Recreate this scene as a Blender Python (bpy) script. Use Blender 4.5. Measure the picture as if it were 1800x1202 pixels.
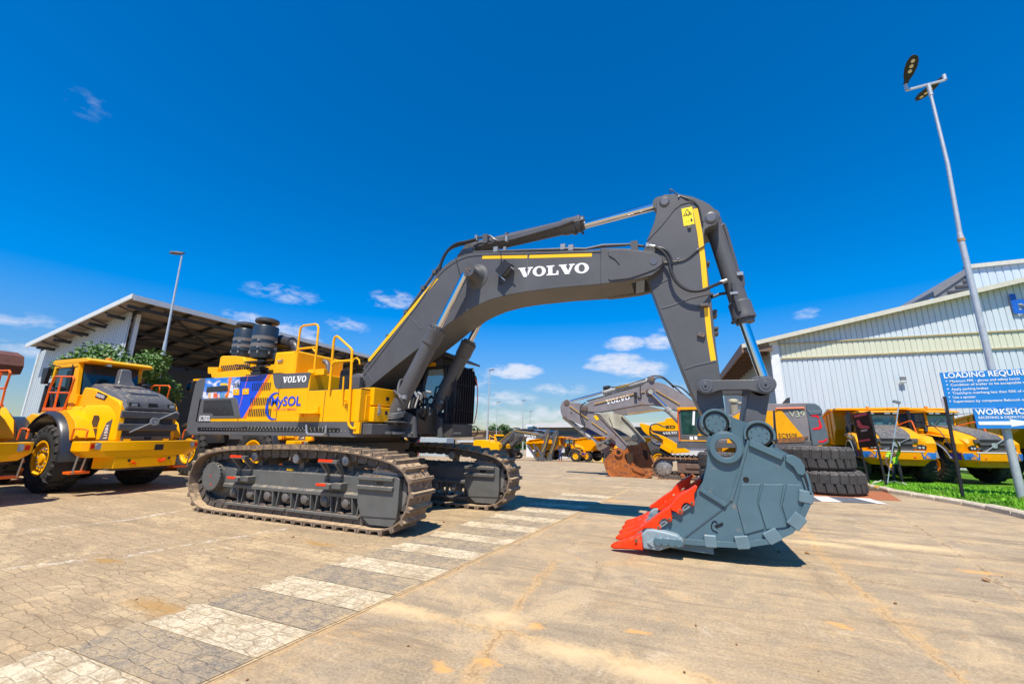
import bpy, bmesh, math, random
from mathutils import Vector, Matrix
random.seed(7)
for o in list(bpy.data.objects): bpy.data.objects.remove(o)
S = bpy.context.scene
col = S.collection
R = math.radians
# ---------------------------------------------------------------- camera
FPX, PITCH, ROLL, YAW, CH = 708.0, 12.6, .0125, 22.0, 1.8      # focal length in 1/1800 frame widths, degrees, radians, degrees, metres
p_, y_ = R(PITCH), R(YAW)
FW = Vector((-math.sin(y_)*math.cos(p_), math.cos(y_)*math.cos(p_), math.sin(p_)))
RT = Vector((math.cos(y_), math.sin(y_), 0)); UP = RT.cross(FW)
RT2 = RT*math.cos(ROLL)+UP*math.sin(ROLL); UP2 = UP*math.cos(ROLL)-RT*math.sin(ROLL)
CAM = Vector((0, 0, CH))
cd = bpy.data.cameras.new('camera'); cam = bpy.data.objects.new('camera', cd); col.objects.link(cam)
cd.sensor_width = 36; cd.lens = FPX/1800*36; cd.clip_end = 5000; cd.clip_start = .05
cam.matrix_world = Matrix(((RT2.x, UP2.x, -FW.x, 0), (RT2.y, UP2.y, -FW.y, 0), (RT2.z, UP2.z, -FW.z, CH), (0, 0, 0, 1)))
S.camera = cam
# ---------------------------------------------------------------- light
SUNV = Vector((-.08, .53, -1)).normalized()                    # the way the light travels
sl = bpy.data.lights.new('sun', 'SUN'); sl.energy = 4.4; sl.angle = R(.53); sl.color = (1, .925, .80)
so = bpy.data.objects.new('sun', sl); col.objects.link(so); so.location = (0, -20, 40)
so.rotation_euler = SUNV.to_track_quat('-Z', 'Y').to_euler()
W = bpy.data.worlds.new('World'); S.world = W; W.use_nodes = True
nt = W.node_tree; N = nt.nodes; L = nt.links; N.clear()
out = N.new('ShaderNodeOutputWorld'); bg = N.new('ShaderNodeBackground'); L.new(bg.outputs[0], out.inputs[0])
sky = N.new('ShaderNodeTexSky'); sky.sky_type = 'NISHITA'; sky.sun_disc = False
sky.sun_elevation = math.asin(-SUNV.z); sky.sun_rotation = math.atan2(-SUNV.x, -SUNV.y)
sky.air_density = 1.0; sky.dust_density = .25; sky.ozone_density = 4.0; sky.altitude = 1500
hs = N.new('ShaderNodeHueSaturation'); hs.inputs['Saturation'].default_value = 1.6; hs.inputs['Hue'].default_value = .502
L.new(sky.outputs[0], hs.inputs['Color'])
tc = N.new('ShaderNodeTexCoord')
el = N.new('ShaderNodeSeparateXYZ'); L.new(tc.outputs['Generated'], el.inputs[0]); mr = N.new('ShaderNodeMapRange'); mr.interpolation_type = 'SMOOTHSTEP'; L.new(el.outputs[2], mr.inputs[0])
mr.inputs[1].default_value = -.02; mr.inputs[2].default_value = .30; mr.inputs[3].default_value = .52; mr.inputs[4].default_value = 1.40
L.new(mr.outputs[0], hs.inputs['Value'])
mr2 = N.new('ShaderNodeMapRange'); mr2.interpolation_type = 'SMOOTHSTEP'; L.new(el.outputs[2], mr2.inputs[0]); mr2.inputs[1].default_value = 0; mr2.inputs[2].default_value = .55; mr2.inputs[3].default_value = 1.28; mr2.inputs[4].default_value = 1.66
L.new(mr2.outputs[0], hs.inputs['Saturation'])
def vm(op, a, b=None):
    n = N.new('ShaderNodeVectorMath'); n.operation = op
    L.new(a, n.inputs[0])
    if b is not None:
        if isinstance(b, (tuple, Vector)): n.inputs[1].default_value = b
        else: L.new(b, n.inputs[1])
    return n
def mm(op, a, b=None, clamp=False):
    n = N.new('ShaderNodeMath'); n.operation = op; n.use_clamp = clamp
    for i, v in enumerate((a, b)):
        if v is None: continue
        if isinstance(v, (int, float)): n.inputs[i].default_value = v
        else: L.new(v, n.inputs[i])
    return n.outputs[0]
def pray(x, y): return FW+RT2*((x-900)/FPX)+UP2*((601-y)/FPX)
nz = N.new('ShaderNodeTexNoise'); nz.inputs['Scale'].default_value = 24; nz.inputs['Detail'].default_value = 7; nz.inputs['Roughness'].default_value = .62
mp = N.new('ShaderNodeMapping'); mp.inputs['Scale'].default_value = (1, 1, 2.4)
L.new(tc.outputs['Generated'], mp.inputs[0]); L.new(mp.outputs[0], nz.inputs['Vector'])
cl = None
# small fair-weather clouds: direction, half width, half height (in radians), density
for (x, y, w, h, d) in [(155, 185, 26, 22, .12), (498, 516, 56, 15, .34), (690, 527, 36, 16, .5), (612, 572, 36, 13, .34), (905, 652, 44, 13, .85), (835, 668, 50, 15, .3),
                        (1098, 604, 34, 12, .7), (1162, 597, 30, 17, .55), (1082, 638, 52, 16, .9), (1125, 648, 46, 15, .85), (985, 684, 44, 11, .4), (1130, 690, 80, 18, .5), (515, 592, 44, 22, .55), (430, 558, 34, 12, .45), (20, 560, 60, 16, .32), (30, 610, 80, 16, .3),
                        (1418, 552, 20, 10, .35), (950, 735, 120, 22, .45), (880, 700, 60, 14, .4)]:
    D = pray(x, y).normalized(); rt = D.cross(Vector((0, 0, 1))).normalized(); up = rt.cross(D)
    k = FPX*pray(x, y).length
    sb = vm('SUBTRACT', tc.outputs['Generated'], tuple(D)).outputs[0]
    a = mm('MULTIPLY', vm('DOT_PRODUCT', sb, tuple(rt)).outputs['Value'], k/w*.8); b = mm('MULTIPLY', vm('DOT_PRODUCT', sb, tuple(up)).outputs['Value'], k/h*.8)
    r2 = mm('ADD', mm('MULTIPLY', a, a), mm('MULTIPLY', b, b))
    g = mm('MULTIPLY', mm('SUBTRACT', 1.0, r2, True), d)
    # only on this side of the sky
    g = mm('MULTIPLY', g, mm('GREATER_THAN', vm('DOT_PRODUCT', tc.outputs['Generated'], tuple(D)).outputs['Value'], .5))
    cl = g if cl is None else mm('MAXIMUM', cl, g)
nn = mm('MULTIPLY', mm('SUBTRACT', nz.outputs['Fac'], .53), 3.0)
cm = mm('MULTIPLY', mm('ADD', mm('MULTIPLY', cl, 1.35), nn), mm('MULTIPLY', cl, 3.2, True), True)
cm = mm('MULTIPLY', cm, .80, True)
mx = N.new('ShaderNodeMix'); mx.data_type = 'RGBA'
L.new(cm, mx.inputs['Factor']); mxz = N.new('ShaderNodeVectorMath'); mxz.operation = 'MAXIMUM'; mxz.inputs[1].default_value = (0, 0, 0); L.new(hs.outputs[0], mxz.inputs[0]); L.new(mxz.outputs[0], mx.inputs[6]); mx.inputs[7].default_value = (6.0, 6.2, 6.9, 1)
L.new(mx.outputs[2], bg.inputs[0]); bg.inputs[1].default_value = .1
S.view_settings.view_transform = 'Standard'; S.view_settings.look = 'None'; S.view_settings.gamma = 1; S.view_settings.exposure = .5
S.render.engine = 'CYCLES'
# ---------------------------------------------------------------- measuring helpers: where a line of sight meets a real plane of the place
def P(x, y, Y): d = pray(x, y); return CAM+d*(Y/d.y)
def PX(x, y, X): d = pray(x, y); return CAM+d*(X/d.x)
def gz(Y):                                                      # the yard is level, then falls away gently to the back
    pts = [(-60, 0), (18, 0), (26, -.80), (34, -1.1), (46, -1.5), (56, -2.0), (90, -3.7), (200, -8), (3000, -14)]
    for (a, za), (b, zb) in zip(pts, pts[1:]):
        if Y <= b: return za+(zb-za)*max(0, (Y-a))/(b-a)
    return -8
def gl(Y): return 0 if Y < 18 else max(-.061*(Y-18), -.75)        # the lawn falls less
def G(x, y, dz=0, g=None):
    d = pray(x, y); z = dz
    for i in range(80):
        q = CAM+d*((z-CH)/d.z); z = .6*z+.4*((g or gz)(q.y)+dz)
    return q
def poly(pts, Y): return [(P(x, y, Y).x, P(x, y, Y).z) for x, y in pts]
def zm(pts, ox, oy, s): return [(ox+x/s, oy+y/s) for x, y in pts]   # enlarged-crop coordinates back to frame coordinates
# ---------------------------------------------------------------- mesh building
OFF = Vector((0, 0, 0))
EACH = {a+'s' if not c else c: (a, k) for a, k, c in [(x, 1, '') for x in 'eave_purlin steel_column roof_beam cross_brace eave_bracket louvre spigot rib_plate band_clip grey_band front_step guard_rib hose_fitting knee_hose boom_top_pipe pipe_clip pipe_bracket arm_pin arm_bracket rear_bracket arm_hose pipe_clamp heel_wear_bar wear_button cover_bolt shroud_pin rod_eye hood_lamp_pod tow_hook step_hanger side_vent tow_cap grille_bar roof_lamp hose white_sticker red_chevron spring_leg boot eye clamp lift_arm track_roller'.split()]
        +[('column_base', 1, 'column_bases'), ('bottom_roller', 2, 'bottom_rollers'), ('tool_box', 1, 'tool_boxes'), ('hose', 1, 'hose_bundle'), ('link_pin', 2, 'link_pins'), ('roof_pipe', 1, 'roof_pipework'), ('grille_foot', 1, 'grille_feet'), ('pale_foot', 1, 'pale_feet'), ('pin_boss', 1, 'pin_bosses'), ('led_lens', 1, 'led_lenses'), ('grille_louvre', 1, 'grille_louvres'), ('upper_frame_plate', 1, 'upper_frame'), ('hub_bolt', 1, 'hub_bolts'), ('step_bolt', 1, 'step_bolts'), ('grip_strip', 1, 'red_grip_strip'), ('foot_bracket', 1, 'boom_foot_bracket'), ('boom_pin_boss', 1, 'cylinder_boss')]}
class MB:
    def __init__(s): s.v = []; s.f = []; s.M = None; s.mk = []
    def add(s, vs, fs):
        n = len(s.v); s.mk.append((n, len(s.f)))
        for a in vs:
            a = Vector(a)
            if s.M: a = s.M @ a
            s.v.append(a)
        s.f += [tuple(n+i for i in f) for f in fs]; return s
    def box(s, x0, x1, y0, y1, z0, z1):
        return s.add([(x, y, z) for x in (x0, x1) for y in (y0, y1) for z in (z0, z1)], [(0, 1, 3, 2), (4, 6, 7, 5), (0, 4, 5, 1), (2, 3, 7, 6), (0, 2, 6, 4), (1, 5, 7, 3)])
    def bar(s, p0, p1, w, h=None, up=(0, 0, 1)):
        h = h or w; p0 = Vector(p0); p1 = Vector(p1); d = (p1-p0).normalized(); a = d.cross(Vector(up))
        if a.length < .01: a = d.cross(Vector((1, 0, 0)))
        a.normalize(); b = a.cross(d)
        return s.add([p+a*i*w/2+b*j*h/2 for p in (p0, p1) for i, j in ((-1, -1), (1, -1), (1, 1), (-1, 1))], [(0, 1, 2, 3), (7, 6, 5, 4), (0, 4, 5, 1), (1, 5, 6, 2), (2, 6, 7, 3), (3, 7, 4, 0)])
    def prism(s, pts, a, b, ax='Y'):
        n = len(pts)
        ar = sum(pts[i][0]*pts[(i+1) % n][1]-pts[(i+1) % n][0]*pts[i][1] for i in range(n))
        if ar < 0: pts = pts[::-1]
        m = {'Y': lambda u, w, t: (u, t, w), 'X': lambda u, w, t: (t, u, w), 'Z': lambda u, w, t: (u, w, t)}[ax]
        s.add([m(u, w, a) for u, w in pts]+[m(u, w, b) for u, w in pts], [tuple(range(n)), tuple(range(2*n-1, n-1, -1))]+[(i, i+n, (i+1) % n+n, (i+1) % n) for i in range(n)])
        return s
    def loft(s, rings, closed=True, cap=True):
        n = len(rings[0]); vs = [p for r in rings for p in r]; fs = []
        for k in range(len(rings)-1):
            for i in range(n if closed else n-1):
                j = (i+1) % n; fs.append((k*n+i, k*n+j, (k+1)*n+j, (k+1)*n+i))
        if cap: fs += [tuple(range(n))[::-1], tuple(range((len(rings)-1)*n, len(rings)*n))]
        return s.add(vs, fs)
    def lathe(s, p0, axis, prof, n=24, cap=True):                          # prof: (distance along axis, radius)
        p0 = Vector(p0); d = Vector(axis).normalized(); a = d.orthogonal().normalized(); b = d.cross(a)
        return s.loft([[p0+d*t+(a*math.cos(2*math.pi*i/n)+b*math.sin(2*math.pi*i/n))*max(r, .0005) for i in range(n)] for t, r in prof], cap=cap)
    def cyl(s, p0, p1, r, r2=None, n=20):
        p0 = Vector(p0); p1 = Vector(p1); return s.lathe(p0, p1-p0, [(0, r), ((p1-p0).length, r if r2 is None else r2)], n)
    def tube(s, pts, r, n=8, smooth=0):
        pts = [Vector(q) for q in pts]
        if smooth: pts = cat(pts, smooth)
        rings = []; t0 = None
        for i, q in enumerate(pts):
            t = (pts[min(i+1, len(pts)-1)]-pts[max(i-1, 0)]).normalized()
            if t0 is None: a = t.orthogonal().normalized()
            else: a = (a-t*a.dot(t)).normalized()
            t0 = t; b = t.cross(a)
            rings.append([q+(a*math.cos(2*math.pi*k/n)+b*math.sin(2*math.pi*k/n))*r for k in range(n)])
        return s.loft(rings)
    def ring(s, c, axis, ro, ri, w, n=32, a0=0, a1=2*math.pi):   # flat ring or arc of thickness w along the axis
        c = Vector(c); d = Vector(axis).normalized()
        a = Vector((1, 0, 0)) if abs(d.x) < .9 else Vector((0, 1, 0)); b = d.cross(a)
        full = abs(a1-a0-2*math.pi) < 1e-4; rs = []
        for i in range(n if full else n+1):
            t = a0+(a1-a0)*i/n; e = a*math.cos(t)+b*math.sin(t)
            rs.append([c+e*ro, c+e*ri, c+e*ri+d*w, c+e*ro+d*w])
        if full: rs.append(rs[0])
        return s.loft(rs, cap=not full)
    def build(s, name, mat, parent=None, bevel=0, ang=35, seg=1):
        if name in EACH:
            nm, k = EACH[name]; mk = s.mk+[(len(s.v), len(s.f))]; first = None
            for i in range(0, len(s.mk), k):
                (v0, f0), (v1, f1) = mk[i], mk[min(i+k, len(s.mk))]; q = MB(); q.v = s.v[v0:v1]; q.f = [tuple(j-v0 for j in f) for f in s.f[f0:f1]]; o = q.build(nm, mat, parent, bevel, ang, seg); first = first or o
            return first
        me = bpy.data.meshes.new(name)
        me.from_pydata([v-OFF for v in s.v], [], s.f)
        bm = bmesh.new(); bm.from_mesh(me); bmesh.ops.remove_doubles(bm, verts=bm.verts, dist=.00002)
        bmesh.ops.recalc_face_normals(bm, faces=bm.faces); bm.to_mesh(me); bm.free()
        me.polygons.foreach_set('use_smooth', [True]*len(me.polygons)); me.set_sharp_from_angle(angle=R(ang))
        me.materials.append(mat)
        o = bpy.data.objects.new(name, me); col.objects.link(o)
        if parent: o.parent = parent
        if bevel:
            b = o.modifiers.new('bevel', 'BEVEL'); b.width = bevel; b.segments = seg; b.limit_method = 'ANGLE'; b.angle_limit = R(40); b.harden_normals = True
        return o
def cat(pts, k):
    o = []
    for i in range(len(pts)-1):
        a = pts[max(i-1, 0)]; b = pts[i]; c = pts[i+1]; d = pts[min(i+2, len(pts)-1)]
        for j in range(k):
            t = j/k; o.append(.5*((2*b)+(c-a)*t+(2*a-5*b+4*c-d)*t*t+(3*b-a-3*c+d)*t*t*t))
    return o+[pts[-1]]
def thing(name, label, cat_, loc=(0, 0, 0), rz=0, group=None):
    o = bpy.data.objects.new(name, None); col.objects.link(o); o.empty_display_size = .3
    o.location = loc; o.rotation_euler = (0, 0, rz); o['label'] = label; o['category'] = cat_
    if group: o['group'] = group
    return o
def tag(o, label, cat_, group=None):
    o['label'] = label; o['category'] = cat_
    if group: o['group'] = group
    return o
def kind(o, k): o['kind'] = k; return o
def dup(o, parent=None):
    c = o.copy(); col.objects.link(c)
    if parent: c.parent = parent
    for ch in list(o.children): dup(ch, c)
    return c
# ---------------------------------------------------------------- materials
def lin(c): return tuple(((v/255+.055)/1.055)**2.4 if v > 10 else v/255/12.92 for v in c)
MATS = {}
def mat(name, rgb, rough=.5, metal=0, var=.1, scale=3, dust=0, dustc=(.42, .33, .22), bump=0, bscale=40, coat=0, spec=.5, rustc=None, rust=0, emit=None):
    if name in MATS: return MATS[name]
    m = bpy.data.materials.new(name); MATS[name] = m; m.use_nodes = True; t = m.node_tree; n = t.nodes; l = t.links
    b = n['Principled BSDF']; b.inputs['Roughness'].default_value = rough; b.inputs['Metallic'].default_value = metal
    b.inputs['Coat Weight'].default_value = coat; b.inputs['Coat Roughness'].default_value = .08; b.inputs['Specular IOR Level'].default_value = spec
    tcn = n.new('ShaderNodeTexCoord'); nz = n.new('ShaderNodeTexNoise'); nz.inputs['Scale'].default_value = scale; nz.inputs['Detail'].default_value = 6; nz.inputs['Roughness'].default_value = .65
    l.new(tcn.outputs['Object'], nz.inputs['Vector'])
    def mixn(f, a, c):
        x = n.new('ShaderNodeMix'); x.data_type = 'RGBA'
        if isinstance(f, float): x.inputs[0].default_value = f
        else: l.new(f, x.inputs[0])
        for i, v in ((6, a), (7, c)):
            if isinstance(v, tuple): x.inputs[i].default_value = (*v[:3], 1)
            else: l.new(v, x.inputs[i])
        return x.outputs[2]
    def ramp(f, a, c):
        r = n.new('ShaderNodeMapRange'); l.new(f, r.inputs[0]); r.inputs[1].default_value = a; r.inputs[2].default_value = c; return r.outputs[0]
    lo = tuple(v*(1-var) for v in rgb); hi = tuple(min(v*(1+var), 1) for v in rgb)
    c = mixn(ramp(nz.outputs['Fac'], .3, .7), lo, hi)
    if rust:
        n2 = n.new('ShaderNodeTexNoise'); n2.inputs['Scale'].default_value = scale*2.3; n2.inputs['Detail'].default_value = 8; n2.inputs['Roughness'].default_value = .7; l.new(tcn.outputs['Object'], n2.inputs['Vector'])
        c = mixn(ramp(n2.outputs['Fac'], .62-rust*.3, .7-rust*.2), c, rustc or (.25, .09, .025))
    if dust:
        g = n.new('ShaderNodeNewGeometry'); sx = n.new('ShaderNodeSeparateXYZ'); l.new(g.outputs['Normal'], sx.inputs[0])
        n3 = n.new('ShaderNodeTexNoise'); n3.inputs['Scale'].default_value = 9; n3.inputs['Detail'].default_value = 8; n3.inputs['Roughness'].default_value = .75; l.new(tcn.outputs['Object'], n3.inputs['Vector'])
        a = n.new('ShaderNodeMath'); a.operation = 'MULTIPLY_ADD'; l.new(sx.outputs[2], a.inputs[0]); a.inputs[1].default_value = .28; l.new(n3.outputs['Fac'], a.inputs[2])
        f = ramp(a.outputs[0], .82-dust*.4, 1.0-dust*.35)
        c = mixn(f, c, dustc)
        q = n.new('ShaderNodeMath'); q.operation = 'MAXIMUM'; l.new(f, q.inputs[0]); q.inputs[1].default_value = rough; l.new(q.outputs[0], b.inputs['Roughness'])
    l.new(c, b.inputs['Base Color'])
    if bump:
        n4 = n.new('ShaderNodeTexNoise'); n4.inputs['Scale'].default_value = bscale; n4.inputs['Detail'].default_value = 5; l.new(tcn.outputs['Object'], n4.inputs['Vector'])
        bp = n.new('ShaderNodeBump'); bp.inputs['Strength'].default_value = bump; bp.inputs['Distance'].default_value = .02; l.new(n4.outputs['Fac'], bp.inputs['Height']); l.new(bp.outputs[0], b.inputs['Normal'])
    if emit: b.inputs['Emission Color'].default_value = (*emit, 1); b.inputs['Emission Strength'].default_value = 1
    return m
YEL = mat('machine_yellow_paint', (.95, .445, .0), .42, var=.06, dust=.06, spec=.22)
YELD = mat('dusty_yellow_paint', (.86, .38, .004), .5, var=.1, dust=.3, spec=.22)
GRY = mat('dark_grey_paint', (.100, .101, .106), .45, var=.12, scale=1.3, coat=.05, dust=.2, spec=.35)
GRYD = mat('dusty_grey_steel', (.108, .110, .104), .5, var=.15, dust=.42, dustc=(.3, .24, .17), bump=.15)
BLK = mat('black_plastic', (.018, .018, .02), .45, var=.2)
BLG = mat('gloss_black', (.012, .014, .018), .15, var=.1)
RUB = mat('tyre_rubber', (.032, .031, .03), .75, var=.3, dust=.3, dustc=(.16, .13, .1), bump=.25, bscale=25)
HOS = mat('hose_rubber', (.025, .025, .027), .45)
CHR = mat('chrome_rod', (.75, .76, .78), .08, 1, var=.03)
STL = mat('bright_steel', (.40, .41, .41), .42, .6, var=.2)
PAD = mat('muddy_track_steel', (.20, .145, .10), .7, var=.25, scale=5, dust=.62, dustc=(.52, .37, .215), bump=.5, bscale=18)
LNK = mat('track_link_steel', (.10, .085, .075), .6, .1, var=.3, dust=.45, dustc=(.28, .2, .14), bump=.3)
BUC = mat('bucket_blue_grey_paint', (.078, .146, .182), .45, var=.14, dust=.2, dustc=(.3, .24, .17), scale=1.6, bump=.08, bscale=9, rust=.05, rustc=(.20, .19, .17))
RED = mat('tooth_red_paint', (.93, .045, .003), .45, var=.12, rust=.12, rustc=(.55, .10, .05), spec=.3, dust=.05)
ORG = mat('orange_rail_paint', (.9, .15, .01), .4, var=.06)
WHT = mat('white_decal', (.86, .86, .86), .45, var=.03)
STR = mat('yellow_decal', (.98, .56, .0), .4, var=.03)
BLU = mat('blue_decal', (.008, .07, .62), .35, var=.03)
NAV = mat('navy_decal', (.01, .02, .16), .35, var=.1)
LBL = mat('text_blue', (.01, .06, .5), .4)
ODC = mat('orange_decal', (.95, .2, .01), .4)
GLS = mat('cab_glass', (.02, .05, .06), .04, var=.3, scale=1.5, spec=.9)
TGL = mat('teal_cab_glass', (.02, .22, .30), .05, var=.4, scale=2.5, spec=.6); TGL.node_tree.nodes['Principled BSDF'].inputs['Alpha'].default_value = .5
MIR = mat('mirror_glass', (.5, .55, .55), .05, 1)
RST = mat('rusty_steel', (.42, .115, .015), .75, var=.4, scale=2.2, rust=.45, rustc=(.16, .06, .03), dust=.1, bump=.5, bscale=14)
RSD = mat('rusty_track_steel', (.16, .085, .05), .8, var=.4, scale=3, rust=.6, rustc=(.32, .12, .03), dust=.3, bump=.5)
WGR = mat('weathered_grey_paint', (.22, .20, .21), .6, var=.16, scale=1.6, dust=.25, rust=.12, rustc=(.3, .16, .1))
CRM = mat('faded_cream_paint', (.62, .56, .36), .6, var=.14, scale=2, rust=.1, dust=.2)
GAL = mat('galvanised_steel', (.55, .57, .58), .42, .35, var=.1, scale=5)
LED = mat('led_lens', (.75, .62, .38), .3)
RLN = mat('red_lens', (.6, .02, .01), .2)
OLN = mat('amber_lens', (.95, .25, .01), .2)
LLN = mat('lamp_lens', (.45, .5, .52), .1, .3)
MUD = mat('dry_mud', (.33, .19, .09), .9, var=.35, scale=20, bump=1, bscale=40)
# ---------------------------------------------------------------- writing
def frame(o, xd, ud): xd = Vector(xd); ud = Vector(ud); nd = xd.cross(ud).normalized(); return Matrix(((xd.x, ud.x, nd.x, o[0]), (xd.y, ud.y, nd.y, o[1]), (xd.z, ud.z, nd.z, o[2]), (0, 0, 0, 1)))
def text(body, o, xd, ud, m, parent, width=None, height=1.0, name='lettering', bold=.0, shear=0, thick=.004, space=1.0):
    cu = bpy.data.curves.new(name, 'FONT'); cu.body = body; cu.offset = bold; cu.shear = shear; cu.extrude = 0; cu.space_character = space; cu.resolution_u = 3
    t = bpy.data.objects.new(name, cu); col.objects.link(t)
    me0 = bpy.data.meshes.new_from_object(t.evaluated_get(bpy.context.evaluated_depsgraph_get())); bpy.data.objects.remove(t)
    vs = [v.co.copy() for v in me0.vertices]; fs = [tuple(p.vertices) for p in me0.polygons]; bpy.data.meshes.remove(me0)
    xs = [v.x for v in vs]; wd = max(xs)-min(xs); x0 = min(xs); cap = .72
    sy = height/cap; sx = sy if width is None else width/wd
    M4 = frame(o, Vector(xd).normalized(), Vector(ud).normalized())
    b = MB(); b.M = M4; b.add([((v.x-x0)*sx, v.y*sy, thick) for v in vs], fs)
    return b.build(name, m, parent)
def keyhole(outer, inner): return outer+[outer[0]]+[inner[0]]+inner[::-1]
def slab_word(word, o, xd, ud, h, m, parent, width, name='lettering', thick=.004):    # heavy slab-serif capitals V, O, L
    shp = {'V': ([[(0, 1), (.66, 1), (.66, .86), (.55, .86), (.76, .34), (.95, .86), (.84, .86), (.84, 1), (1.3, 1), (1.3, .86), (1.18, .86), (.82, 0), (.5, 0), (.12, .86), (0, .86)]], 1.24),
           'L': ([[(0, 0), (1.0, 0), (1.0, .44), (.87, .44), (.8, .15), (.5, .15), (.5, .86), (.66, .86), (.66, 1), (0, 1), (0, .86), (.14, .86), (.14, .14), (0, .14)]], 1.0), 'O': (None, 1.16)}
    b = MB(); x = 0; M4 = frame(o, Vector(xd).normalized(), Vector(ud).normalized())
    tot = sum(shp[c][1] for c in word)+.04*(len(word)-1); sx = width/tot
    b.M = M4
    for c in word:
        s, w = shp[c]
        if c == 'O':
            k = 28; vs = []
            for i in range(k):
                a = 2*math.pi*i/k; vs += [((x+.57+.57*math.cos(a))*sx, (.5+.53*math.sin(a))*h, thick), ((x+.57+.25*math.cos(a))*sx, (.5+.37*math.sin(a))*h, thick)]
            b.add(vs, [(2*i, 2*((i+1) % k), 2*((i+1) % k)+1, 2*i+1) for i in range(k)])
        else:
            for q in s: b.add([((x+u)*sx, v*h, thick) for u, v in q], [tuple(range(len(q)))])
        x += w+.04
    return b.build(name, m, parent)
# ================================================================ ground
HELP = {}
def gmat(name, build):
    m = bpy.data.materials.new(name); m.use_nodes = True; t = m.node_tree; n = t.nodes; l = t.links; b = n['Principled BSDF']; b.inputs['Roughness'].default_value = .85; b.inputs['Specular IOR Level'].default_value = .25
    geo = n.new('ShaderNodeNewGeometry')
    def mapp(sc, rot=0):
        q = n.new('ShaderNodeMapping'); q.inputs['Scale'].default_value = sc; q.inputs['Rotation'].default_value = (0, 0, rot); l.new(geo.outputs['Position'], q.inputs[0]); return q.outputs[0]
    def noise(sc, det=8, rough=.65, vec=None, dist=0):
        q = n.new('ShaderNodeTexNoise'); q.inputs['Scale'].default_value = sc; q.inputs['Detail'].default_value = det; q.inputs['Roughness'].default_value = rough; q.inputs['Distortion'].default_value = dist
        l.new(vec or geo.outputs['Position'], q.inputs['Vector']); return q.outputs['Fac']
    def rmp(f, a, c, lo=0, hi=1):
        q = n.new('ShaderNodeMapRange'); l.new(f, q.inputs[0]); q.inputs[1].default_value = a; q.inputs[2].default_value = c; q.inputs[3].default_value = lo; q.inputs[4].default_value = hi; return q.outputs[0]
    def mix(f, a, c, mode='MIX'):
        q = n.new('ShaderNodeMix'); q.data_type = 'RGBA'; q.blend_type = mode
        if isinstance(f, (int, float)): q.inputs[0].default_value = f
        else: l.new(f, q.inputs[0])
        for i, v in ((6, a), (7, c)):
            if isinstance(v, tuple): q.inputs[i].default_value = (*v[:3], 1)
            else: l.new(v, q.inputs[i])
        return q.outputs[2]
    def mth(op, a, c=0.0):
        q = n.new('ShaderNodeMath'); q.operation = op
        for i, v in enumerate((a, c)):
            if isinstance(v, (int, float)): q.inputs[i].default_value = v
            else: l.new(v, q.inputs[i])
        return q.outputs[0]
    def vop(op, a, c_, out_=0):
        q = n.new('ShaderNodeVectorMath'); q.operation = op
        for i, v in enumerate((a, c_)):
            if isinstance(v, tuple): q.inputs[i].default_value = v
            elif v is not None: l.new(v, q.inputs[i])
        return q.outputs[out_]
    fl = vop('MULTIPLY', geo.outputs['Position'], (1, 1, 0)); wn = n.new('ShaderNodeTexNoise'); wn.inputs['Scale'].default_value = 3.2; wn.inputs['Detail'].default_value = 7; wn.inputs['Roughness'].default_value = .72; l.new(fl, wn.inputs['Vector'])
    wp = vop('ADD', fl, vop('MULTIPLY', vop('SUBTRACT', wn.outputs['Color'], (.5, .5, .5)), (.42, .42, 0)))
    def lines(pls):                                              # distance to the nearest of some joints, slightly wandering
        best = None
        for pl in pls:
            for (ax, ay), (cx, cy) in zip(pl, pl[1:]):
                dx, dy = cx-ax, cy-ay; L2 = dx*dx+dy*dy; rel = vop('SUBTRACT', wp, (ax, ay, 0)); t_ = n.new('ShaderNodeMath'); t_.operation = 'MULTIPLY'; t_.use_clamp = True; l.new(vop('DOT_PRODUCT', rel, (dx/L2, dy/L2, 0), 1), t_.inputs[0]); t_.inputs[1].default_value = 1
                sc_ = n.new('ShaderNodeVectorMath'); sc_.operation = 'SCALE'; sc_.inputs[0].default_value = (dx, dy, 0); l.new(t_.outputs[0], sc_.inputs['Scale']); d_ = vop('LENGTH', vop('SUBTRACT', rel, sc_.outputs[0]), None, 1); best = d_ if best is None else mth('MINIMUM', best, d_)
        return best
    def spots(c, lst, col_):                                     # soft stains with a ragged outline
        for x, y, rx, ry in lst:
            d_ = vop('LENGTH', vop('MULTIPLY', vop('SUBTRACT', wp, (x, y, 0)), (1/rx, 1/ry, 0)), None, 1); c = mix(mth('MULTIPLY', rmp(mth('ADD', d_, mth('MULTIPLY', ns_, 1.4)), 1.75, .95), .85), c, col_)
        return c
    ns_ = noise(9, 9, .82)
    HELP.update(lines=lines, spots=spots)
    c, h, hd = build(n, l, mapp, noise, rmp, mix, mth, geo)
    l.new(c, b.inputs['Base Color'])
    bp = n.new('ShaderNodeBump'); bp.inputs['Strength'].default_value = hd[0]; bp.inputs['Distance'].default_value = hd[1]; l.new(h, bp.inputs['Height']); l.new(bp.outputs[0], b.inputs['Normal'])
    return m
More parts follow.
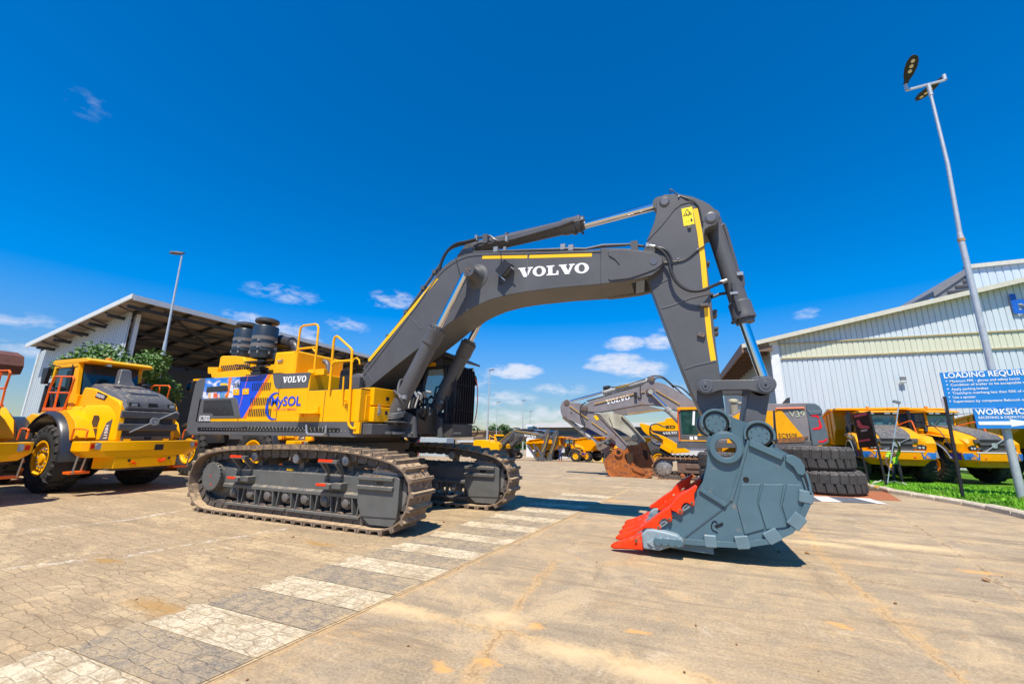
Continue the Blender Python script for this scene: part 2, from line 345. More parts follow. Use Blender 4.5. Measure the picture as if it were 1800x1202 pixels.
def conc(n, l, mapp, noise, rmp, mix, mth, geo):
    big = noise(.45, 8, .7); mid = noise(2.2, 9, .72); fine = noise(38, 8, .8); grit = noise(160, 3, .8)
    streak = noise(1.0, 8, .7, mapp((.16, 2.0, 1), R(-7)), .35); st2 = noise(1.0, 9, .75, mapp((.5, 5.2, 1), R(9)), .5); st3 = noise(1.0, 8, .7, mapp((1.1, .35, 1), R(35)), .5)
    c = mix(rmp(big, .34, .66), (.44, .30, .15), (.56, .43, .27))
    c = mix(rmp(mid, .38, .66), c, (.45, .345, .225))
    c = mix(rmp(streak, .50, .62, 0, .72), c, (.22, .17, .12))                       # rubber and oil tracks
    c = mix(rmp(st2, .52, .64, 0, .85), c, (.66, .47, .25))                            # wind-blown sand
    c = mix(rmp(st3, .54, .66, 0, .6), c, (.20, .165, .125))
    c = mix(rmp(noise(1.7, 9, .8, None, .6), .56, .64, 0, .75), c, (.68, .57, .43))
    c = mix(rmp(noise(.9, 9, .75, mapp((1, 1.6, 1), .4)), .57, .68, 0, .85), c, (.64, .36, .12))    # orange sand patches
    c = mix(rmp(noise(2.6, 9, .75, mapp((.7, 1.3, 1), 1.0)), .655, .70, 0, .9), c, (.80, .28, .03))
    c = mix(rmp(noise(6.5, 9, .85, mapp((1, 1.9, 1), R(20))), .60, .68, 0, .75), c, (.13, .10, .075))
    c = mix(rmp(noise(13, 6, .8, mapp((1, 2.6, 1))), .66, .72, 0, .9), c, (.70, .68, .62))     # scrapes
    c = mix(rmp(noise(.75, 10, .72, None, 1.2), .47, .56, 0, .62), c, (.33, .265, .19))
    c = mix(rmp(noise(1.9, 10, .78, mapp((1, 1.5, 1), .7), .9), .53, .60, 0, .6), c, (.25, .20, .145))
    c = mix(rmp(noise(.6, 10, .75, mapp((1, 1.4, 1), 2.0), 1.0), .55, .63, 0, .5), c, (.70, .52, .30))
    c = mix(.26, c, mix(rmp(fine, .38, .62), (.10, .08, .055), (.85, .74, .56)), 'MIX')
    c = mix(rmp(grit, .62, .8, 0, .5), c, (.16, .13, .1))
    D = HELP['lines']([[(-3.62, 0), (-3.05, 4.0), (-2.42, 8.4), (-2.0, 11.5), (-1.6, 14.6)]]+[[(-3.05, 3.97), (-2.3, 3.9), (-.9, 3.85), (.3, 3.8), (1.9, 3.85)], [(-1.75, 6.2), (-1.75, 5.3), (-1.66, 3.9), (-1.45, 2.6)], [(2.3, 12), (2.18, 9.84), (1.95, 8.1), (1.9, 6.4), (1.88, 3.5)]]); sn = noise(7, 9, .82)
    c = mix(mth('MULTIPLY', rmp(mth('ADD', D, mth('MULTIPLY', sn, .42)), .30, .20), .9), c, mix(rmp(fine, .35, .65), (.50, .32, .14), (.72, .50, .27)))
    c = mix(mth('MULTIPLY', rmp(mth('ADD', D, mth('MULTIPLY', sn, .03)), .028, .014), rmp(noise(1.6, 4), .42, .5, 0, .7)), c, (.20, .13, .075))
    c = mix(rmp(noise(1.0, 10, .78, mapp((.28, 1.7, 1), R(-14)), .8), .53, .61, 0, .5), c, (.22, .175, .13)); c = mix(rmp(noise(1.0, 10, .8, mapp((1.5, .4, 1), R(20)), .6), .57, .64, 0, .4), c, (.20, .16, .125))
    c = mix(1.0, c, (.95, .90, .825), 'MULTIPLY')
    D2 = HELP['lines']([[(5.6, 18.0), (4.9, 14.0), (4.25, 10.3), (3.6, 7.2), (3.3, 6.2)], [(1.95, 7.1), (2.9, 6.7), (4.2, 6.0)], [(7.5, 10.8), (5.2, 9.9), (4.2, 10.2)], [(-.8, 8.6), (.4, 9.1), (2.1, 9.6)]])
    c = mix(mth('MULTIPLY', rmp(mth('ADD', D2, mth('MULTIPLY', sn, .3)), .21, .15), .6), c, (.62, .43, .23)); c = mix(mth('MULTIPLY', rmp(D2, .020, .006), rmp(noise(1.3, 4), .40, .5, 0, .7)), c, (.15, .105, .07))
    q_ = lambda x, y: tuple(G(x, y).xy)
    c = HELP['spots'](c, [(*q_(935, 1101), .12, .08), (*q_(780, 1168), .16, .07), (*q_(850, 1162), .12, .06), (*q_(1120, 1112), .14, .06), (*q_(1475, 1098), .16, .07), (*q_(1720, 1005), .3, .12), (*q_(1080, 880), .4, .2)], (.72, .38, .12))
    c = HELP['spots'](c, [(*q_(690, 1068), .9, .16), (*q_(1440, 955), .7, .25), (*q_(880, 1085), .35, .3), (*q_(1000, 1145), .5, .2), (*q_(1150, 1180), .5, .18), (*q_(1590, 960), 1.2, .3)], (.72, .52, .28))
    return c, mth('SUBTRACT', mth('ADD', mth('MULTIPLY', fine, .6), mth('MULTIPLY', mid, .8)), mth('MULTIPLY', rmp(D2, .022, .008), .8)), (.35, .03)
def bricks(n, l, mapp, noise, rmp, mix, mth, geo):             # irregular interlocking pavers: (tone of each stone, joint mask)
    wv = n.new('ShaderNodeTexNoise'); wv.inputs['Scale'].default_value = 6; wv.inputs['Detail'].default_value = 5; l.new(geo.outputs['Position'], wv.inputs['Vector']); wa = n.new('ShaderNodeMix'); wa.data_type = 'VECTOR'; wa.inputs[0].default_value = .03; l.new(mapp((1, 1, 1), R(3)), wa.inputs[4]); l.new(wv.outputs['Color'], wa.inputs[5])
    m2 = n.new('ShaderNodeMapping'); m2.inputs['Scale'].default_value = (4.6, 8.4, 0); l.new(wa.outputs[1], m2.inputs[0]); o = []
    for ft in ('DISTANCE_TO_EDGE', 'F1'):
        v = n.new('ShaderNodeTexVoronoi'); v.feature = ft; v.inputs['Scale'].default_value = 1; v.inputs['Randomness'].default_value = .5; l.new(m2.outputs[0], v.inputs['Vector']); o.append(v)
    e = rmp(o[0].outputs['Distance'], .07, .015); sx = n.new('ShaderNodeSeparateXYZ'); l.new(o[1].outputs['Color'], sx.inputs[0]); return sx.outputs[0], e
def pav(n, l, mapp, noise, rmp, mix, mth, geo):
    tone, jn = bricks(n, l, mapp, noise, rmp, mix, mth, geo)
    big = noise(.5, 8, .7); mid = noise(3, 9, .75); fine = noise(45, 7, .8); streak = noise(1.0, 9, .75, mapp((.2, 2.6, 1), R(-4)), .3)
    c = mix(rmp(big, .36, .64), (.47, .34, .19), (.55, .42, .26)); c = mix(mth('MULTIPLY', tone, .4), c, (.38, .29, .19)); c = mix(rmp(mid, .42, .66, 0, .7), c, (.36, .26, .155))
    c = mix(rmp(streak, .51, .61, 0, .8), c, (.28, .205, .13)); c = mix(rmp(noise(2.0, 9, .8, mapp((.5, 1.6, 1)), .5), .52, .62, 0, .85), c, (.66, .47, .25))
    c = mix(rmp(noise(1.3, 9, .8, mapp((.6, 1.5, 1))), .60, .67, 0, .8), c, (.42, .23, .09)); c = mix(rmp(noise(7, 9, .85, mapp((1, 2, 1))), .60, .68, 0, .7), c, (.17, .12, .075))
    c = mix(rmp(noise(.8, 10, .74, mapp((.7, 1.3, 1)), 1.0), .47, .56, 0, .6), c, (.36, .27, .165)); c = mix(rmp(noise(.7, 10, .74, mapp((.6, 1.5, 1), .5), 1.0), .54, .60, 0, .7), c, (.68, .52, .30))
    c = mix(.26, c, mix(rmp(fine, .38, .62), (.10, .08, .055), (.85, .70, .50)))
    c = mix(mth('MULTIPLY', jn, rmp(noise(1.3, 7, .8), .40, .60, .12, .62)), c, (.26, .19, .12))
    c = mix(1.0, c, (.92, .885, .83), 'MULTIPLY'); sn = noise(11, 9, .85); st = noise(2.2, 9, .85, mapp((1, 1, 1)))
    D = HELP['lines']([[(-8.6, 1.9), (-8.21, 2.84), (-7.45, 3.9), (-7.1, 5.05), (-6.9, 5.9)], [(-11.3, 3.0), (-10.6, 4.3), (-10.3, 5.2), (-10.45, 6.4)]])
    c = mix(mth('MULTIPLY', rmp(mth('ADD', D, mth('MULTIPLY', sn, .75)), .44, .35), rmp(st, .47, .55, 0, .85)), c, (.78, .73, .63))
    D = HELP['lines']([[(-8.9, 2.4), (-8.2, 3.4), (-7.6, 4.6)], [(-9.6, 5.1), (-9.1, 6.4)], [(-6.9, 4.2), (-6.5, 4.9)]]); c = mix(mth('MULTIPLY', rmp(mth('ADD', D, mth('MULTIPLY', sn, .9)), .44, .36), .8), c, (.80, .74, .64))
    D = HELP['lines']([[(-3.62, 0), (-3.05, 4.0), (-2.42, 8.4), (-2.0, 11.5), (-1.6, 14.6)]]); c = mix(mth('MULTIPLY', rmp(mth('ADD', D, mth('MULTIPLY', sn, .5)), .36, .22), .85), c, (.60, .42, .22))
    q_ = lambda x, y: tuple(G(x, y).xy); c = HELP['spots'](c, [(*q_(275, 1068), .62, .17), (*q_(560, 955), .5, .12), (*q_(640, 920), .6, .1), (*q_(190, 985), .4, .1)], (.42, .24, .08))
    return c, mth('ADD', mth('MULTIPLY', mth('SUBTRACT', 1.0, jn), .7), mth('MULTIPLY', fine, .5)), (.5, .02)
def paint(white):
    def f(n, l, mapp, noise, rmp, mix, mth, geo):
        tone, jn = bricks(n, l, mapp, noise, rmp, mix, mth, geo)
        a = noise(2.6, 10, .8, None, .6); f_ = noise(15, 9, .85, mapp((1, 1.7, 1), R(25)), 1.2); fine = noise(60, 6, .8)
        base = mix(rmp(noise(2.4, 8, .75), .4, .65), (.52, .38, .21), (.36, .27, .17)); mk = mth('ADD', mth('MULTIPLY', a, .42), mth('MULTIPLY', f_, .58))
        if white: c = mix(mth('MULTIPLY', rmp(mk, .47, .54, 0, .95), mth('SUBTRACT', 1.0, mth('MULTIPLY', jn, .3))), base, (.80, .68, .46))
        else: c = mix(mth('MULTIPLY', rmp(mk, .48, .53), .72), base, mix(rmp(fine, .4, .6), (.085, .082, .085), (.20, .18, .155)))
        c = mix(rmp(noise(9, 9, .8), .60, .68, 0, .8), c, (.48, .28, .11))
        c = mix(.16, c, mix(rmp(fine, .38, .62), (.1, .09, .08), (.8, .7, .55)))
        c = mix(mth('MULTIPLY', jn, rmp(noise(2, 6, .8), .4, .6, .05, .4)), c, (.22, .16, .10))
        D = HELP['lines']([[(-3.62, 0), (-3.05, 4.0), (-2.42, 8.4), (-2.0, 11.5), (-1.6, 14.6)]]); c = mix(mth('MULTIPLY', rmp(mth('ADD', D, mth('MULTIPLY', noise(9, 9, .85), .4)), .30, .20), .9), c, (.60, .42, .22))
        return c, mth('ADD', mth('MULTIPLY', mth('SUBTRACT', 1.0, jn), .6), mth('MULTIPLY', f_, .8)), (.6, .02)
    return f
def grassm(n, l, mapp, noise, rmp, mix, mth, geo):
    f_ = noise(14, 8, .8); b_ = noise(1.2, 6, .7)
    c = mix(rmp(b_, .35, .65), (.06, .19, .006), (.19, .31, .02)); c = mix(rmp(f_, .4, .62), c, (.06, .18, .006)); c = mix(rmp(noise(3.3, 6, .8), .6, .72, 0, .7), c, (.28, .24, .08))
    return c, f_, (.9, .06)
def sandm(n, l, mapp, noise, rmp, mix, mth, geo):
    f_ = noise(30, 8, .8); c = mix(rmp(noise(3, 8, .8), .35, .65), (.48, .30, .13), (.56, .41, .23)); c = mix(rmp(f_, .55, .7, 0, .6), c, (.25, .16, .08)); return c, f_, (.6, .03)
def flat(c1, c2, c3=None):
    def f(n, l, mapp, noise, rmp, mix, mth, geo):
        a = noise(6, 8, .8); c = mix(rmp(a, .35, .65), c1, c2)
        c = mix(rmp(noise(11, 8, .8), .58, .68, 0, .8), c, c3 or c1); return c, noise(40, 6, .8), (.4, .02)
    return f
CON = gmat('stained_concrete', conc); PAV = gmat('brick_paving', pav); PWH = gmat('worn_white_paint', paint(1)); PDK = gmat('worn_black_paint', paint(0)); GRS = gmat('lawn_grass', grassm); SND = gmat('sand_in_joints', sandm)
YS = [-60, -20, 0, 6, 10, 14, 18, 20, 23, 27, 30.5, 34, 40, 46, 60, 90, 300, 3000]
def sheet(name, xs, ys, mat_, dz, k='structure'):
    b = MB(); nx = len(xs)
    b.add([(x, y, gz(y)+dz) for y in ys for x in xs], [(j*nx+i, j*nx+i+1, (j+1)*nx+i+1, (j+1)*nx+i) for j in range(len(ys)-1) for i in range(nx-1)])
    return kind(b.build(name, mat_), k)
sheet('concrete_yard', [-3000, -200, -60, -20, 0, 20, 60, 200, 3000], YS, CON, 0)
def bx(y): return -3.62+.142*y if y < 20 else -.8                 # the joint between paving and concrete
b = MB(); ys = [-20, 0, 4, 8, 12, 14.6]
b.add([(x, y, .004) for y in ys for x in (-70, bx(y))], [(2*j, 2*j+1, 2*j+3, 2*j+2) for j in range(len(ys)-1)])
kind(b.build('brick_paving', PAV), 'structure')
# crossing: alternating white and black blocks painted on the paving beside the joint
wy = [(.74, 1.2), (1.7, 2.16), (2.68, 3.18), (3.69, 4.17), (4.68, 5.15), (5.62, 6.04), (6.56, 6.97), (7.5, 7.95), (8.45, 8.9), (9.4, 9.82), (10.3, 10.75), (11.2, 11.7), (12.2, 12.7)]
def jag(x0, x1, x2, x3, y0, y1, sd):                             # a block of paint with worn, uneven ends
    rr = random.Random(sd); n = 9
    return [(x0+rr.uniform(-.12, .05), y0), (x1-.03, y0), (x2-.03, y1)]+[(x3+rr.uniform(-.08, .06), y0+(y1-y0)*t/n) for t in range(n, 0, -1)]
bw = MB(); bk = MB()
for i, (a, c) in enumerate(wy):
    w = 1.62-.008*a
    pts = jag(bx(a)-w, bx(a), bx(c), bx(c)-w, a, c, i); bw.add([(x, y, .009) for x, y in pts], [tuple(range(len(pts)))])
    if i+1 < len(wy):
        d = wy[i+1][0]; pts = jag(bx(c)-w+.04, bx(c), bx(d), bx(d)-w, c+.01, d-.01, i+50); bk.add([(x, y, .009) for x, y in pts], [tuple(range(len(pts)))])
kind(bw.build('white_crossing_blocks', PWH), 'structure'); kind(bk.build('black_crossing_blocks', PDK), 'structure')
# scattered clods and stones
b = MB(); rr = random.Random(5)
def clod(b, x, y, z, r, rr):
    vs = [];
    for k in range(14):
        t = math.acos(1-2*(k+.5)/14); f = k*2.4; q = rr.uniform(.6, 1.2)*r; vs.append((x+q*math.sin(t)*math.cos(f), y+q*math.sin(t)*math.sin(f), max(z, z+.4*r+q*.6*math.cos(t))))
    bm = bmesh.new(); [bm.verts.new(v) for v in vs]; bmesh.ops.convex_hull(bm, input=bm.verts); bm.verts.index_update(); bm.verts.ensure_lookup_table()
    vv = [v.co.copy() for v in bm.verts]; ff = [tuple(q.index for q in f.verts) for f in bm.faces]; bm.free(); b.add(vv, ff)
for x, y, r in [(1.75, 8.1, .035), (3.55, 7.6, .045), (1.35, 8.0, .025), (-1.2, 6.3, .018), (-4.5, 7.6, .03), (-6.2, 5.5, .03), (2.1, 6.2, .02)]: clod(b, x, y, .004, r, rr)
for i in range(260):
    x = rr.uniform(-13, 5.5); y = rr.uniform(1.5, 13); clod(b, x, y, .006, rr.choice([.004, .006, .008, .012]), rr)
kind(b.build('loose_stones', MUD), 'stuff')
# ================================================================ lawn, kerb, red paving by the tyres
kp = [G(x, y, 0, gl) for x, y in ((1512, 851), (1523, 858), (1560, 866.5), (1600, 873), (1650, 881), (1700, 890), (1745, 899), (1790, 909))]
kp = [Vector((q.x, q.y, 0)) for q in kp]; kp = [Vector((7.4, 27, 0)), Vector((6.9, 23.5, 0))]+kp+[Vector((7.35, 12.4, 0)), Vector((8.6, 10.4, 0)), Vector((12, 9.4, 0)), Vector((18, 9.0, 0))]
kc = cat(kp, 6)
b = MB(); inn = []
for i, q in enumerate(kc):
    t = (kc[min(i+1, len(kc)-1)]-kc[max(i-1, 0)]).normalized(); inn.append(q+Vector((-t.y, t.x, 0))*.16)
n = len(inn); far = [Vector((60, 27 if i == 0 else 9+18*(1-i/n), 0)) for i in range(n)]
COLS = 14; vs = []
for i in range(n):
    for k in range(COLS+1):
        q = inn[i].lerp(far[i], (k/COLS)**2); vs.append((q.x, q.y, gl(q.y)+.11+.02*math.sin(q.x*3+q.y*2)*min(1, k)))
b.add(vs, [(i*(COLS+1)+k, i*(COLS+1)+k+1, (i+1)*(COLS+1)+k+1, (i+1)*(COLS+1)+k) for i in range(n-1) for k in range(COLS)])
kind(b.build('lawn', GRS), 'structure')
b = MB(); b.box(7.2, 60, 26.9, 42, -3, -.445); kind(b.build('back_lawn', GRS), 'structure')
# grass blades
BLD = mat('grass_blade', (.17, .42, .01), .6, var=.7, scale=1.1, rust=.12, rustc=(.42, .36, .10))
b = MB(); rr = random.Random(3); c_ = 0
def inside(x, y):
    for i in range(len(kc)-1):
        a, c = kc[i], kc[i+1]
        if (a.y-y)*(c.y-y) <= 0 and abs(a.y-c.y) > 1e-6: return x > a.x+(c.x-a.x)*(y-a.y)/(c.y-a.y)+.14
    return False
while c_ < 26000:
    y = rr.uniform(11, 26); x = 6.2+rr.random()**1.3*12
    if not inside(x, y) or math.sin(x*2.3+y*1.1)*math.sin(x*.9-y*2.1) > rr.uniform(.35, 1.2): continue
    z = gl(y)+.10; h = rr.uniform(.04, .11); w = .012+.003*(y-11); a = rr.uniform(0, 6.28); dx = math.cos(a)*w; dy = math.sin(a)*w; lx = rr.uniform(-.04, .04); ly = rr.uniform(-.04, .04)
    b.add([(x-dx, y-dy, z), (x+dx, y+dy, z), (x+lx, y+ly, z+h)], [(0, 1, 2)]); c_ += 1
kind(b.build('grass_blades', BLD), 'stuff')
# kerb stones
KST = mat('kerb_concrete', (.60, .52, .40), .85, var=.25, scale=6, bump=.5, dust=.3, dustc=(.5, .38, .22)); KYL = mat('kerb_yellow_paint', (.7, .36, .03), .7, var=.3, scale=9)
L_ = [0]
for i in range(1, len(kc)): L_.append(L_[-1]+(kc[i]-kc[i-1]).length)
def atl(s_):
    for i in range(1, len(kc)):
        if s_ <= L_[i]: return kc[i-1].lerp(kc[i], (s_-L_[i-1])/(L_[i]-L_[i-1]))
    return kc[-1]
s_ = max(0, L_[min(range(len(kc)), key=lambda i: (kc[i]-kp[3]).length)]-1.75); k = 0; rr = random.Random(11)
while s_ < L_[-1]-1 and k < 17:
    ln = rr.uniform(.66, .8); a = atl(s_+.012); c = atl(s_+ln-.012); t = (c-a).normalized(); nn_ = Vector((-t.y, t.x, 0)); za = gl((a.y+c.y)/2)
    tl = rr.uniform(-.012, .012); pr = [(0, -.5), (0, .10), (.05, .145), (.17, .15), (.17, -.5)]
    b = MB(); b.loft([[q+nn_*(u+rr.uniform(-.004, .004))+Vector((0, 0, za+w_+tl)) for u, w_ in pr] for q in (a, a.lerp(c, .5), c)])
    stn = b.build('kerb_stone', KST, bevel=.012)
    yl = k in (2, 4)
    ORD = 'first second third fourth fifth sixth seventh eighth ninth tenth eleventh twelfth thirteenth fourteenth fifteenth sixteenth seventeenth eighteenth nineteenth'.split()
    tag(stn, ('kerb stone with a yellow painted mark, nearer the big tyres' if k == 2 else 'kerb stone with a yellow painted mark, further from the big tyres') if yl else ('plain kerb stone touching the grass beside the bottom tyre, furthest back' if k == 0 else 'plain kerb stone just before the two with yellow marks') if k < 2 else 'plain kerb stone between the two with yellow marks' if k == 3 else 'plain pale kerb stone, %s one right of the yellow-marked stones' % ORD[k-5], 'kerb stone', 'kerb stones edging the lawn')
    if yl:
        m_ = a.lerp(c, .3); e_ = a.lerp(c, .7); b = MB(); b.loft([[q+nn_*(u-.003)+Vector((0, 0, za+w_+tl+.006)) for u, w_ in ((.0, .07), (0, .10), (.05, .147), (.13, .152))] for q in (m_, e_)], closed=False, cap=False); b.build('painted_mark', KYL, stn)
    s_ += ln; k += 1
# red paving apron with black and white blocks
RPV = gmat('red_paving', flat((.34, .10, .04), (.42, .17, .08), (.45, .32, .2))); WB = gmat('white_road_paint', flat((.72, .70, .64), (.8, .78, .72), (.55, .47, .36))); DB = gmat('black_road_paint', flat((.10, .11, .13), (.15, .155, .17), (.3, .24, .18)))
b = MB(); q = [(2.2, 15.0), (5.85, 15.6), (6.35, 17.9), (2.2, 17.9)]; b.add([(x, y, .006) for x, y in q], [tuple(range(4))]); kind(b.build('red_paving', RPV), 'structure')
def blk(nm, pts, m): b = MB(); b.add([(*G(x, y).xy, .012) for x, y in pts], [tuple(range(len(pts)))]); kind(b.build(nm, m), 'structure')
blk('white_paint_block', [(1429, 872.5), (1455, 873), (1481, 883), (1444, 881.5)], WB); blk('black_paint_block', [(1455, 873), (1500, 875), (1541, 885), (1481, 883)], DB); blk('white_paint_block', [(1500, 875), (1528, 876.5), (1562, 887), (1541, 885)], WB)
blk('white_paint_block', [(1336, 866), (1356, 867), (1376, 877), (1350, 876)], WB); blk('black_paint_block', [(1356, 867), (1429, 872.5), (1444, 881.5), (1376, 877)], DB)
# ================================================================ large open shed (left)
def corr(name, base, pitch, rough=.45):                          # ribbed sheet steel, ribs as bump and a fine line in the valley
    m = bpy.data.materials.new(name); m.use_nodes = True; t = m.node_tree; n = t.nodes; l = t.links; b = n['Principled BSDF']; b.inputs['Roughness'].default_value = rough; b.inputs['Metallic'].default_value = .05
    g = n.new('ShaderNodeTexCoord'); nz_ = n.new('ShaderNodeTexNoise'); nz_.inputs['Scale'].default_value = .8; nz_.inputs['Detail'].default_value = 7; mp_ = n.new('ShaderNodeMapping'); mp_.inputs['Scale'].default_value = (3, 3, .25); l.new(g.outputs['Object'], mp_.inputs[0]); l.new(mp_.outputs[0], nz_.inputs['Vector'])
    x = n.new('ShaderNodeMix'); x.data_type = 'RGBA'; l.new(nz_.outputs['Fac'], x.inputs[0]); x.inputs[6].default_value = (*[v*.86 for v in base], 1); x.inputs[7].default_value = (*[min(1, v*1.08) for v in base], 1); n5 = n.new('ShaderNodeTexNoise'); n5.inputs['Scale'].default_value = 2.2; n5.inputs['Detail'].default_value = 9; n5.inputs['Roughness'].default_value = .8; m5 = n.new('ShaderNodeMapping'); m5.inputs['Scale'].default_value = (2, 2, .16); l.new(g.outputs['Object'], m5.inputs[0]); l.new(m5.outputs[0], n5.inputs['Vector']); r5 = n.new('ShaderNodeMapRange'); l.new(n5.outputs['Fac'], r5.inputs[0]); r5.inputs[1].default_value = .60; r5.inputs[2].default_value = .72; r5.inputs[4].default_value = .55; y5 = n.new('ShaderNodeMix'); y5.data_type = 'RGBA'; l.new(r5.outputs[0], y5.inputs[0]); l.new(x.outputs[2], y5.inputs[6]); y5.inputs[7].default_value = (base[0]*.62, base[1]*.52, base[2]*.42, 1); l.new(y5.outputs[2], b.inputs['Base Color']); return m
def ribwall(b, a, c, z0, zt, pitch, dep=.05, skip=None):         # real trapezoid ribs from a to c; zt(point) is the top height
    a = Vector(a); c = Vector(c); Ln = (c-a).length; t = (c-a)/Ln; nrm = Vector((t.y, -t.x)); k = int(Ln/pitch); pr = [(0, 0), (.80, 0), (.85, dep), (.94, dep)]; row = []
    for i in range(k):
        for u, d in pr: row.append(a+t*(i+u)*pitch-nrm*d)
    row.append(c)
    vs = []
    for q in row: vs += [(q.x, q.y, z0), (q.x, q.y, zt(q))]
    b.add(vs, [(2*i, 2*i+2, 2*i+3, 2*i+1) for i in range(len(row)-1)])
SHW = corr('shed_wall_sheet', (.50, .57, .60), .2); RFS = corr('roof_sheet', (.33, .34, .34), .2); FSC = mat('pale_fascia_paint', (.62, .66, .67), .5, var=.08); STD = mat('dark_structural_steel', (.035, .035, .038), .6, var=.2); UND = mat('roof_underside_sheet', (.24, .20, .165), .7, var=.2, scale=1)
def shed():
    global OFF
    X0, Y0, YB = -31.3, 13.5, 46
    t = thing('open_shed', 'large open-sided steel shed with ribbed grey side wall and dark interior behind the loaders', 'shed', (X0, Y0, 0)); OFF = Vector((X0, Y0, 0))
    ze = lambda x: 9.95+(x-X0)*.188                             # top of the mono-pitch roof
    XL = -43.6
    b = MB(); b.prism([(XL, ze(XL)), (X0+.1, ze(X0+.1)), (X0+.1, ze(X0+.1)-.12), (XL, ze(XL)-.12)], Y0, YB); rf = b.build('roof', RFS, t)
    b = MB(); b.prism([(XL, ze(XL)+.03), (X0+.16, ze(X0)+.06), (X0+.16, ze(X0)-.24), (XL, ze(XL)-.28)], Y0-.1, Y0-.02); b.build('gable_fascia', FSC, t)
    b = MB(); b.box(X0+.1, X0+.18, Y0, YB, ze(X0)-.34, ze(X0)+.0); b.build('eave_fascia', FSC, t)
    yw = Y0+1.0; xw0, xw1 = P(62, 650, yw).x, P(231, 560, yw).x
    b = MB(); ribwall(b, (xw0, yw), (xw1, yw), 0, lambda q: ze(q.x)-.16, .3, .06); b.build('side_wall', SHW, t)
    b = MB(); b.box(xw0-.1, xw0+.12, yw-.08, yw, 0, ze(xw0)-.3); b.build('corner_flashing', FSC, t)
    b = MB(); b.box(xw0, X0-4, 44, 44.1, 0, 8); ribwall(b, (xw0, 43.9), (X0-4, 43.9), 0, lambda q: 8.2, .3); b.box(xw0, xw0+.1, yw, 44, 0, 8); b.build('back_wall', corr('shade_dark_wall_sheet', (.035, .032, .032), .3), t)  # near-black sheet colour holds the shade of the shed interior
    b = MB()
    cx0 = P(239, 570, 14.9).x
    for y in (14.9, 24, 33, 42): b.box(cx0-.14, cx0+.14, y-.12, y+.12, 3.8, ze(X0-1)-.5); b.box(X0-6.9, X0-6.6, y-.1, y+.1, 0, ze(X0-6.8)-.4)
    b.build('steel_columns', FSC, t)
    b = MB(); [b.box(cx0-.55, cx0+.2, y-.3, y+.45, 0, 4.6) for y in (14.9, 24, 33, 42)]; b.build('column_bases', mat('blue_grey_concrete', (.3, .38, .42), .7), t)
    b = MB()
    for y in [Y0+1.2+2.3*i for i in range(14)]: b.prism([(XL+.2, ze(XL)-.45), (X0-.1, ze(X0)-.4), (X0-.1, ze(X0)-.16), (XL+.2, ze(XL)-.17)], y-.06, y+.06)
    for x in [X0-.6-2.1*i for i in range(6)]: b.box(x-.1, x+.1, Y0+.1, YB-.3, ze(x)-.62, ze(x)-.42)
    b.build('roof_beams', STD, t)
    b = MB(); b.prism([(XL+.1, ze(XL)-.13), (X0, ze(X0)-.13), (X0, ze(X0)-.155), (XL+.1, ze(XL)-.155)], Y0+.05, YB-.1); b.build('roof_lining', UND, t)
    b = MB()
    for y in (15.5, 24, 33): b.bar((X0-.3, y, ze(X0)-.5), (X0-6, y+8, ze(X0-6)-.9), .12); b.bar((X0-6, y, ze(X0-6)-.9), (X0-.3, y+8, ze(X0)-.5), .12)
    b.build('cross_braces', STD, t)
    b = MB(); [b.bar((x, yw, ze(x)-.45), (x, Y0+.1, ze(x)-.22), .07) for x in [X0-1.6-1.5*i for i in range(7)]]; b.build('eave_brackets', STD, t)
    b = MB(); b.box(-40.4, -39.5, yw-.22, yw-.02, 5.2, 5.7); b.build('wall_lamp', STD, t)
    OFF = Vector((0, 0, 0))
shed()
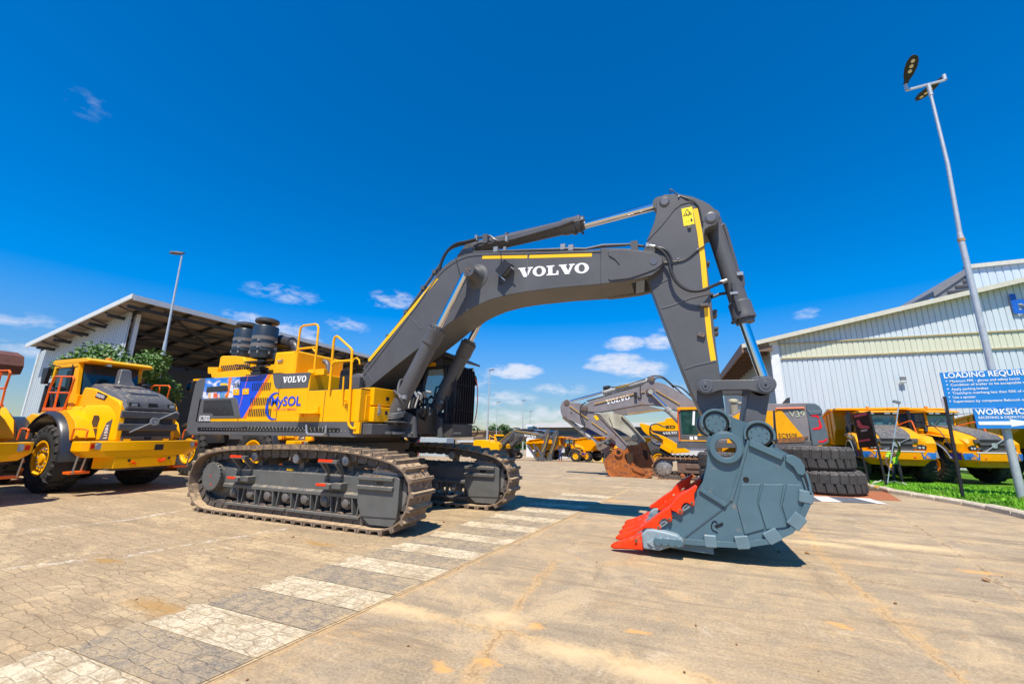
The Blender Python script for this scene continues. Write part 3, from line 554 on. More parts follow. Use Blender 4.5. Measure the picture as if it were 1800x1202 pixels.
# ================================================================ workshop building (right)
WSW = corr('workshop_wall_sheet', (.62, .70, .75), .3); TRL = corr('translucent_sheet', (.68, .70, .54), .3)
def workshop():
    global OFF
    YW = 40.0; XC = P(1356, 620, YW).x; t = thing('workshop_building', 'large workshop with ribbed white-grey steel wall and translucent strip, blue letter b by its roof', 'building', (XC, YW, -1)); OFF = Vector((XC, YW, -1))
    OV = .75; A = P(1353, 593, YW-OV); B_ = P(1800, 487, YW-OV); sl_ = (B_.z-A.z)/(B_.x-A.x); zr = lambda x: A.z+(x-A.x)*sl_
    XR = 62; xl = P(1303, 598, YW-OV).x; XM = XR
    b = MB(); ribwall(b, (XC, YW), (XM, YW), -1.6, lambda q: min(zr(q.x), zr(40)+0)-.1, .36, .06); b.build('front_wall', WSW, t)
    b = MB(); b.box(XC-.12, XC+.5, YW-.14, YW-.02, -1.6, zr(XC)-.2); b.build('corner_flashing', mat('white_flashing', (.78, .81, .82), .5), t)
    b = MB(); b.prism([(xl, zr(xl)), (40, zr(40)), (40, zr(40)-.35), (xl, zr(xl)-.35)], YW-OV, YW-OV+.1); b.build('gable_fascia', mat('cream_fascia', (.62, .60, .50), .5), t)
    b = MB(); b.prism([(xl, zr(xl)-.05), (40, zr(40)-.05), (40, zr(40)-.2), (xl, zr(xl)-.2)], YW-OV+.1, YW+40); rf = b.build('roof', RFS, t)
    b = MB(); b.box(xl-.05, xl+.1, YW-OV+.05, YW+40, zr(xl)-.75, zr(xl)-.0); b.build('eave_fascia', mat('brown_fascia', (.22, .12, .07), .6), t)
    b = MB(); [b.box(xl+.1, XC, y, y+.15, zr(xl)-.7, zr(xl)-.25) for y in [YW-.5+2.2*i for i in range(18)]]; b.build('eave_purlins', mat('brown_purlin', (.17, .11, .08), .7), t)
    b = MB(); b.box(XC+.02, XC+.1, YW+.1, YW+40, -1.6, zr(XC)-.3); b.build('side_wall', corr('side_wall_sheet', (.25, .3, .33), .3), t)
    s0 = P(1371, 606, YW); s1 = P(1374, 629.5, YW); b = MB(); ribwall(b, (s0.x, YW-.03), (XM, YW-.03), s1.z, lambda q: s0.z, .36, .05); b.build('translucent_strip', TRL, t)
    b = MB(); b.box(s0.x-.4, XM, YW-.13, YW-.03, s0.z, s0.z+.09); b.box(s0.x-.1, XM, YW-.13, YW-.03, s1.z-.09, s1.z); b.build('strip_trim', mat('tan_trim', (.5, .42, .24), .6), t)
    # roof monitor with louvres
    YM = YW+6; m0 = P(1706, 467, YM); m1 = P(1800, 469, YM); mz = m0.z; lo = P(1640, 512, YM)
    b = MB(); ribwall(b, (m0.x, YM), (60, YM), 10, lambda q: mz-.25, .5, .06); b.build('monitor_wall', WSW, t)
    b = MB(); b.box(m0.x-.2, 60, YM-.25, YM-.1, mz-.3, mz+.05); b.build('monitor_fascia', mat('cream_fascia', (.6, .6, .5)), t)
    b = MB(); b.prism([(lo.x, lo.z), (m0.x, mz), (m0.x, mz-.5), (lo.x, lo.z-.5)], YM-.05, YM+18)
    b.prism([(lo.x, lo.z-.4), (m0.x, mz-.2), (m0.x, lo.z-1.5), (lo.x, lo.z-1.5)], YM+.1, YM+.2); b.build('monitor_roof', mat('monitor_grey', (.2, .2, .21), .6), t)
    b = MB()
    for i in range(6): z = lo.z-.3+.42*i; x_ = lo.x+(m0.x-lo.x)*max(.12, (z+.75-lo.z)/(mz-lo.z)+.12); b.box(min(x_, m0.x-.5), m0.x-.3, YM+.02, YM+.09, z, z+.2)
    b.build('louvres', mat('louvre_dark', (.06, .06, .065), .5), t)
    # the blue sign letter and its neighbour, which run out of the picture
    l0 = P(1781, 551, YW-.1); l1 = P(1776, 517, YW-.1); h = l1.z-l0.z
    text('babcock', (l0.x, YW-.12, l0.z), (1, 0, 0), (0, 0, 1), mat('blue_sign_letter', (.01, .12, .55), .4), t, None, h, 'sign_letters', bold=.035, thick=.06)
    b = MB(); f0 = P(1586, 666, YW-.2); b.box(f0.x-.17, f0.x+.17, YW-.4, YW-.25, f0.z-.1, f0.z+.15); b.box(f0.x-.17, f0.x+.17, YW-.3, YW-.1, f0.z-.3, f0.z-.26); b.build('flood_lamp', mat('lamp_body_grey', (.2, .2, .2), .5), t)
    OFF = Vector((0, 0, 0))
workshop()
# ================================================================ lamp posts
def cobra(b, lens, o, d, up=(0, 0, 1), s_=1):                    # flat teardrop LED head seen from below, o = spigot, d = the way it points
    d = Vector(d).normalized(); u = Vector(up); sd = d.cross(u).normalized(); u = sd.cross(d); o = Vector(o)
    pr = [(0, .05), (.12, .07), (.25, .13), (.45, .17), (.62, .16), (.74, .11), (.8, .03)]
    b.loft([[o+d*t*s_+sd*w*s_*c+u*s_*h for c, h in ((-1, -.02), (1, -.02), (.8, .05), (-.8, .05))] for t, w in pr])
    for k in range(3): q = o+d*s_*(.36+.14*k)-u*.03*s_; lens.lathe(q, -u, [(0, .055*s_), (.012*s_, .05*s_)], 12)
t = thing('street_lamp', 'tall galvanised lamp post with two black heads, carrying the blue sign', 'lamp post', (9.22, 17.15, gz(17)+.1)); OFF = Vector(t.location)
top = P(1632, 150, 17.25); c1 = P(1688, 415, 17.2); c2 = P(1666, 290, 17.2); ba = Vector((9.22, 17.15, .05))
b = MB(); b.cyl(ba, c1, .098, .078); b.build('lower_pole', GAL, t); b = MB(); b.cyl(c1, c2, .062, .056); b.cyl(c2, top, .054, .042); b.cyl(c1-Vector((0, 0, .12)), c1+Vector((0, 0, .12)), .088, .066); b.cyl(top-Vector((0, 0, .45)), top+Vector((0, 0, .02)), .062); b.build('upper_pole', GAL, t)
b = MB(); b.cyl(ba+(c1-ba)*.30, ba+(c1-ba)*.30+Vector((0, 0, .06)), .104); b.cyl(c1-Vector((0, 0, .2)), c1-Vector((0, 0, .1)), .092); b.build('rust_band', mat('rust_band', (.45, .25, .1), .8), t)
a0 = P(1593, 159, 17.0); a1 = P(1661, 141, 17.5); b = MB(); b.bar(a0, a1, .07, .07); b.build('cross_arm', GAL, t)
b = MB(); ln = MB(); h0 = a0+Vector((.02, 0, .0)); cobra(b, ln, h0+Vector((0, 0, .25)), (.05, -.75, .62), s_=1.15); b.build('lamp_head', BLK, t); ln.build('led_lenses', LED, t.children[-1])
b = MB(); ln = MB(); cobra(b, ln, a1+Vector((-.05, 0, .1)), (-.35, .6, -.1), s_=1.15); b.build('lamp_head', BLK, t); ln.build('led_lenses', LED, t.children[-1])
b = MB(); b.cyl(h0, h0+Vector((0, 0, .28)), .05); b.cyl(a1, a1+Vector((0, 0, .22)), .06); b.build('spigots', GAL, t); OFF = Vector((0, 0, 0))
def lamp_post(px, pyt, pxb, pyb, Y, r, label, s_=1, side=-1, grp=None):
    tp = P(px, pyt, Y); lo = P(pxb, pyb, Y); k = (gz(Y)-lo.z)/(tp.z-lo.z); ba = lo+(tp-lo)*k
    t = thing('street_lamp', label, 'lamp post', ba, 0, grp); global OFF; OFF = Vector(ba)
    m_ = lo+(tp-lo)*.28; b = MB(); b.cyl(ba, m_, r*1.25, r); b.build('lower_pole', GAL, t); b = MB(); b.cyl(m_, tp, r*.75, r*.5); b.build('upper_pole', GAL, t)
    b = MB(); ln = MB(); cobra(b, ln, tp+Vector((-side*.15*s_, 0, .1)), (side, -.25, .06), s_=s_*1.2); b.build('lamp_head', mat('grey_lamp_head', (.12, .12, .125), .5), t); OFF = Vector((0, 0, 0))
lamp_post(320, 449, 278.9, 663.7, 12.0, .075, 'tall thin lamp post with a single flat head in front of the open shed', .9, -1)
lamp_post(861, 652, 856, 775, 62, .14, 'pale lamp post with a flat head by the far trees, right of the excavator cab', 1.3, 1)
lamp_post(874, 708, 872, 775, 85, .1, 'short distant lamp post just right of the pale one by the far trees', 1.3, 1)
lamp_post(919, 705, 919, 760, 100, .16, 'distant lamp post with a small head left of the office block', 1.5, 1)
lamp_post(932, 724, 931, 760, 120, .18, 'most distant thin lamp post above the far excavators', 1.5, 1)
# ================================================================ the big excavator
YC = 7.98                                                       # its centre line
def track_chain(path, y0, y1, pitch, parent, mp, ml, name='track_chain', lug=.068, th=.03):
    pts = cat([Vector((x, 0, z)) for x, z in path+[path[0]]], 8); L_ = [0]
    for i in range(1, len(pts)): L_.append(L_[-1]+(pts[i]-pts[i-1]).length)
    n = round(L_[-1]/pitch); pitch = L_[-1]/n; b = MB(); lk = MB(); j = 0; rr = random.Random(n)
    def at(s_):
        s_ %= L_[-1]
        for i in range(1, len(pts)):
            if s_ <= L_[i]: return pts[i-1].lerp(pts[i], (s_-L_[i-1])/(L_[i]-L_[i-1]))
        return pts[-1]
    ar = sum(pts[i].x*pts[i+1].z-pts[i+1].x*pts[i].z for i in range(len(pts)-1)); sg = 1 if ar > 0 else -1
    yc = (y0+y1)/2
    for i in range(n):
        a = at(i*pitch); c = at((i+1)*pitch); t = (c-a).normalized(); o = Vector((t.z, 0, -t.x))*sg; c = a+t*pitch; mid = (a+c)/2
        q = lambda u, h, y: tuple(mid+t*u+o*h+Vector((0, y, 0)))
        p2 = pitch*.49; g = pitch*.09
        pr = [(-p2, -lug), (-p2, -lug-th), (p2*.8, -lug-th), (p2, -lug-th-.02), (p2+.01, -lug), (p2-.04, -lug), (p2-.045, 0), (p2-.045-g, 0), (p2-.06-g, -lug), (-g*.5-.02, -lug), (-g*.5, -.012), (g*.5, -.012), (g*.5+.015, -lug)]
        p2 = pitch*.475; g = .026; pr = [(-p2, -lug), (-p2, -lug-th), (p2, -lug-th), (p2, -lug), (p2-.004, 0), (p2-g, 0), (p2-g-.03, -lug), (-p2+g+.03, -lug), (-p2+g, 0), (-p2+.004, 0)]
        dy = rr.uniform(-.004, .004)
        b.loft([[q(u, h, y+dy) for u, h in pr] for y in (y0, y1)])
        for s_ in (-1, 1):
            for m_ in (-1, 1): b.lathe(q(m_*p2*.12+.01, -lug, yc+s_*.09), o, [(0, .016), (.018, .014)], 6)
            yy = yc+s_*.13
            pl = [(-p2*.95, -lug-th-.02), (-p2*1.0, -lug-th-.15), (-p2*.55, -lug-th-.175), (p2*.5, -lug-th-.175), (p2*.95, -lug-th-.13), (p2*.9, -lug-th-.01)]
            lk.loft([[q(u, h, y) for u, h in pl] for y in (yy-.035, yy+.035)])
        a_ = mid+o*(-lug-th-.095)-t*p2; lk.cyl(a_+Vector((0, yc-.19, 0)), a_+Vector((0, yc+.19, 0)), .035, n=8)
    cl_ = MB()
    for i in range(n):
        if rr.random() < .75:
            a = at((i+.5)*pitch); t = (at((i+.6)*pitch)-at((i+.4)*pitch)).normalized(); o = Vector((t.z, 0, -t.x))*sg
            for k in range(rr.choice([1, 2, 4])): q_ = a+t*rr.uniform(-.07, .07)-o*(lug-.012); clod(cl_, q_.x, rr.uniform(y0+.05, y1-.05), q_.z, rr.uniform(.012, .035), rr)
    c_ = b.build(name, mp, parent, ang=30); kind(cl_.build('mud_clods', MUD, c_), 'stuff'); lk.build('track_links', ml, c_, ang=30); return c_
def tpath():
    px = [(689, 937), (702, 930), (713, 915.8), (719.5, 901.6), (724.5, 882), (727.5, 866), (726, 850), (720, 834), (708, 817), (692, 806.5), (675, 800.5), (654, 795.2), (628, 789.3), (600, 785.5), (560, 782.2), (520, 781), (480, 781), (440, 782), (400, 783.8), (376, 787), (352, 795), (337, 812), (328, 838), (327, 862), (333, 883), (343, 896)]
    w = poly(px, 6.18)
    return [(x, max(z, 0)) for x, z in w]+[(-9.55, 0), (-8.6, 0), (-7.6, 0), (-6.6, 0), (-5.7, 0), (-4.98, 0)]
def big_track(y0, near):
    n0 = set(bpy.data.objects); w = .70; y1 = y0+w; dy = y0-6.18; T = lambda pts, Y: poly(pts, Y)
    ch = track_chain(tpath(), y0, y1, .262, EX, PAD, LNK, 'track')
    # side frame
    zf, zt, zb = .93, 1.05, .60; x0, x1 = -9.55, -5.45
    b = MB(); b.prism([(y0+.22, zb), (y0+.22, zf), (y0+.30, zt-.03), (y0+.42, zt), (y1-.34, zt), (y1-.22, zf), (y1-.22, zb)], x0, x1, 'X'); b.prism([(y0+.16, zb-.05), (y0+.16, zb+.01), (y0+.22, zb+.05), (y0+.3, zb), (y0+.3, zb-.05)], x0+.12, x1, 'X')
    b.box(x0, x1, y0+.27, y1-.27, .42, zb)
    fr = b.build('track_frame', GRYD, ch, bevel=.012)
    b = MB(); b.prism([(x0-.30, .98), (x0+.02, zf+.05), (x0+.02, zb-.02), (x0-.22, .62), (x0-.30, .7)], y0+.17, y1-.2); b.prism([(x0-.1, 1.02), (x0+.45, .93), (x0+.5, zb), (x0-.05, zb)], y0+.19, y0+.24); b.build('drive_motor_housing', GRYD, fr, bevel=.012)
    b = MB(); b.lathe((-7.72, y0+.225, .86), (0, -1, 0), [(0, .055), (.004, .05)], 8); b.build('frame_hole', BLG, fr)
    # ribs and bottom rollers
    b = MB(); rb = MB(); xs = [-9.1+i*.525 for i in range(8)]
    for i, x in enumerate(xs):
        for s_ in (-.17, .17):
            if i == 0 and s_ < 0: continue
            b.prism([(x+s_-.02, zb-.04), (x+s_*1.25-.012, .22), (x+s_*1.25+.012, .22), (x+s_+.02, zb-.04)], y0+.17, y0+.30)
        rb.lathe((x, y0+.16, .44), (0, 1, 0), [(0, .0), (0, .055), (.02, .085), (.08, .10), (.09, .12), (.14, .12), (w-.4, .12), (w-.3, .06)], 14)
        rb.box(x-.11, x+.11, y0+.20, y0+.27, .43, .56)
    b.build('rib_plates', GRYD, fr, bevel=.004); rb.build('bottom_rollers', mat('roller_steel', (.15, .135, .12), .55, .2, dust=.4), fr)
    b = MB(); b.box(-9.2, -7.44, y0+.13, y0+.2, .20, .245); b.box(-7.40, -5.55, y0+.13, y0+.2, .20, .245); b.box(-9.2, -5.5, y0+.2, y0+.22, .1, .25); b.build('track_guard', GRYD, fr, bevel=.004)
    # top carrier rollers
    for cx_ in (-8.52, -7.3, -6.0):
        b = MB(); b.lathe((cx_, y0+.14, 1.22), (0, 1, 0), [(0, .098), (.02, .108), (.10, .108), (.12, .095), (.2, .095), (.22, .11), (.26, .11)], 18); r_ = b.build('carrier_roller', mat('roller_brown', (.16, .12, .085), .6, .2, dust=.3), fr)
        b = MB(); b.lathe((cx_, y0+.138, 1.22), (0, -1, 0), [(0, .085), (.008, .08)], 18); b.build('roller_cap', STL, r_); b = MB(); b.box(cx_-.06, cx_+.06, y0+.3, y0+.45, 1.0, 1.2); b.build('roller_bracket', GRYD, r_)
    # final drive hub and sprocket
    hx, hz = P(357.5, 844, y0+.08).x, .76
    if not near: hx = -9.72
    hx = -9.72
    b = MB(); b.lathe((hx, y0+.06, hz), (0, 1, 0), [(0, .29), (.02, .305), (.06, .305), (.06, .29), (.42, .31), (.44, .4), (.5, .4)], 30); hb = b.build('final_drive_hub', GRYD, ch, bevel=.005)
    b = MB()
    for i in range(24):
        a = i*math.pi/12; b.lathe((hx+.30*math.cos(a), y0+.065, hz+.30*math.sin(a)), (0, 1, 0), [(0, .022), (.03, .022)], 6)
    b.build('hub_bolts', mat('bolt_dark', (.06, .06, .06), .5, .4), hb)
    b = MB(); b.lathe((hx, y0+.057, hz), (0, -1, 0), [(0, .016), (.004, .016)], 8); b.lathe((hx+.05, y0+.057, hz-.17), (0, -1, 0), [(0, .018), (.004, .018)], 8); b.build('red_paint_dots', RED, hb)
    b = MB(); yc = (y0+y1)/2; q = []
    for i in range(60):
        a = i*math.pi/30; q.append((hx+(.60 if i % 4 < 2 else .52)*math.cos(a), hz+(.60 if i % 4 < 2 else .52)*math.sin(a)))
    b.prism(q, yc-.05, yc+.05); b.build('sprocket', LNK, ch)
    # idler
    ix, iz = -4.99, .765
    b = MB(); b.lathe((ix, y0+.20, iz), (0, 1, 0), [(0, .05), (0, .46), (.03, .49), (.05, .51), (w-.45, .51), (w-.43, .49), (w-.4, .46), (w-.4, .05)], 44); b.build('idler_wheel', mat('idler_steel', (.33, .31, .29), .4, .5, var=.2, dust=.2), ch)
    g = [(633.4, 839.4), (641, 831.5), (700, 838.5), (705, 842), (701.5, 893), (698.5, 912), (689, 925.7), (649.7, 921.4), (637.5, 908), (630.5, 880)]; gp = poly(g, 6.3); g2 = poly([(633.4, 839.4), (641, 831.5), (700, 838.5), (705, 842), (701.5, 893), (698.5, 910), (636, 906), (630.5, 880)], 6.3)
    b = MB(); b.prism(gp, y0+.10, y0+.19); b.prism(g2, y0+.08, y0+.19); b.prism([(x, z) for x, z in gp], y1-.19, y1-.1); gd = b.build('idler_guard', GRYD, ch, bevel=.02, seg=2)
    b = MB(); a, c = gp[0][0], P(691, 860, 6.24).x
    for za, zc in ((.905, .985), (.74, .82)): b.prism([(y0+.08, za-.01), (y0+.02, za+.01), (y0+.02, zc-.01), (y0+.08, zc)], a+.01, c, 'X')
    b.build('guard_ribs', GRYD, gd, bevel=.008); b = MB(); b.box(-5.16, -5.01, y0+.075, y0+.082, .845, .885); b.build('guard_slot', BLG, gd)
    b = MB(); rr = random.Random(4+near)
    for i in range(26): clod(b, rr.uniform(-5.5, -4.85), y0+rr.uniform(.09, .19), rr.choice([1.085, 1.09]), rr.uniform(.01, .03), rr)
    for i in range(20): clod(b, rr.uniform(-5.48, -5.0), y0+rr.uniform(.03, .08), .985, rr.uniform(.008, .018), rr)
    for i in range(90): clod(b, rr.uniform(-9.4, -5.5), y0+rr.uniform(.36, .46), 1.05, rr.uniform(.006, .022), rr)
    kind(b.build('mud_clods', MUD, ch), 'stuff')
    if near:
        for sx in (-9.02, -6.48):                               # the two fold-out steps
            b = MB()
            for u in (.0, .36): b.prism([(y0+.28, .80), (y0+.20, .80), (y0+.20, .94), (y0-.02, 1.17), (y0-.02, 1.22), (y0+.07, 1.22), (y0+.28, .98)], sx+u, sx+u+.045, 'X')
            b.box(sx-.04, sx+.44, y0-.03, y0+.05, 1.17, 1.235)
            st = b.build('step', GRYD, fr, bevel=.006)
            b = MB(); b.box(sx-.06, sx+.30, y0-.02, y0+.24, .70, .79); b.box(sx+.28, sx+.52, y0+.04, y0+.24, .71, .81); b.build('lower_tread', GRYD, st, bevel=.006)
            b = MB(); b.box(sx-.03, sx+.33, y0-.034, y0-.028, 1.195, 1.235); b.box(sx-.03, sx+.33, y0-.03, y0+.0, 1.235, 1.241); b.box(sx-.03, sx+.21, y0-.025, y0-.018, .755, .79); b.box(sx-.03, sx+.21, y0-.025, y0+.01, .79, .796); b.build('red_grip_strip', RED, st)
            b = MB(); [b.lathe((sx+u+.02, y0+.198, z), (0, -1, 0), [(0, .018), (.012, .018)], 8) for u in (0, .36) for z in (.84, .9)]; b.build('step_bolts', BLK, st)
        b = MB(); b.box(-7.62, -7.46, y0+.225, y0+.262, .965, 1.0); b.M = None; b.build('yellow_tag', STR, fr)
    if not near: [o.data.transform(Matrix.Translation((.66, 0, 0))) for o in set(bpy.data.objects)-n0]     # the undercarriage is slewed a little against the house
    return ch
EXO = Vector((-7.15, YC, 0))
EX = thing('excavator', 'huge grey and yellow crawler excavator in front, with a blue-grey bucket and red teeth', 'excavator', EXO); OFF = EXO
big_track(6.18, 1); big_track(9.10, 0)
# carbody and slewing ring
b = MB(); b.box(-8.2, -6.1, 6.75, 9.25, .62, 1.12); b.prism([(6.7, .95), (6.95, 1.3), (9.0, 1.3), (9.25, .95), (9.25, .75), (6.7, .75)], -8.0, -6.3, 'X')
for sx in (-1, 1): b.loft([[Vector((-7.15+sx*.3, y, .75)), Vector((-7.15+sx*.95, y, .75)), Vector((-7.15+sx*.95, y, 1.0)), Vector((-7.15+sx*.3, y, 1.36))] for y in (6.85, 9.15)])
b.build('carbody', GRY, EX, bevel=.03, seg=2)
b = MB(); b.lathe((-7.15, YC, 1.2), (0, 0, 1), [(0, 1.05), (.16, 1.05), (.17, 1.15), (.34, 1.15), (.35, 1.02), (.52, 1.02)], 48); b.build('slewing_ring', mat('slew_brown', (.09, .065, .05), .6, dust=.2), EX)
# ---- deck
YN, YF = 6.35, 9.62
XR, XF = -10.76, -5.80
b = MB(); b.prism([(XR, 1.955), (XR, 1.66), (XF-.05, 1.66), (XF, 1.70), (XF, 1.955)], YN, YF); deck = b.build('deck', GRY, EX, bevel=.012)
sl = zm([(40, 1070), (100, 1130), (230, 1150), (330, 1146), (540, 1144), (600, 1137), (1535, 1150), (1532, 1180), (1500, 1200), (300, 1200)], 330, 550, 5.7226)
sl = [(333, 750.5), (372, 751), (377, 751.5), (424, 751.3), (431, 749.6), (597.5, 752.3), (597, 759.5), (345, 757.5)]
b = MB(); b.prism(poly(sl, YN), YN-.004, YN+.001); b.build('deck_recess_shade', BLG, deck)  # flat black sheet stands in for the shade of the recess
b = MB(); rr = random.Random(8)
for i in range(46): x = -10.5+i*.1; b.box(x, x+.018, YN-.009, YN-.004, 1.775, 1.79)
for i in range(22): x = -8.9+i*.11; b.box(x, x+.012, YN-.009, YN-.004, 1.81, 1.855)
b.build('recess_bolts', mat('recess_glint', (.45, .4, .33), .5), deck)
b = MB(); h_ = [P(538.5, 747.5, YN), P(538.5, 747.5, YN-.14), P(539, 760, YN-.14), P(541.5, 763, YN-.14), P(569, 763.5, YN-.14), P(572, 760, YN-.14), P(573.3, 748.5, YN-.14), P(573.3, 748.5, YN)]; b.tube(h_, .02, 8); b.build('grab_hoop', STL, deck)
# ---- counterweight
b = MB(); cw = poly([(363, 664.6), (352, 665.3), (346.5, 669.5), (343, 676), (330, 738), (327.5, 757), (334, 764.5), (348, 764.3), (348, 744)], YN)
b.loft([[Vector((x, y, z)) for x, z in [(max(px_, -10.9-.35*(1-abs(y-YC)/1.66)), pz) if False else (px_-(.22*(1-((y-YC)/1.66)**2) if px_ < -10.66 else 0), pz) for px_, pz in cw]] for y in [YN-.012, YN+.15, YN+.6, YC-.5, YC, YC+.5, YF-.6, YF-.15, YF+.012]])
b.build('counterweight', GRY, EX, bevel=.03, seg=2)
# ---- engine housing and its side panels
XH = P(546.4, 654, YN).x
b = MB(); b.prism([(XR, 1.955), (XH, 1.955), (XH, 3.005), (XR+.04, 3.0)], YN, YF); hs_ = b.build('engine_housing', YEL, EX, bevel=.02, seg=2)
sh = lambda nm, pts, m, par, d=.004: MB().prism(poly(pts, YN), YN-d, YN+.0005).build(nm, m, par)
PHO = bpy.data.materials.new('mine_photo_wrap'); PHO.use_nodes = True; t_ = PHO.node_tree; n_ = t_.nodes; l_ = t_.links; pb = n_['Principled BSDF']; pb.inputs['Roughness'].default_value = .3; pb.inputs['Coat Weight'].default_value = .5
tc_ = n_.new('ShaderNodeTexCoord'); mp_ = n_.new('ShaderNodeMapping'); mp_.inputs['Scale'].default_value = (2.0, 1, 4.2); nz_ = n_.new('ShaderNodeTexNoise'); nz_.inputs['Scale'].default_value = 1.5; nz_.inputs['Detail'].default_value = 6; nz_.inputs['Distortion'].default_value = .8; cr_ = n_.new('ShaderNodeValToRGB')
l_.new(tc_.outputs['Object'], mp_.inputs[0]); l_.new(mp_.outputs[0], nz_.inputs['Vector']); l_.new(nz_.outputs['Fac'], cr_.inputs[0]); l_.new(cr_.outputs[0], pb.inputs['Base Color'])
e = cr_.color_ramp.elements; e[0].position = .36; e[0].color = (.01, .16, .6, 1); e[1].position = .66; e[1].color = (.62, .66, .85, 1)
for p0, c0 in ((.45, (.04, .25, .75, 1)), (.50, (.22, .22, .5, 1)), (.56, (.75, .78, .92, 1))): q = e.new(p0); q.color = c0
z8 = lambda pts: zm(pts, 320, 640, 8.5875)
wr = sh('photo_wrap', z8([(345, 215), (878, 190), (885, 262), (880, 520), (272, 522), (300, 380)]), PHO, hs_)
sh('wrap_structure', z8([(710, 205), (752, 202), (735, 330), (700, 500), (662, 500), (690, 400), (700, 300)]), ODC, wr, .007)
sh('wrap_structure', z8([(575, 318), (590, 285), (690, 290), (690, 318)]), STR, wr, .007)
for i, (a, c, cc) in enumerate([(400, 440, (.8, .5, .2)), (445, 475, (.75, .75, .8)), (480, 540, (.75, .12, .03)), (545, 575, (.8, .55, .5)), (580, 655, (.12, .3, .5)), (657, 680, (.9, .3, .03))]): sh('wrap_truck', z8([(a, 435+(i % 2)*14), (c-10, 432), (c, 506), (a-4, 508)]), mat('wrap_tone_%d' % i, cc, .4), wr, .007)
bl = sh('blue_panel', z8([(880, 190), (1300, 157), (925, 810), (890, 810), (862, 660), (820, 510), (780, 500), (775, 470), (880, 330)]), BLU, hs_, .0055)
sh('navy_band', z8([(880, 192), (1290, 160), (1205, 255), (880, 262)]), NAV, bl, .0075)
sh('orange_stripe', z8([(1300, 157), (1348, 153), (968, 810), (922, 812)]), ODC, hs_, .0065)
gf = MB().prism(keyhole(poly(z8([(275, 522), (800, 503), (838, 535), (892, 812), (432, 818), (428, 868), (212, 870)]), YN), poly(z8([(335, 548), (745, 533), (800, 775), (478, 775), (460, 737), (320, 735)]), YN)) if False else poly(z8([(275, 522), (800, 503), (838, 535), (892, 812), (432, 818), (428, 868), (212, 870)]), YN), YN-.012, YN).build('grille_frame', GRY, hs_, bevel=.004)
def mesh_grille(pts, m_, par, d, cell=.045):
    pp = poly(pts, YN); x0 = min(a for a, c in pp); x1 = max(a for a, c in pp); z0 = min(c for a, c in pp); z1 = max(c for a, c in pp)
    def ins(x, z):
        r_ = False
        for (xa, za), (xb, zb_) in zip(pp, pp[1:]+pp[:1]):
            if (za > z) != (zb_ > z) and x < (xb-xa)*(z-za)/(zb_-za)+xa: r_ = not r_
        return r_
    b = MB(); b.prism(pp, YN-d, YN); o_ = b.build('grille_opening', BLG, par); b = MB(); r_ = 0; z = z0
    while z < z1:
        x = x0+(cell/2 if r_ % 2 else 0)
        while x < x1:
            if ins(x, z): b.add([(x-cell*.5, YN-d-.003, z), (x, YN-d-.003, z+cell*.32), (x+cell*.5, YN-d-.003, z), (x+cell*.4, YN-d-.003, z), (x, YN-d-.003, z+cell*.2), (x-cell*.4, YN-d-.003, z)], [(0, 1, 4, 5), (1, 2, 3, 4)])
            x += cell
        z += cell*.42; r_ += 1
    b.build('grille_mesh', mat('grille_wire', (.16, .15, .14), .5, .3), o_)
mesh_grille(z8([(340, 550), (742, 535), (795, 772), (482, 775), (464, 737), (322, 735)]), BLK, gf, .0145)
mesh_grille(z8([(382, 345), (690, 320), (705, 408), (370, 428)]), BLK, hs_, .0085)
b = MB()
for n_s, xa, xb, ya, yb, lean in ((5, 790, 880, 288, 360, 12), (11, 1072, 1335, 285, 400, 16), (13, 1045, 1365, 512, 622, 14), (13, 1018, 1340, 677, 790, 13)):
    for i in range(n_s):
        x = xa+(xb-xa)*i/(n_s-1); dy_ = -8*(x-xa)/(xb-xa); q = z8([(x, ya+dy_), (x+11, ya+dy_-1), (x+11-lean, yb+dy_), (x-lean, yb+dy_)]); b.prism(poly(q, YN), YN-.0095, YN)
b.build('vent_slots', BLG, hs_)
for q in ([(783, 380), (872, 375), (868, 463), (778, 467)], [(922, 372), (1018, 366), (1012, 452), (918, 458)]):
    hnd = sh('panel_latch', z8(q), YEL, hs_, .016); cx_, cz_ = [sum(v)/4 for v in zip(*poly(z8(q), YN))]; b = MB(); b.lathe((cx_, YN-.016, cz_), (0, -1, 0), [(0, .025), (.006, .02)], 10); b.build('keyhole', STL, hnd)
z6 = lambda pts: zm(pts, 480, 640, 8.5875)
bd = sh('name_plate', z6([(-2, 150), (570, 124), (524, 352), (68, 368), (38, 350), (20, 300)]), GRY, hs_, .007)
a, c = P(*z6([(150, 275)])[0], YN), P(*z6([(507, 262)])[0], YN); tp = P(*z6([(150, 214)])[0], YN)
slab_word('VOLVO', (a.x, YN-.011, (a.z+c.z)/2-.01), (1, 0, .0), (0, 0, 1), .135, WHT, hs_, c.x-a.x, 'name_lettering')
a = P(476.5, 713.8, YN); c = P(528.6, 714.5, YN)
text('MySOL', (a.x, YN-.007, a.z+.01), (1, 0, 0), (0, 0, 1), BLU, hs_, c.x-a.x, .20, 'owner_lettering', bold=.022)
a = P(481, 721, YN); c = P(521, 721.5, YN); text('OPEN CAST MINING', (a.x, YN-.007, a.z), (1, 0, 0), (0, 0, 1), mat('pink_red_text', (.8, .12, .12), .5), hs_, c.x-a.x, .045, 'owner_lettering', bold=.01)
cc = P(482.5, 713.5, YN); b = MB(); vs = []; k = 26
for i in range(k+1): t = R(70+i*225/k); w_ = .012+.075*math.sin(math.pi*i/k); vs += [(cc.x+.27*math.cos(t), YN-.009, cc.z+.30*math.sin(t)), (cc.x+(.27-w_)*math.cos(t), YN-.009, cc.z+(.30-w_)*math.sin(t))]
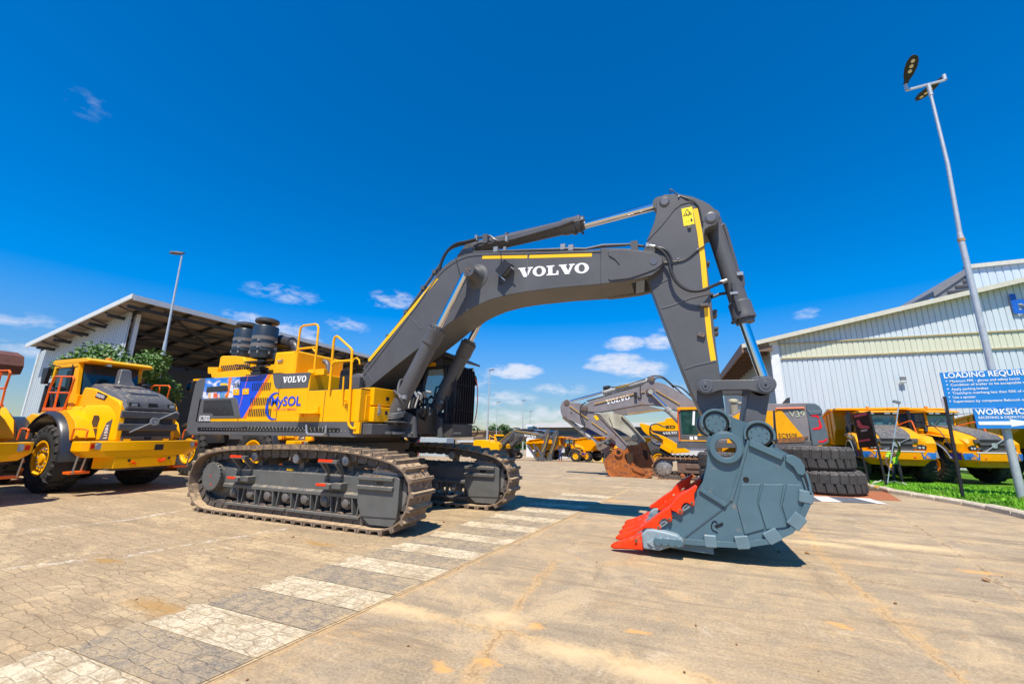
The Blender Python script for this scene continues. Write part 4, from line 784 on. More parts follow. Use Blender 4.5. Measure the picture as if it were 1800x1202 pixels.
b.add(vs, [(2*i, 2*i+1, 2*i+3, 2*i+2) for i in range(k)]); b.build('logo_swoosh', BLU, hs_)
text('EC750DL', (P(351.5, 738, YN).x, YN-.0165, P(352, 739.5, YN).z), (1, 0, 0), (0, 0, 1), WHT, gf, P(370, 738, YN).x-P(350.5, 738, YN).x, .125, 'model_lettering', bold=.012)
for q in ([(491, 683), (485, 740.5)], [(420.5, 717), (418.3, 740.5)], [(437, 659.5), (421, 717)], [(499, 658), (493, 683)]):
    (xa, za), (xb, zb_) = poly(q, YN); b = MB(); b.add([(xa-.006, YN-.0085, za), (xa+.006, YN-.0085, za), (xb+.006, YN-.0085, zb_), (xb-.006, YN-.0085, zb_)], [(0, 1, 2, 3)]); b.build('panel_seam', BLK if q[0][0] > 480 or q[0][0] < 421 else ODC, hs_)
# ---- front side box with walkway
zs = P(574.3, 685.4, YN).z
b = MB(); b.box(XH, XF, YN, 7.36, 1.955, zs); fb = b.build('front_side_box', YEL, EX, bevel=.015, seg=2)
b = MB(); b.box(XH, XF, YN+.01, 7.4, zs, zs+.015); b.build('walkway_tread', mat('walkway_dark', (.05, .05, .05), .7), fb)
(xa, za), (xb, zb_) = poly([(572.6, 686.6), (567, 740.3)], YN); b = MB(); b.add([(xa-.006, YN-.004, za), (xa+.006, YN-.004, za), (xb+.006, YN-.004, zb_), (xb-.006, YN-.004, zb_)], [(0, 1, 2, 3)]); b.build('panel_seam', BLK, fb)
b = MB(); b.prism([(7.36, 1.955), (7.36, zs), (8.6, zs-.2), (8.6, 1.955)], XH-.02, XH+.3, 'X'); b.build('centre_bulkhead', YELD, EX)
b = MB(); q = poly([(527, 725), (563.5, 725), (563.5, 727.5), (527, 727.5)], YN); b.prism(q, YN-.16, YN); b.prism([(P(554, 0, YN).x, 0)]*0+poly([(554, 715), (562, 714.5), (562, 725), (554, 725)], YN), YN-.05, YN); b.prism(poly([(529, 728), (533, 728), (533, 733), (530, 733)], YN), YN-.03, YN); b.prism(poly([(557, 728), (561, 728), (560, 733), (556, 733)], YN), YN-.03, YN); b.build('folding_ledge', YEL, fb, bevel=.006)
b = MB(); b.box(XF, XF+.02, 6.5, 7.3, 2.0, 2.5); b.box(XF-.3, XF+.10, 6.62, 7.34, 2.30, 2.66); b.box(XF, XF+.14, 6.62, 7.34, 1.97, 2.27); tb = b.build('tool_boxes', YEL, fb, bevel=.012)
for y in (6.75, 7.22):
    b = MB(); b.box(XF+.14, XF+.165, y-.02, y+.02, 2.1, 2.32); b.box(XF+.14, XF+.18, y-.035, y+.035, 2.14, 2.18); b.build('box_latch', STL, tb)
b = MB(); b.box(XF+.141, XF+.146, 6.95, 7.03, 2.12, 2.2); b.box(XF+.101, XF+.106, 7.0, 7.1, 2.42, 2.5); b.build('keyhole_recess', BLK, tb)
b = MB(); b.box(XF-.02, XF+.22, 6.5, 7.5, 1.72, 1.93); b.box(XF+.2, XF+.34, 6.9, 7.5, 1.72, 1.78); b.box(XF+.15, XF+.45, 6.95, 7.4, 1.96, 1.99); b.prism([(XF+.05, 1.66), (XF+.5, 1.66), (XF+.55, 1.75), (XF+.2, 2.0), (XF+.05, 2.0)], 7.40, 7.46); b.build('front_steps', GRY, deck, bevel=.01)
b = MB(); b.box(XF+.34, XF+.347, 7.0, 7.45, 1.725, 1.775); b.build('reflector', STL, deck)
# ---- things on the roof of the housing
ZT = 3.005
def fin(pts, Y, Y2, nm, m_, **k): return MB().prism(poly(pts, Y), Y, Y2).build(nm, m_, EX, **k)
Yg = 6.85
g_ = zm([(295, 655), (300, 600), (325, 440), (350, 430), (470, 430), (560, 440), (590, 500), (620, 620), (625, 655)], 330, 550, 5.7226)
hood = fin(g_, Yg, 8.3, 'rear_hood', YEL, bevel=.03, seg=2)
b = MB()
for i in range(15):
    x = 322+i*20; q = zm([(x+18, 530-i*1.5), (x+30, 530-i*1.5), (x+8, 590-i*1.5), (x-4, 590-i*1.5)], 330, 550, 5.7226); b.prism(poly(q, Yg), Yg-.006, Yg)
b.build('hood_slots', BLG, hood)
b = MB(); q = zm([(262, 600), (590, 565), (625, 600), (625, 660), (262, 668)], 330, 550, 5.7226); b.prism(poly(q, Yg-.12), Yg-.12, Yg-.0); b.build('hood_skirt', YEL, hood, bevel=.015)
b = MB(); q = zm([(200, 545), (300, 545), (300, 600), (280, 650), (240, 650), (232, 612), (200, 610)], 330, 550, 5.7226); b.prism(poly(q, Yg-.1), Yg-.1, Yg+.15); b.build('rear_lamp_box', YEL, hood, bevel=.01)
a = P(478, 656, Yg); c = P(517, 656, Yg); tz = P(505, 617, Yg).z
b = MB(); b.box(a.x, c.x+.02, Yg, 8.35, ZT-.01, tz); tk = b.build('hydraulic_tank_cover', YEL, EX, bevel=.06, seg=3)
b = MB(); w0 = P(489, 635, Yg); b.box(w0.x, w0.x+.17, Yg-.03, Yg, w0.z-.02, w0.z+.02); b.tube([w0+Vector((.1, -.03, 0)), w0+Vector((.18, -.03, .05))], .01); b.build('cover_latch', STL, tk)
for cx_, cy_, yy in ((460.5, 632, 6.95), (426.5, 630, 7.75)):     # the pair of big air cleaners
    o_ = P(cx_, cy_, yy); tz = P(cx_, 576 if yy < 7.5 else 581.5, yy).z; H = tz-o_.z; r_ = .285 if yy < 7.5 else .30
    b = MB(); b.lathe(o_, (0, 0, 1), [(0, r_*.5), (.02, r_*.9), (.05, r_*.93), (H*.22, r_*.96), (H*.23, r_*1.03), (H*.28, r_*1.03), (H*.29, r_), (H*.97, r_), (H, r_*.95), (H+.01, r_*.4), (H+.10, r_*.36)], 36); ac = b.build('air_cleaner', mat('navy_plastic', (.022, .035, .05), .35), EX)
    b = MB(); [b.lathe(o_+Vector((0, 0, H*k)), (0, 0, 1), [(0, r_*1.0), (.001, r_*1.03), (.095, r_*1.03), (.096, r_)], 36) for k in (.34, .56)]; b.build('grey_bands', mat('band_grey', (.15, .14, .135), .5), ac)
    b = MB(); b.lathe(o_+Vector((0, 0, H+.09)), (0, 0, 1), [(0, r_*.75), (.0, r_*.92), (.03, r_*.98), (.09, r_*.95), (.12, r_*.75), (.13, r_*.2)], 36); b.build('rain_cap', mat('cap_grey', (.055, .06, .065), .4), ac)
    b = MB()
    for a_ in (-60, 20): b.box(o_.x+r_*math.cos(R(a_))-.03, o_.x+r_*math.cos(R(a_))+.03, o_.y+r_*math.sin(R(a_))-.03, o_.y+r_*math.sin(R(a_))+.03, o_.z+H*.5, o_.z+H*.56); b.box(o_.x+r_*math.cos(R(a_))-.03, o_.x+r_*math.cos(R(a_))+.03, o_.y+r_*math.sin(R(a_))-.03, o_.y+r_*math.sin(R(a_))+.03, o_.z+H*.3, o_.z+H*.35)
    for a_ in (150, 200, 250, 300, 350): b.box(o_.x+r_*1.03*math.cos(R(a_))-.015, o_.x+r_*1.03*math.cos(R(a_))+.015, o_.y+r_*1.03*math.sin(R(a_))-.015, o_.y+r_*1.03*math.sin(R(a_))+.015, o_.z+H*.14, o_.z+H*.22)
    b.build('band_clips', STL, ac); b = MB(); b.cyl(o_-Vector((0, 0, .28)), o_+Vector((0, 0, .02)), .1); b.box(o_.x-.35, o_.x+.35, o_.y-.2, o_.y+.2, o_.z-.10, o_.z-.06); b.cyl(o_-Vector((0, 0, .3)), o_-Vector((0, 0, .2)), .18); b.build('cleaner_stand', BLK, ac)
b = MB(); y_p = 7.35; q = [P(478, 598, y_p), P(494, 600, y_p), P(513, 604, y_p), P(520, 609, y_p), P(523, 622, y_p)]; b.tube(q[:3], .15, 20); b.tube(q[2:], .12, 16, smooth=4); [b.ring(x, (1, 0, .1), .165, .1, .04) for x in (q[0], q[1], q[2])]; b.build('intake_pipe', mat('pipe_dark', (.045, .04, .04), .4), EX)
b = MB(); b.tube([P(486, 609, 7.3), P(519, 615.5, 7.3)], .02); b.tube([P(414, 641, 6.8), P(440, 646, 6.7), P(475, 642, 6.8)], .018); b.tube([P(414, 641, 7.0), P(425, 637, 7.2), P(470, 640, 7.0)], .015); [b.tube([P(420+9*i, 643, 6.75), P(424+9*i, 655, 6.9)], .015) for i in range(6)]; b.box(P(440, 650, 6.8).x, P(500, 650, 6.8).x, 6.7, 7.6, ZT-.0, ZT+.09); b.box(P(430, 650, 7).x, P(475, 650, 7).x, 6.75, 7.9, ZT+.06, ZT+.17); b.build('roof_pipework', BLK, EX)
b = MB(); b.tube([P(577, 655, 7.6), P(577, 643, 7.6), P(574, 637, 7.6), P(570, 635, 7.6)], .06, 12); b.build('exhaust_stub', mat('pipe_grey', (.12, .12, .13), .4), EX)
def rail(pts, r_, name='handrail', m_=YEL, sm=0):
    b = MB()
    for l_ in pts: b.tube(l_, r_, 10, smooth=sm)
    return b.build(name, m_, EX)
Yr = 6.45; z3 = lambda x, y, Y=Yr: P(330+x/5.7226, 550+y/5.7226, Y)
rail([[z3(1082, 600), z3(1105, 380), z3(1130, 180), z3(1140, 145), z3(1165, 128), z3(1285, 113), z3(1305, 120), z3(1315, 145), z3(1300, 330), z3(1270, 600)], [z3(1110, 362), z3(1290, 345)], [z3(1085, 395), z3(1125, 365)], [z3(1285, 390), z3(1260, 358)]], .024)
Yr2 = 6.30; z4_ = lambda x, y: z3(x, y, Yr2)
rail([[z4_(1425, 772), z4_(1445, 560), z4_(1470, 280), z4_(1480, 245), z4_(1500, 235), z4_(1520, 245), z4_(1640, 355), z4_(1655, 380), z4_(1652, 420), z4_(1640, 700), z4_(1615, 1090), z4_(1622, 1125), z4_(1645, 1155), z4_(1695, 1165)], [z4_(1462, 492), z4_(1650, 478)], [z4_(1445, 530), z4_(1480, 492)]], .026)
rail([[z4_(1655, 500), z4_(1672, 462), z4_(1700, 452), z4_(1725, 475), z4_(1730, 515)]], .016); rail([[z4_(1570, 640), z4_(1553, 880)]], .016, 'mirror_stay')
b = MB(); q = z4_(1685, 1160); b.box(q.x-.05, q.x+.10, Yr2, Yr2+.06, q.z-.1, q.z+.12); q = z4_(1270, 590); b.box(q.x-.35, q.x+.12, Yr, Yr+.1, q.z-.05, q.z+.08); b.build('rail_bracket', YEL, EX, bevel=.006)
b = MB(); q = z3(1570, 690, 6.42); b.M = Matrix.Translation(q); b.loft([[(x*.13, y_, z*.25) for x, z in [(-.8, -1), (.8, -1), (1, -.8), (1, .8), (.8, 1), (-.8, 1), (-1, .8), (-1, -.8)]] for y_ in (0, .09)]); b.build('side_mirror', BLK, EX, bevel=.01)
b = MB(); [clod(b, *z3(x, y, 6.3), .05, random.Random(x)) for x, y in ((1580, 890), (1600, 920))]; b.build('rail_clamp', YEL, EX)
# rear view mirror on the far rear corner
b = MB(); q0 = P(341, 668, 8.6); b.box(q0.x-.05, q0.x+.45, 8.6, 8.68, q0.z-.02, q0.z+.04); b.build('mirror_bracket', YEL, EX)
b = MB(); b.prism(poly([(327, 676), (331, 670), (337, 669.5), (339, 672), (336, 684), (330, 689.5), (326, 686)], 8.6), 8.6, 8.68); mr = b.build('rear_mirror', BLK, EX, bevel=.01); b = MB(); b.prism(poly([(328, 677), (332, 671.5), (336.5, 671), (335, 683), (330.5, 687.5), (327.5, 685)], 8.595), 8.592, 8.6); b.build('mirror_glass', MIR, mr)
# ---- cab on the far side
CX0, CX1, CY0, CY1, CZ0, CZ1 = -6.75, -5.10, 8.62, 9.62, 1.70, 3.78
cz = P(800, 640, 8.6).z
b = MB(); b.box(CX0, CX1, CY0, CY1, CZ0, 2.0); b.prism([(CX0, 2.0), (CX1-.08, 2.0), (CX1-.30, 2.28), (CX0, 2.45)], CY0, CY0+.06); b.box(CX0, CX0+.12, CY0, CY1, 2.0, cz); b.box(CX0+.8, CX0+.88, CY0, CY0+.06, 2.3, cz)
b.prism([(CX1-.16, 2.0), (CX1-.06, 2.0), (CX1-.14, cz), (CX1-.24, cz)], CY0, CY0+.08); b.prism([(CX1-.16, 2.0), (CX1-.06, 2.0), (CX1-.14, cz), (CX1-.24, cz)], CY1-.08, CY1); b.box(CX0, CX1-.16, CY0, CY1, cz-.1, cz); b.box(CX0, CX1-.1, CY1-.05, CY1, 2.0, 2.3)
cb = b.build('cab', mat('cab_charcoal', (.030, .029, .033), .4, coat=.2), EX, bevel=.015)
b = MB(); b.prism([(CX0+.12, 2.45), (CX0+.8, 2.38), (CX0+.8, cz-.1), (CX0+.12, cz-.1)], CY0+.02, CY0+.035); b.prism([(CX0+.88, 2.35), (CX1-.30, 2.3), (CX1-.22, cz-.1), (CX0+.88, cz-.1)], CY0+.02, CY0+.035); b.build('side_window', TGL, cb)
b = MB(); b.add([(CX1-.1, CY0+.08, 2.02), (CX1-.1, CY1-.08, 2.02), (CX1-.18, CY1-.08, cz-.05), (CX1-.18, CY0+.08, cz-.05)], [(0, 1, 2, 3)]); b.build('windscreen', GLS, cb)
b = MB(); b.box(CX0+.3, CX0+.9, CY0+.3, CY0+.8, 2.0, 2.5); b.box(CX0+.25, CX0+.4, CY0+.3, CY0+.8, 2.4, 3.2); b.cyl((CX1-.5, CY0+.5, 2.0), (CX1-.7, CY0+.5, 2.7), .04); b.build('seat', BLK, cb, bevel=.05, seg=2)
b = MB(); vz = P(800, 622, 8.6).z; b.prism([(CX0-.1, vz-.05), (CX1-.2, vz-.05), (CX1+.28, vz-.18), (CX1+.28, vz-.13), (CX1-.15, vz+.06), (CX0-.1, vz+.06)], CY0-.06, CY1+.04); b.box(CX0+.1, CX1-.3, CY0, CY1, cz, vz-.04); rf = b.build('cab_roof', mat('cab_roof_grey', (.06, .06, .07), .4), cb, bevel=.01); b = MB(); b.box(CX0, CX0+1.2, CY0-.065, CY0-.0, cz-.02, cz+.07); b.build('yellow_roof_edge', YELD, rf)
# protective slatted guard in front of the windscreen
b = MB(); n_s = 9
for i in range(n_s):
    y = CY0+.02+i*(CY1-CY0)/(n_s-1); pr = []
    for s_, zz in ((.02, 1.99), (.03, 2.3), (.04, 2.9), (.03, 3.3), (.0, cz-.02)): pr.append(Vector((CX1+.06+s_, y, zz)))
    b.loft([[q+Vector((-.03, -.006, 0)), q+Vector((.05, -.006, 0)), q+Vector((.05, .006, 0)), q+Vector((-.03, .006, 0))] for q in cat(pr, 3)])
for zz, s_ in ((2.0, .02), (2.32, .03), (2.95, .04), (cz-.03, 0)): b.box(CX1+.06+s_-.02, CX1+.06+s_+.02, CY0, CY1, zz-.015, zz+.015)
pr = [(CX1+.01, 2.0), (CX1+.05, 2.3), (CX1+.06, 2.9), (CX1+.05, 3.3), (CX1+.02, cz), (CX1-.05, cz), (CX1+.02, 3.2), (CX1+.05, 2.9), (CX1+.02, 2.4), (CX1-.06, 2.0)]; b.prism(pr, CY0-.02, CY0+.0)
b.build('windscreen_guard', mat('guard_purple_black', (.018, .014, .02), .4), cb)
b = MB(); b.box(CX1-.5, CX1+.12, CY0-.02, CY1+.02, 1.66, 1.98); b.build('cab_bumper', mat('bumper_brown_grey', (.075, .065, .06), .5, dust=.2), cb, bevel=.02)
b = MB(); b.box(CX1+.12, CX1+.125, CY0+.05, CY0+.4, 1.74, 1.78); b.build('reflector', STL, cb); b = MB(); b.tube([(CX1+.1, CY1, 1.93), (CX1+.22, CY1+.03, 1.93), (CX1+.26, CY1+.03, 1.88), (CX1+.26, CY1+.03, 1.74), (CX1+.2, CY1+.03, 1.69), (CX1+.1, CY1, 1.69)], .015); b.build('grab_handle', BLK, cb)
b = MB(); b.cyl((CX1+.02, CY1-.05, cz+.0), (CX1+.12, CY1-.05, cz+.0), .05); b.cyl((CX1-.02, CY0+.03, cz+.03), (CX1+.08, CY0+.03, cz+.03), .06); b.tube([(CX1, CY0, cz), (CX1, CY1+.02, cz+.02)], .025); lmp = b.build('work_lamps', mat('lamp_black', (.05, .05, .06), .4), cb); b = MB(); b.lathe((CX1+.12, CY1-.05, cz), (1, 0, 0), [(0, .045), (.005, .04)], 14); b.build('lamp_lens', LLN, lmp)
b = MB(); b.tube([(CX1+.05, CY1+.06, cz-.1), (CX1+.16, CY1+.1, 3.1), (CX1+.2, CY1+.1, 2.7), (CX1+.18, CY1+.1, 2.3), (CX1+.14, CY1+.05, 2.0)], .013, 8, 4); b.build('cab_grab_rail', ORG, cb); b = MB(); b.tube([(CX1, CY1+.05, cz-.05), (CX1+.1, CY1+.14, cz-.18), (CX1+.12, CY1+.14, cz-.4)], .03, 8, 3); b.build('wiper_mirror', BLK, cb)
# ---- boom
B0, B1 = 7.50, 8.46
ou = [(619, 688), (613.5, 676), (620, 664), (632, 660.5)]+[(680, 600), (730, 533), (767.7, 481.5), (778, 470), (791, 459), (806, 451), (819, 446.3), (833, 444), (848, 443.5), (900, 443), (960, 442), (1042.8, 439.5), (1069, 437)]
ou2 = [(1069, 495), (1056, 499.6), (990, 505), (926.4, 512.5), (894, 518), (861, 527), (840, 536), (824, 544.5), (805, 558), (790, 568), (777, 579), (757, 595), (735.8, 612), (700, 640), (641, 688)]
b = MB(); b.prism(poly(ou+ou2, B0), B0, B1); boom = b.build('boom', GRY, EX, bevel=.012)
# raised flanges along the edges
def strip(pts, Y, w_, d, nm, m_, par):                           # a flat band following a line on the plane Y
    q = [Vector((*a, 0)) for a in poly(pts, Y)]; b = MB(); up_ = []; lo_ = []
    for i, v in enumerate(q):
        t = (q[min(i+1, len(q)-1)]-q[max(i-1, 0)]).normalized(); s_ = Vector((-t.y, t.x, 0)); up_.append(v+s_*w_/2); lo_.append(v-s_*w_/2)
    b.loft([[Vector((a.x, Y-d, a.y)), Vector((c.x, Y-d, c.y)), Vector((c.x, Y+.001, c.y)), Vector((a.x, Y+.001, a.y))] for a, c in zip(up_, lo_)]); return b.build(nm, m_, par)
strip([(636, 664), (683, 603), (733, 537), (770, 485), (781, 474), (794, 464), (808, 456), (821, 451), (833, 449), (848, 448), (1060, 442)], B0, .03, .012, 'edge_weld', GRY, boom)
strip([(648, 634), (700, 572), (768.5, 489)], B0, .075, .004, 'yellow_stripe', STR, boom)
strip([(848, 452.5), (927, 451.5)], B0, .072, .004, 'yellow_stripe', STR, boom); strip([(930.5, 451.3), (1040.5, 448.3)], B0, .072, .004, 'yellow_stripe', STR, boom)
for q in ([(719, 556), (741, 578)], [(640, 648), (657, 671)], [(928, 447), (926, 512)]): strip(q, B0, .018, .008, 'weld_seam', mat('weld_grey', (.13, .13, .14), .45), boom)
a = P(911, 488, B0); c = P(1036, 479.5, B0); tp = P(960, 466, B0); xd = Vector((c.x-a.x, 0, c.z-a.z))
slab_word('VOLVO', (a.x, B0-.002, a.z), xd, (0, 0, 1), .215, WHT, boom, xd.length, 'name_lettering')
# nose casting at the arm joint
no = [(1056, 437), (1090, 437.5), (1103, 438), (1131, 441.5), (1146, 443.5), (1158, 448), (1165, 457), (1165.5, 465), (1160, 474), (1146, 485), (1118, 492), (1085, 497), (1056, 500.5)]
for y0, y1 in ((B0-.03, B0+.14), (B1-.14, B1+.03)): MB().prism(poly(no, B0), y0, y1).build('nose_plate', GRY, boom, bevel=.015)
MB().prism(poly([(1056, 438), (1112, 440), (1108, 492), (1056, 500)], B0), B0+.1, B1-.1).build('nose_block', GRY, boom)
wp = zm([(870, 365), (900, 358), (1000, 362), (1060, 372), (1135, 385), (1155, 405), (1155, 435), (1120, 462), (1060, 485), (985, 510), (880, 522), (868, 512), (905, 475), (930, 440), (905, 410), (872, 390)], 780, 320, 3.006)
MB().prism(poly(wp, B0-.03), B0-.052, B0-.03).build('nose_cheek', GRY, boom, bevel=.01)
b = MB(); pj = P(1149, 459.5, B0-.05); b.lathe(pj, (0, -1, 0), [(0, .07), (.01, .066)], 24); b.cyl((pj.x, B0-.04, pj.z), (pj.x, B1+.04, pj.z), .12); b.build('arm_pin', mat('pin_steel', (.16, .16, .165), .35, .5), boom)
b = MB(); pf = P(628, 675, B0); b.lathe((pf.x, B0+.05, pf.z), (0, -1, 0), [(0, .26), (.10, .25), (.11, .2), (.13, .12), (.2, .11)], 30); b.cyl((pf.x, B0, pf.z), (pf.x, B1, pf.z), .22); b.build('foot_boss', GRY, boom, bevel=.008)
b = MB(); b.box(pf.x-.25, pf.x+.25, B0-.2, B0-.08, 1.95, pf.z+.15); b.box(pf.x-.25, pf.x+.25, B1+.08, B1+.2, 1.95, pf.z+.15); b.build('boom_foot_bracket', GRY, EX, bevel=.01)
# ear that carries the arm cylinder
e_ = [(804, 452.5), (816, 437), (823.6, 430), (829, 429.3), (833.5, 433), (835, 444.5), (819, 448)]
for y0 in (7.7, 8.16): MB().prism(poly(e_, 7.75), y0, y0+.1).build('cylinder_ear', GRY, boom, bevel=.006)
b = MB(); q = P(826.5, 438, 7.7); b.lathe(q, (0, -1, 0), [(0, .06), (.015, .05)], 14); b.cyl((q.x, 7.7, q.z), (q.x, 8.26, q.z), .06); b.build('ear_pin', mat('pin_steel', (.16, .16, .165), .35, .5), boom)
# boss for the boom cylinders
pb_ = P(822.7, 474.5, 7.10); b = MB(); b.lathe((pb_.x, B0+.02, pb_.z), (0, -1, 0), [(0, .30), (.03, .28), (.05, .22), (.16, .14), (.40, .13)], 30); b.lathe((pb_.x, B1-.02, pb_.z), (0, 1, 0), [(0, .30), (.03, .28), (.05, .22), (.16, .14), (.40, .13)], 30); bs = b.build('cylinder_boss', GRY, boom)
b = MB(); [b.lathe((pb_.x+.045*math.cos(a), 7.10, pb_.z+.045*math.sin(a)), (0, -1, 0), [(0, .016), (.012, .014)], 8) for a in (0.6, 2.7, 4.4)]; b.build('boss_bolts', mat('copper_bolt', (.6, .28, .12), .4, .6), bs)
def cylinder(name, foot, head, end, r, rr_, parent, hr=None, caprings=True, m_=GRY):
    foot, head, end = map(Vector, (foot, head, end)); d = (end-foot).normalized(); Lb = (head-foot).length; hr = hr or r*1.22
    b = MB(); b.lathe(foot, d, [(-.0, r*.8), (.04, r), (Lb*.86, r), (Lb*.88, hr*.96), (Lb*.99, hr*.96), (Lb, hr), (Lb+.06, hr), (Lb+.065, hr*.8), (Lb+.14, hr*.78), (Lb+.145, rr_)], 28); o_ = b.build(name, m_, parent, ang=28)
    b = MB(); b.cyl(head+d*.1, end, rr_, n=24); b.build('piston_rod', CHR, o_)
    b = MB(); ax = d.orthogonal().normalized(); bx_ = d.cross(ax)
    for i in range(14):
        a = i*math.pi/7; q = head+(ax*math.cos(a)+bx_*math.sin(a))*hr*.9+d*.055; b.lathe(q, d, [(0, .018), (.03, .018)], 6)
    b.build('head_bolts', mat('bolt_dark', (.06, .06, .06), .5, .4), o_)
    b = MB(); yv = Vector((0, 1, 0)); [b.cyl(e__-yv*w_, e__+yv*w_, ra, n=20) for e__, w_, ra in ((foot, .13, r*.85), (end, .11, max(rr_*1.7, .1)))]; b.build('rod_eyes', m_, o_); return o_
d0 = P(822.7, 472.4, 7.25); d1 = P(766.5, 584, 7.25); dd = (d1-d0); ft = d0+dd*(P(682, 744, 7.25).x-d0.x)/dd.x
for yy in (7.25, 8.71):
    m3 = lambda v: Vector((v.x, yy, v.z)); cy = cylinder('boom_cylinder', m3(ft), m3(d1), m3(d0), .165, .078, EX, .2)
    dn = (d0-ft).normalized(); sd = Vector((-dn.z, 0, dn.x)); off = sd*.19
    b = MB(); q = m3(ft); Lb = (d1-ft).length
    b.tube([q+dn*Lb*.86+off*.95, q+dn*Lb*.5+off, q+dn*Lb*.44+off+sd*.08, q+dn*Lb*.36+off*.6-Vector((0, .12, 0)), q+dn*Lb*.33-sd*.06-Vector((0, .2, 0)), q+dn*Lb*.30-sd*.2-Vector((0, .15, 0))], .028, 10, 5)
    b.tube([q+dn*.25+sd*.22, q+dn*.55+sd*.34, q+dn*.75+sd*.3, q+dn*.8+sd*.1-Vector((0, .18, 0)), q+dn*.78-sd*.15-Vector((0, .18, 0))], .03, 10, 5); b.build('hydraulic_pipe', mat('pipe_paint', (.09, .09, .095), .35), cy)
    b = MB()
    for k_ in range(3): b.tube([q+dn*(.3+.045*k_)+sd*.2-Vector((0, .02, 0)), q+dn*(.22+.05*k_)+sd*.1-Vector((0, .18, 0)), q+dn*(.30+.05*k_)-sd*.1-Vector((0, .18, 0)), q+dn*(.42+.05*k_)-sd*.22], .012, 6, 4)
    b.box(q.x+dn.x*.75+.14, q.x+dn.x*.75+.2, yy-.22, yy-.14, q.z+dn.z*.75-.05, q.z+dn.z*.75+.03); b.box(q.x+dn.x*.45+.16, q.x+dn.x*.45+.21, yy-.2, yy-.14, q.z+dn.z*.45-.03, q.z+dn.z*.45+.03); b.build('pipe_clamps', STL, cy)
# hoses between the boom foot and the cylinders
b = MB(); rr = random.Random(2)
for k_ in range(11):
    a = P(688+3*k_, 735-2*k_, 7.55+.1*k_); m_ = P(715+3*k_, 752+(k_ % 3)*4, 7.6+.1*k_); c = P(732+rr.uniform(-6, 6), 716+rr.uniform(-14, 16), 7.8+.1*k_); e2 = P(742+k_, 690-4*k_, 8.3); b.tube([a, m_, c, e2], .035, 8, 6)
[b.tube([P(x0, y0, 7.9), P(x1, y1, 7.7), P(x2, y2, 8.2)], .035, 8, 6) for x0, y0, x1, y1, x2, y2 in ((722, 700, 716, 740, 728, 766), (736, 696, 728, 730, 742, 762), (700, 744, 722, 770, 744, 748), (706, 754, 730, 776, 752, 735), (745, 690, 752, 720, 738, 756), (695, 750, 712, 776, 735, 770))]; b.build('hose_bundle', HOS, EX)
b = MB(); [b.cyl(P(x, y, 7.9), P(x+dx, y+dy, 7.9), .035, n=8) for x, y, dx, dy in ((735, 690, 6, 4), (742, 694, -3, 9), (750, 688, 8, 2), (747, 716, 8, 2), (728, 752, 9, 1), (705, 750, 8, 2), (712, 757, 14, 3), (752, 722, 4, 6), (728, 688, 6, 10))]; b.box(P(705, 760, 7.7).x, P(722, 760, 7.7).x, 7.6, 7.9, 1.8, 1.92); b.build('hose_fittings', STL, EX)
b = MB(); b.prism([(-6.3, 1.66), (-5.2, 1.66), (-5.25, 2.1), (-5.6, 2.25), (-6.3, 2.3)], 7.42, 7.5); b.prism([(-6.3, 1.66), (-5.2, 1.66), (-5.25, 2.1), (-5.6, 2.25), (-6.3, 2.3)], 8.5, 8.58); b.build('upper_frame', GRY, EX, bevel=.01)
b = MB(); b.box(-6.0, -5.3, 7.6, 8.4, 1.7, 2.3); b.box(-6.9, -6.2, 7.5, 8.5, 1.9, 2.5); b.build('swing_motor_block', mat('greasy_black', (.02, .018, .018), .3), EX, bevel=.04)
# hoses over the boom knee, pipes along its top
b = MB()
for k_, (Y, dh) in enumerate(((7.6, 0), (7.75, 3), (8.1, 6))):
    b.tube([P(771+k_, 479, Y), P(777, 459-dh*.2, Y), P(787, 441, Y), P(802, 429+dh*.6, Y), P(820, 425+dh*.5, Y), P(836, 421+dh*.4, Y)], .035, 8, 6)
b.build('knee_hoses', HOS, boom)
b = MB()
for Y, dh in ((7.62, 2.5), (7.8, 3.5), (8.05, 4), (8.3, 4)): b.tube([P(x, y-dh, Y) for x, y in ((640, 652), (665, 620), (697, 578), (735, 524), (768, 477), (776, 466))], .03, 8, 4)
b.build('boom_back_pipes', mat('pipe_paint', (.09, .09, .095), .35), boom)
b = MB()
for x, y in ((652, 637), (683, 596), (714, 553), (744, 511), (764, 483)): q = P(x, y-3, 7.6); b.box(q.x-.05, q.x+.05, 7.56, 8.36, q.z-.02, q.z+.07)
b.build('pipe_brackets', GRY, boom)
b = MB(); b.tube([P(836, 419, 7.75), P(850, 416.5, 7.75), P(862, 415, 7.75), P(869, 421, 7.75), P(876, 424, 7.75), P(900, 421, 7.75), P(985, 397, 7.75), P(1008, 388, 7.75)], .028, 8)
b.tube([P(832, 443.5, 7.62), P(900, 441, 7.62), P(1000, 437.5, 7.62), P(1030, 438, 7.62), P(1060, 431.5, 7.62), P(1108, 430, 7.62), P(1132, 433, 7.5)], .028, 8)
b.tube([P(832, 446.5, 8.2), P(1010, 440, 8.2), P(1060, 434, 8.2), P(1100, 431, 8.2)], .028, 8); b.build('boom_top_pipes', mat('pipe_paint', (.09, .09, .095), .35), boom)
b = MB(); [b.box(P(x, y, 7.6).x-.05, P(x, y, 7.6).x+.05, 7.56, 7.7, P(x, y, 7.6).z-.05, P(x, y, 7.6).z+.07) for x, y in ((872, 440), (990, 435.5), (1004, 437))]; [b.box(P(x, y, 7.7).x-.03, P(x, y, 7.7).x+.03, 7.66, 7.75, P(x, y, 7.7).z-.07, P(x, y, 7.7).z+.07) for x, y in ((891, 420), (888, 440), (838, 419))]; b.build('pipe_clips', mat('dull_steel', (.3, .31, .32), .5, .5), boom)
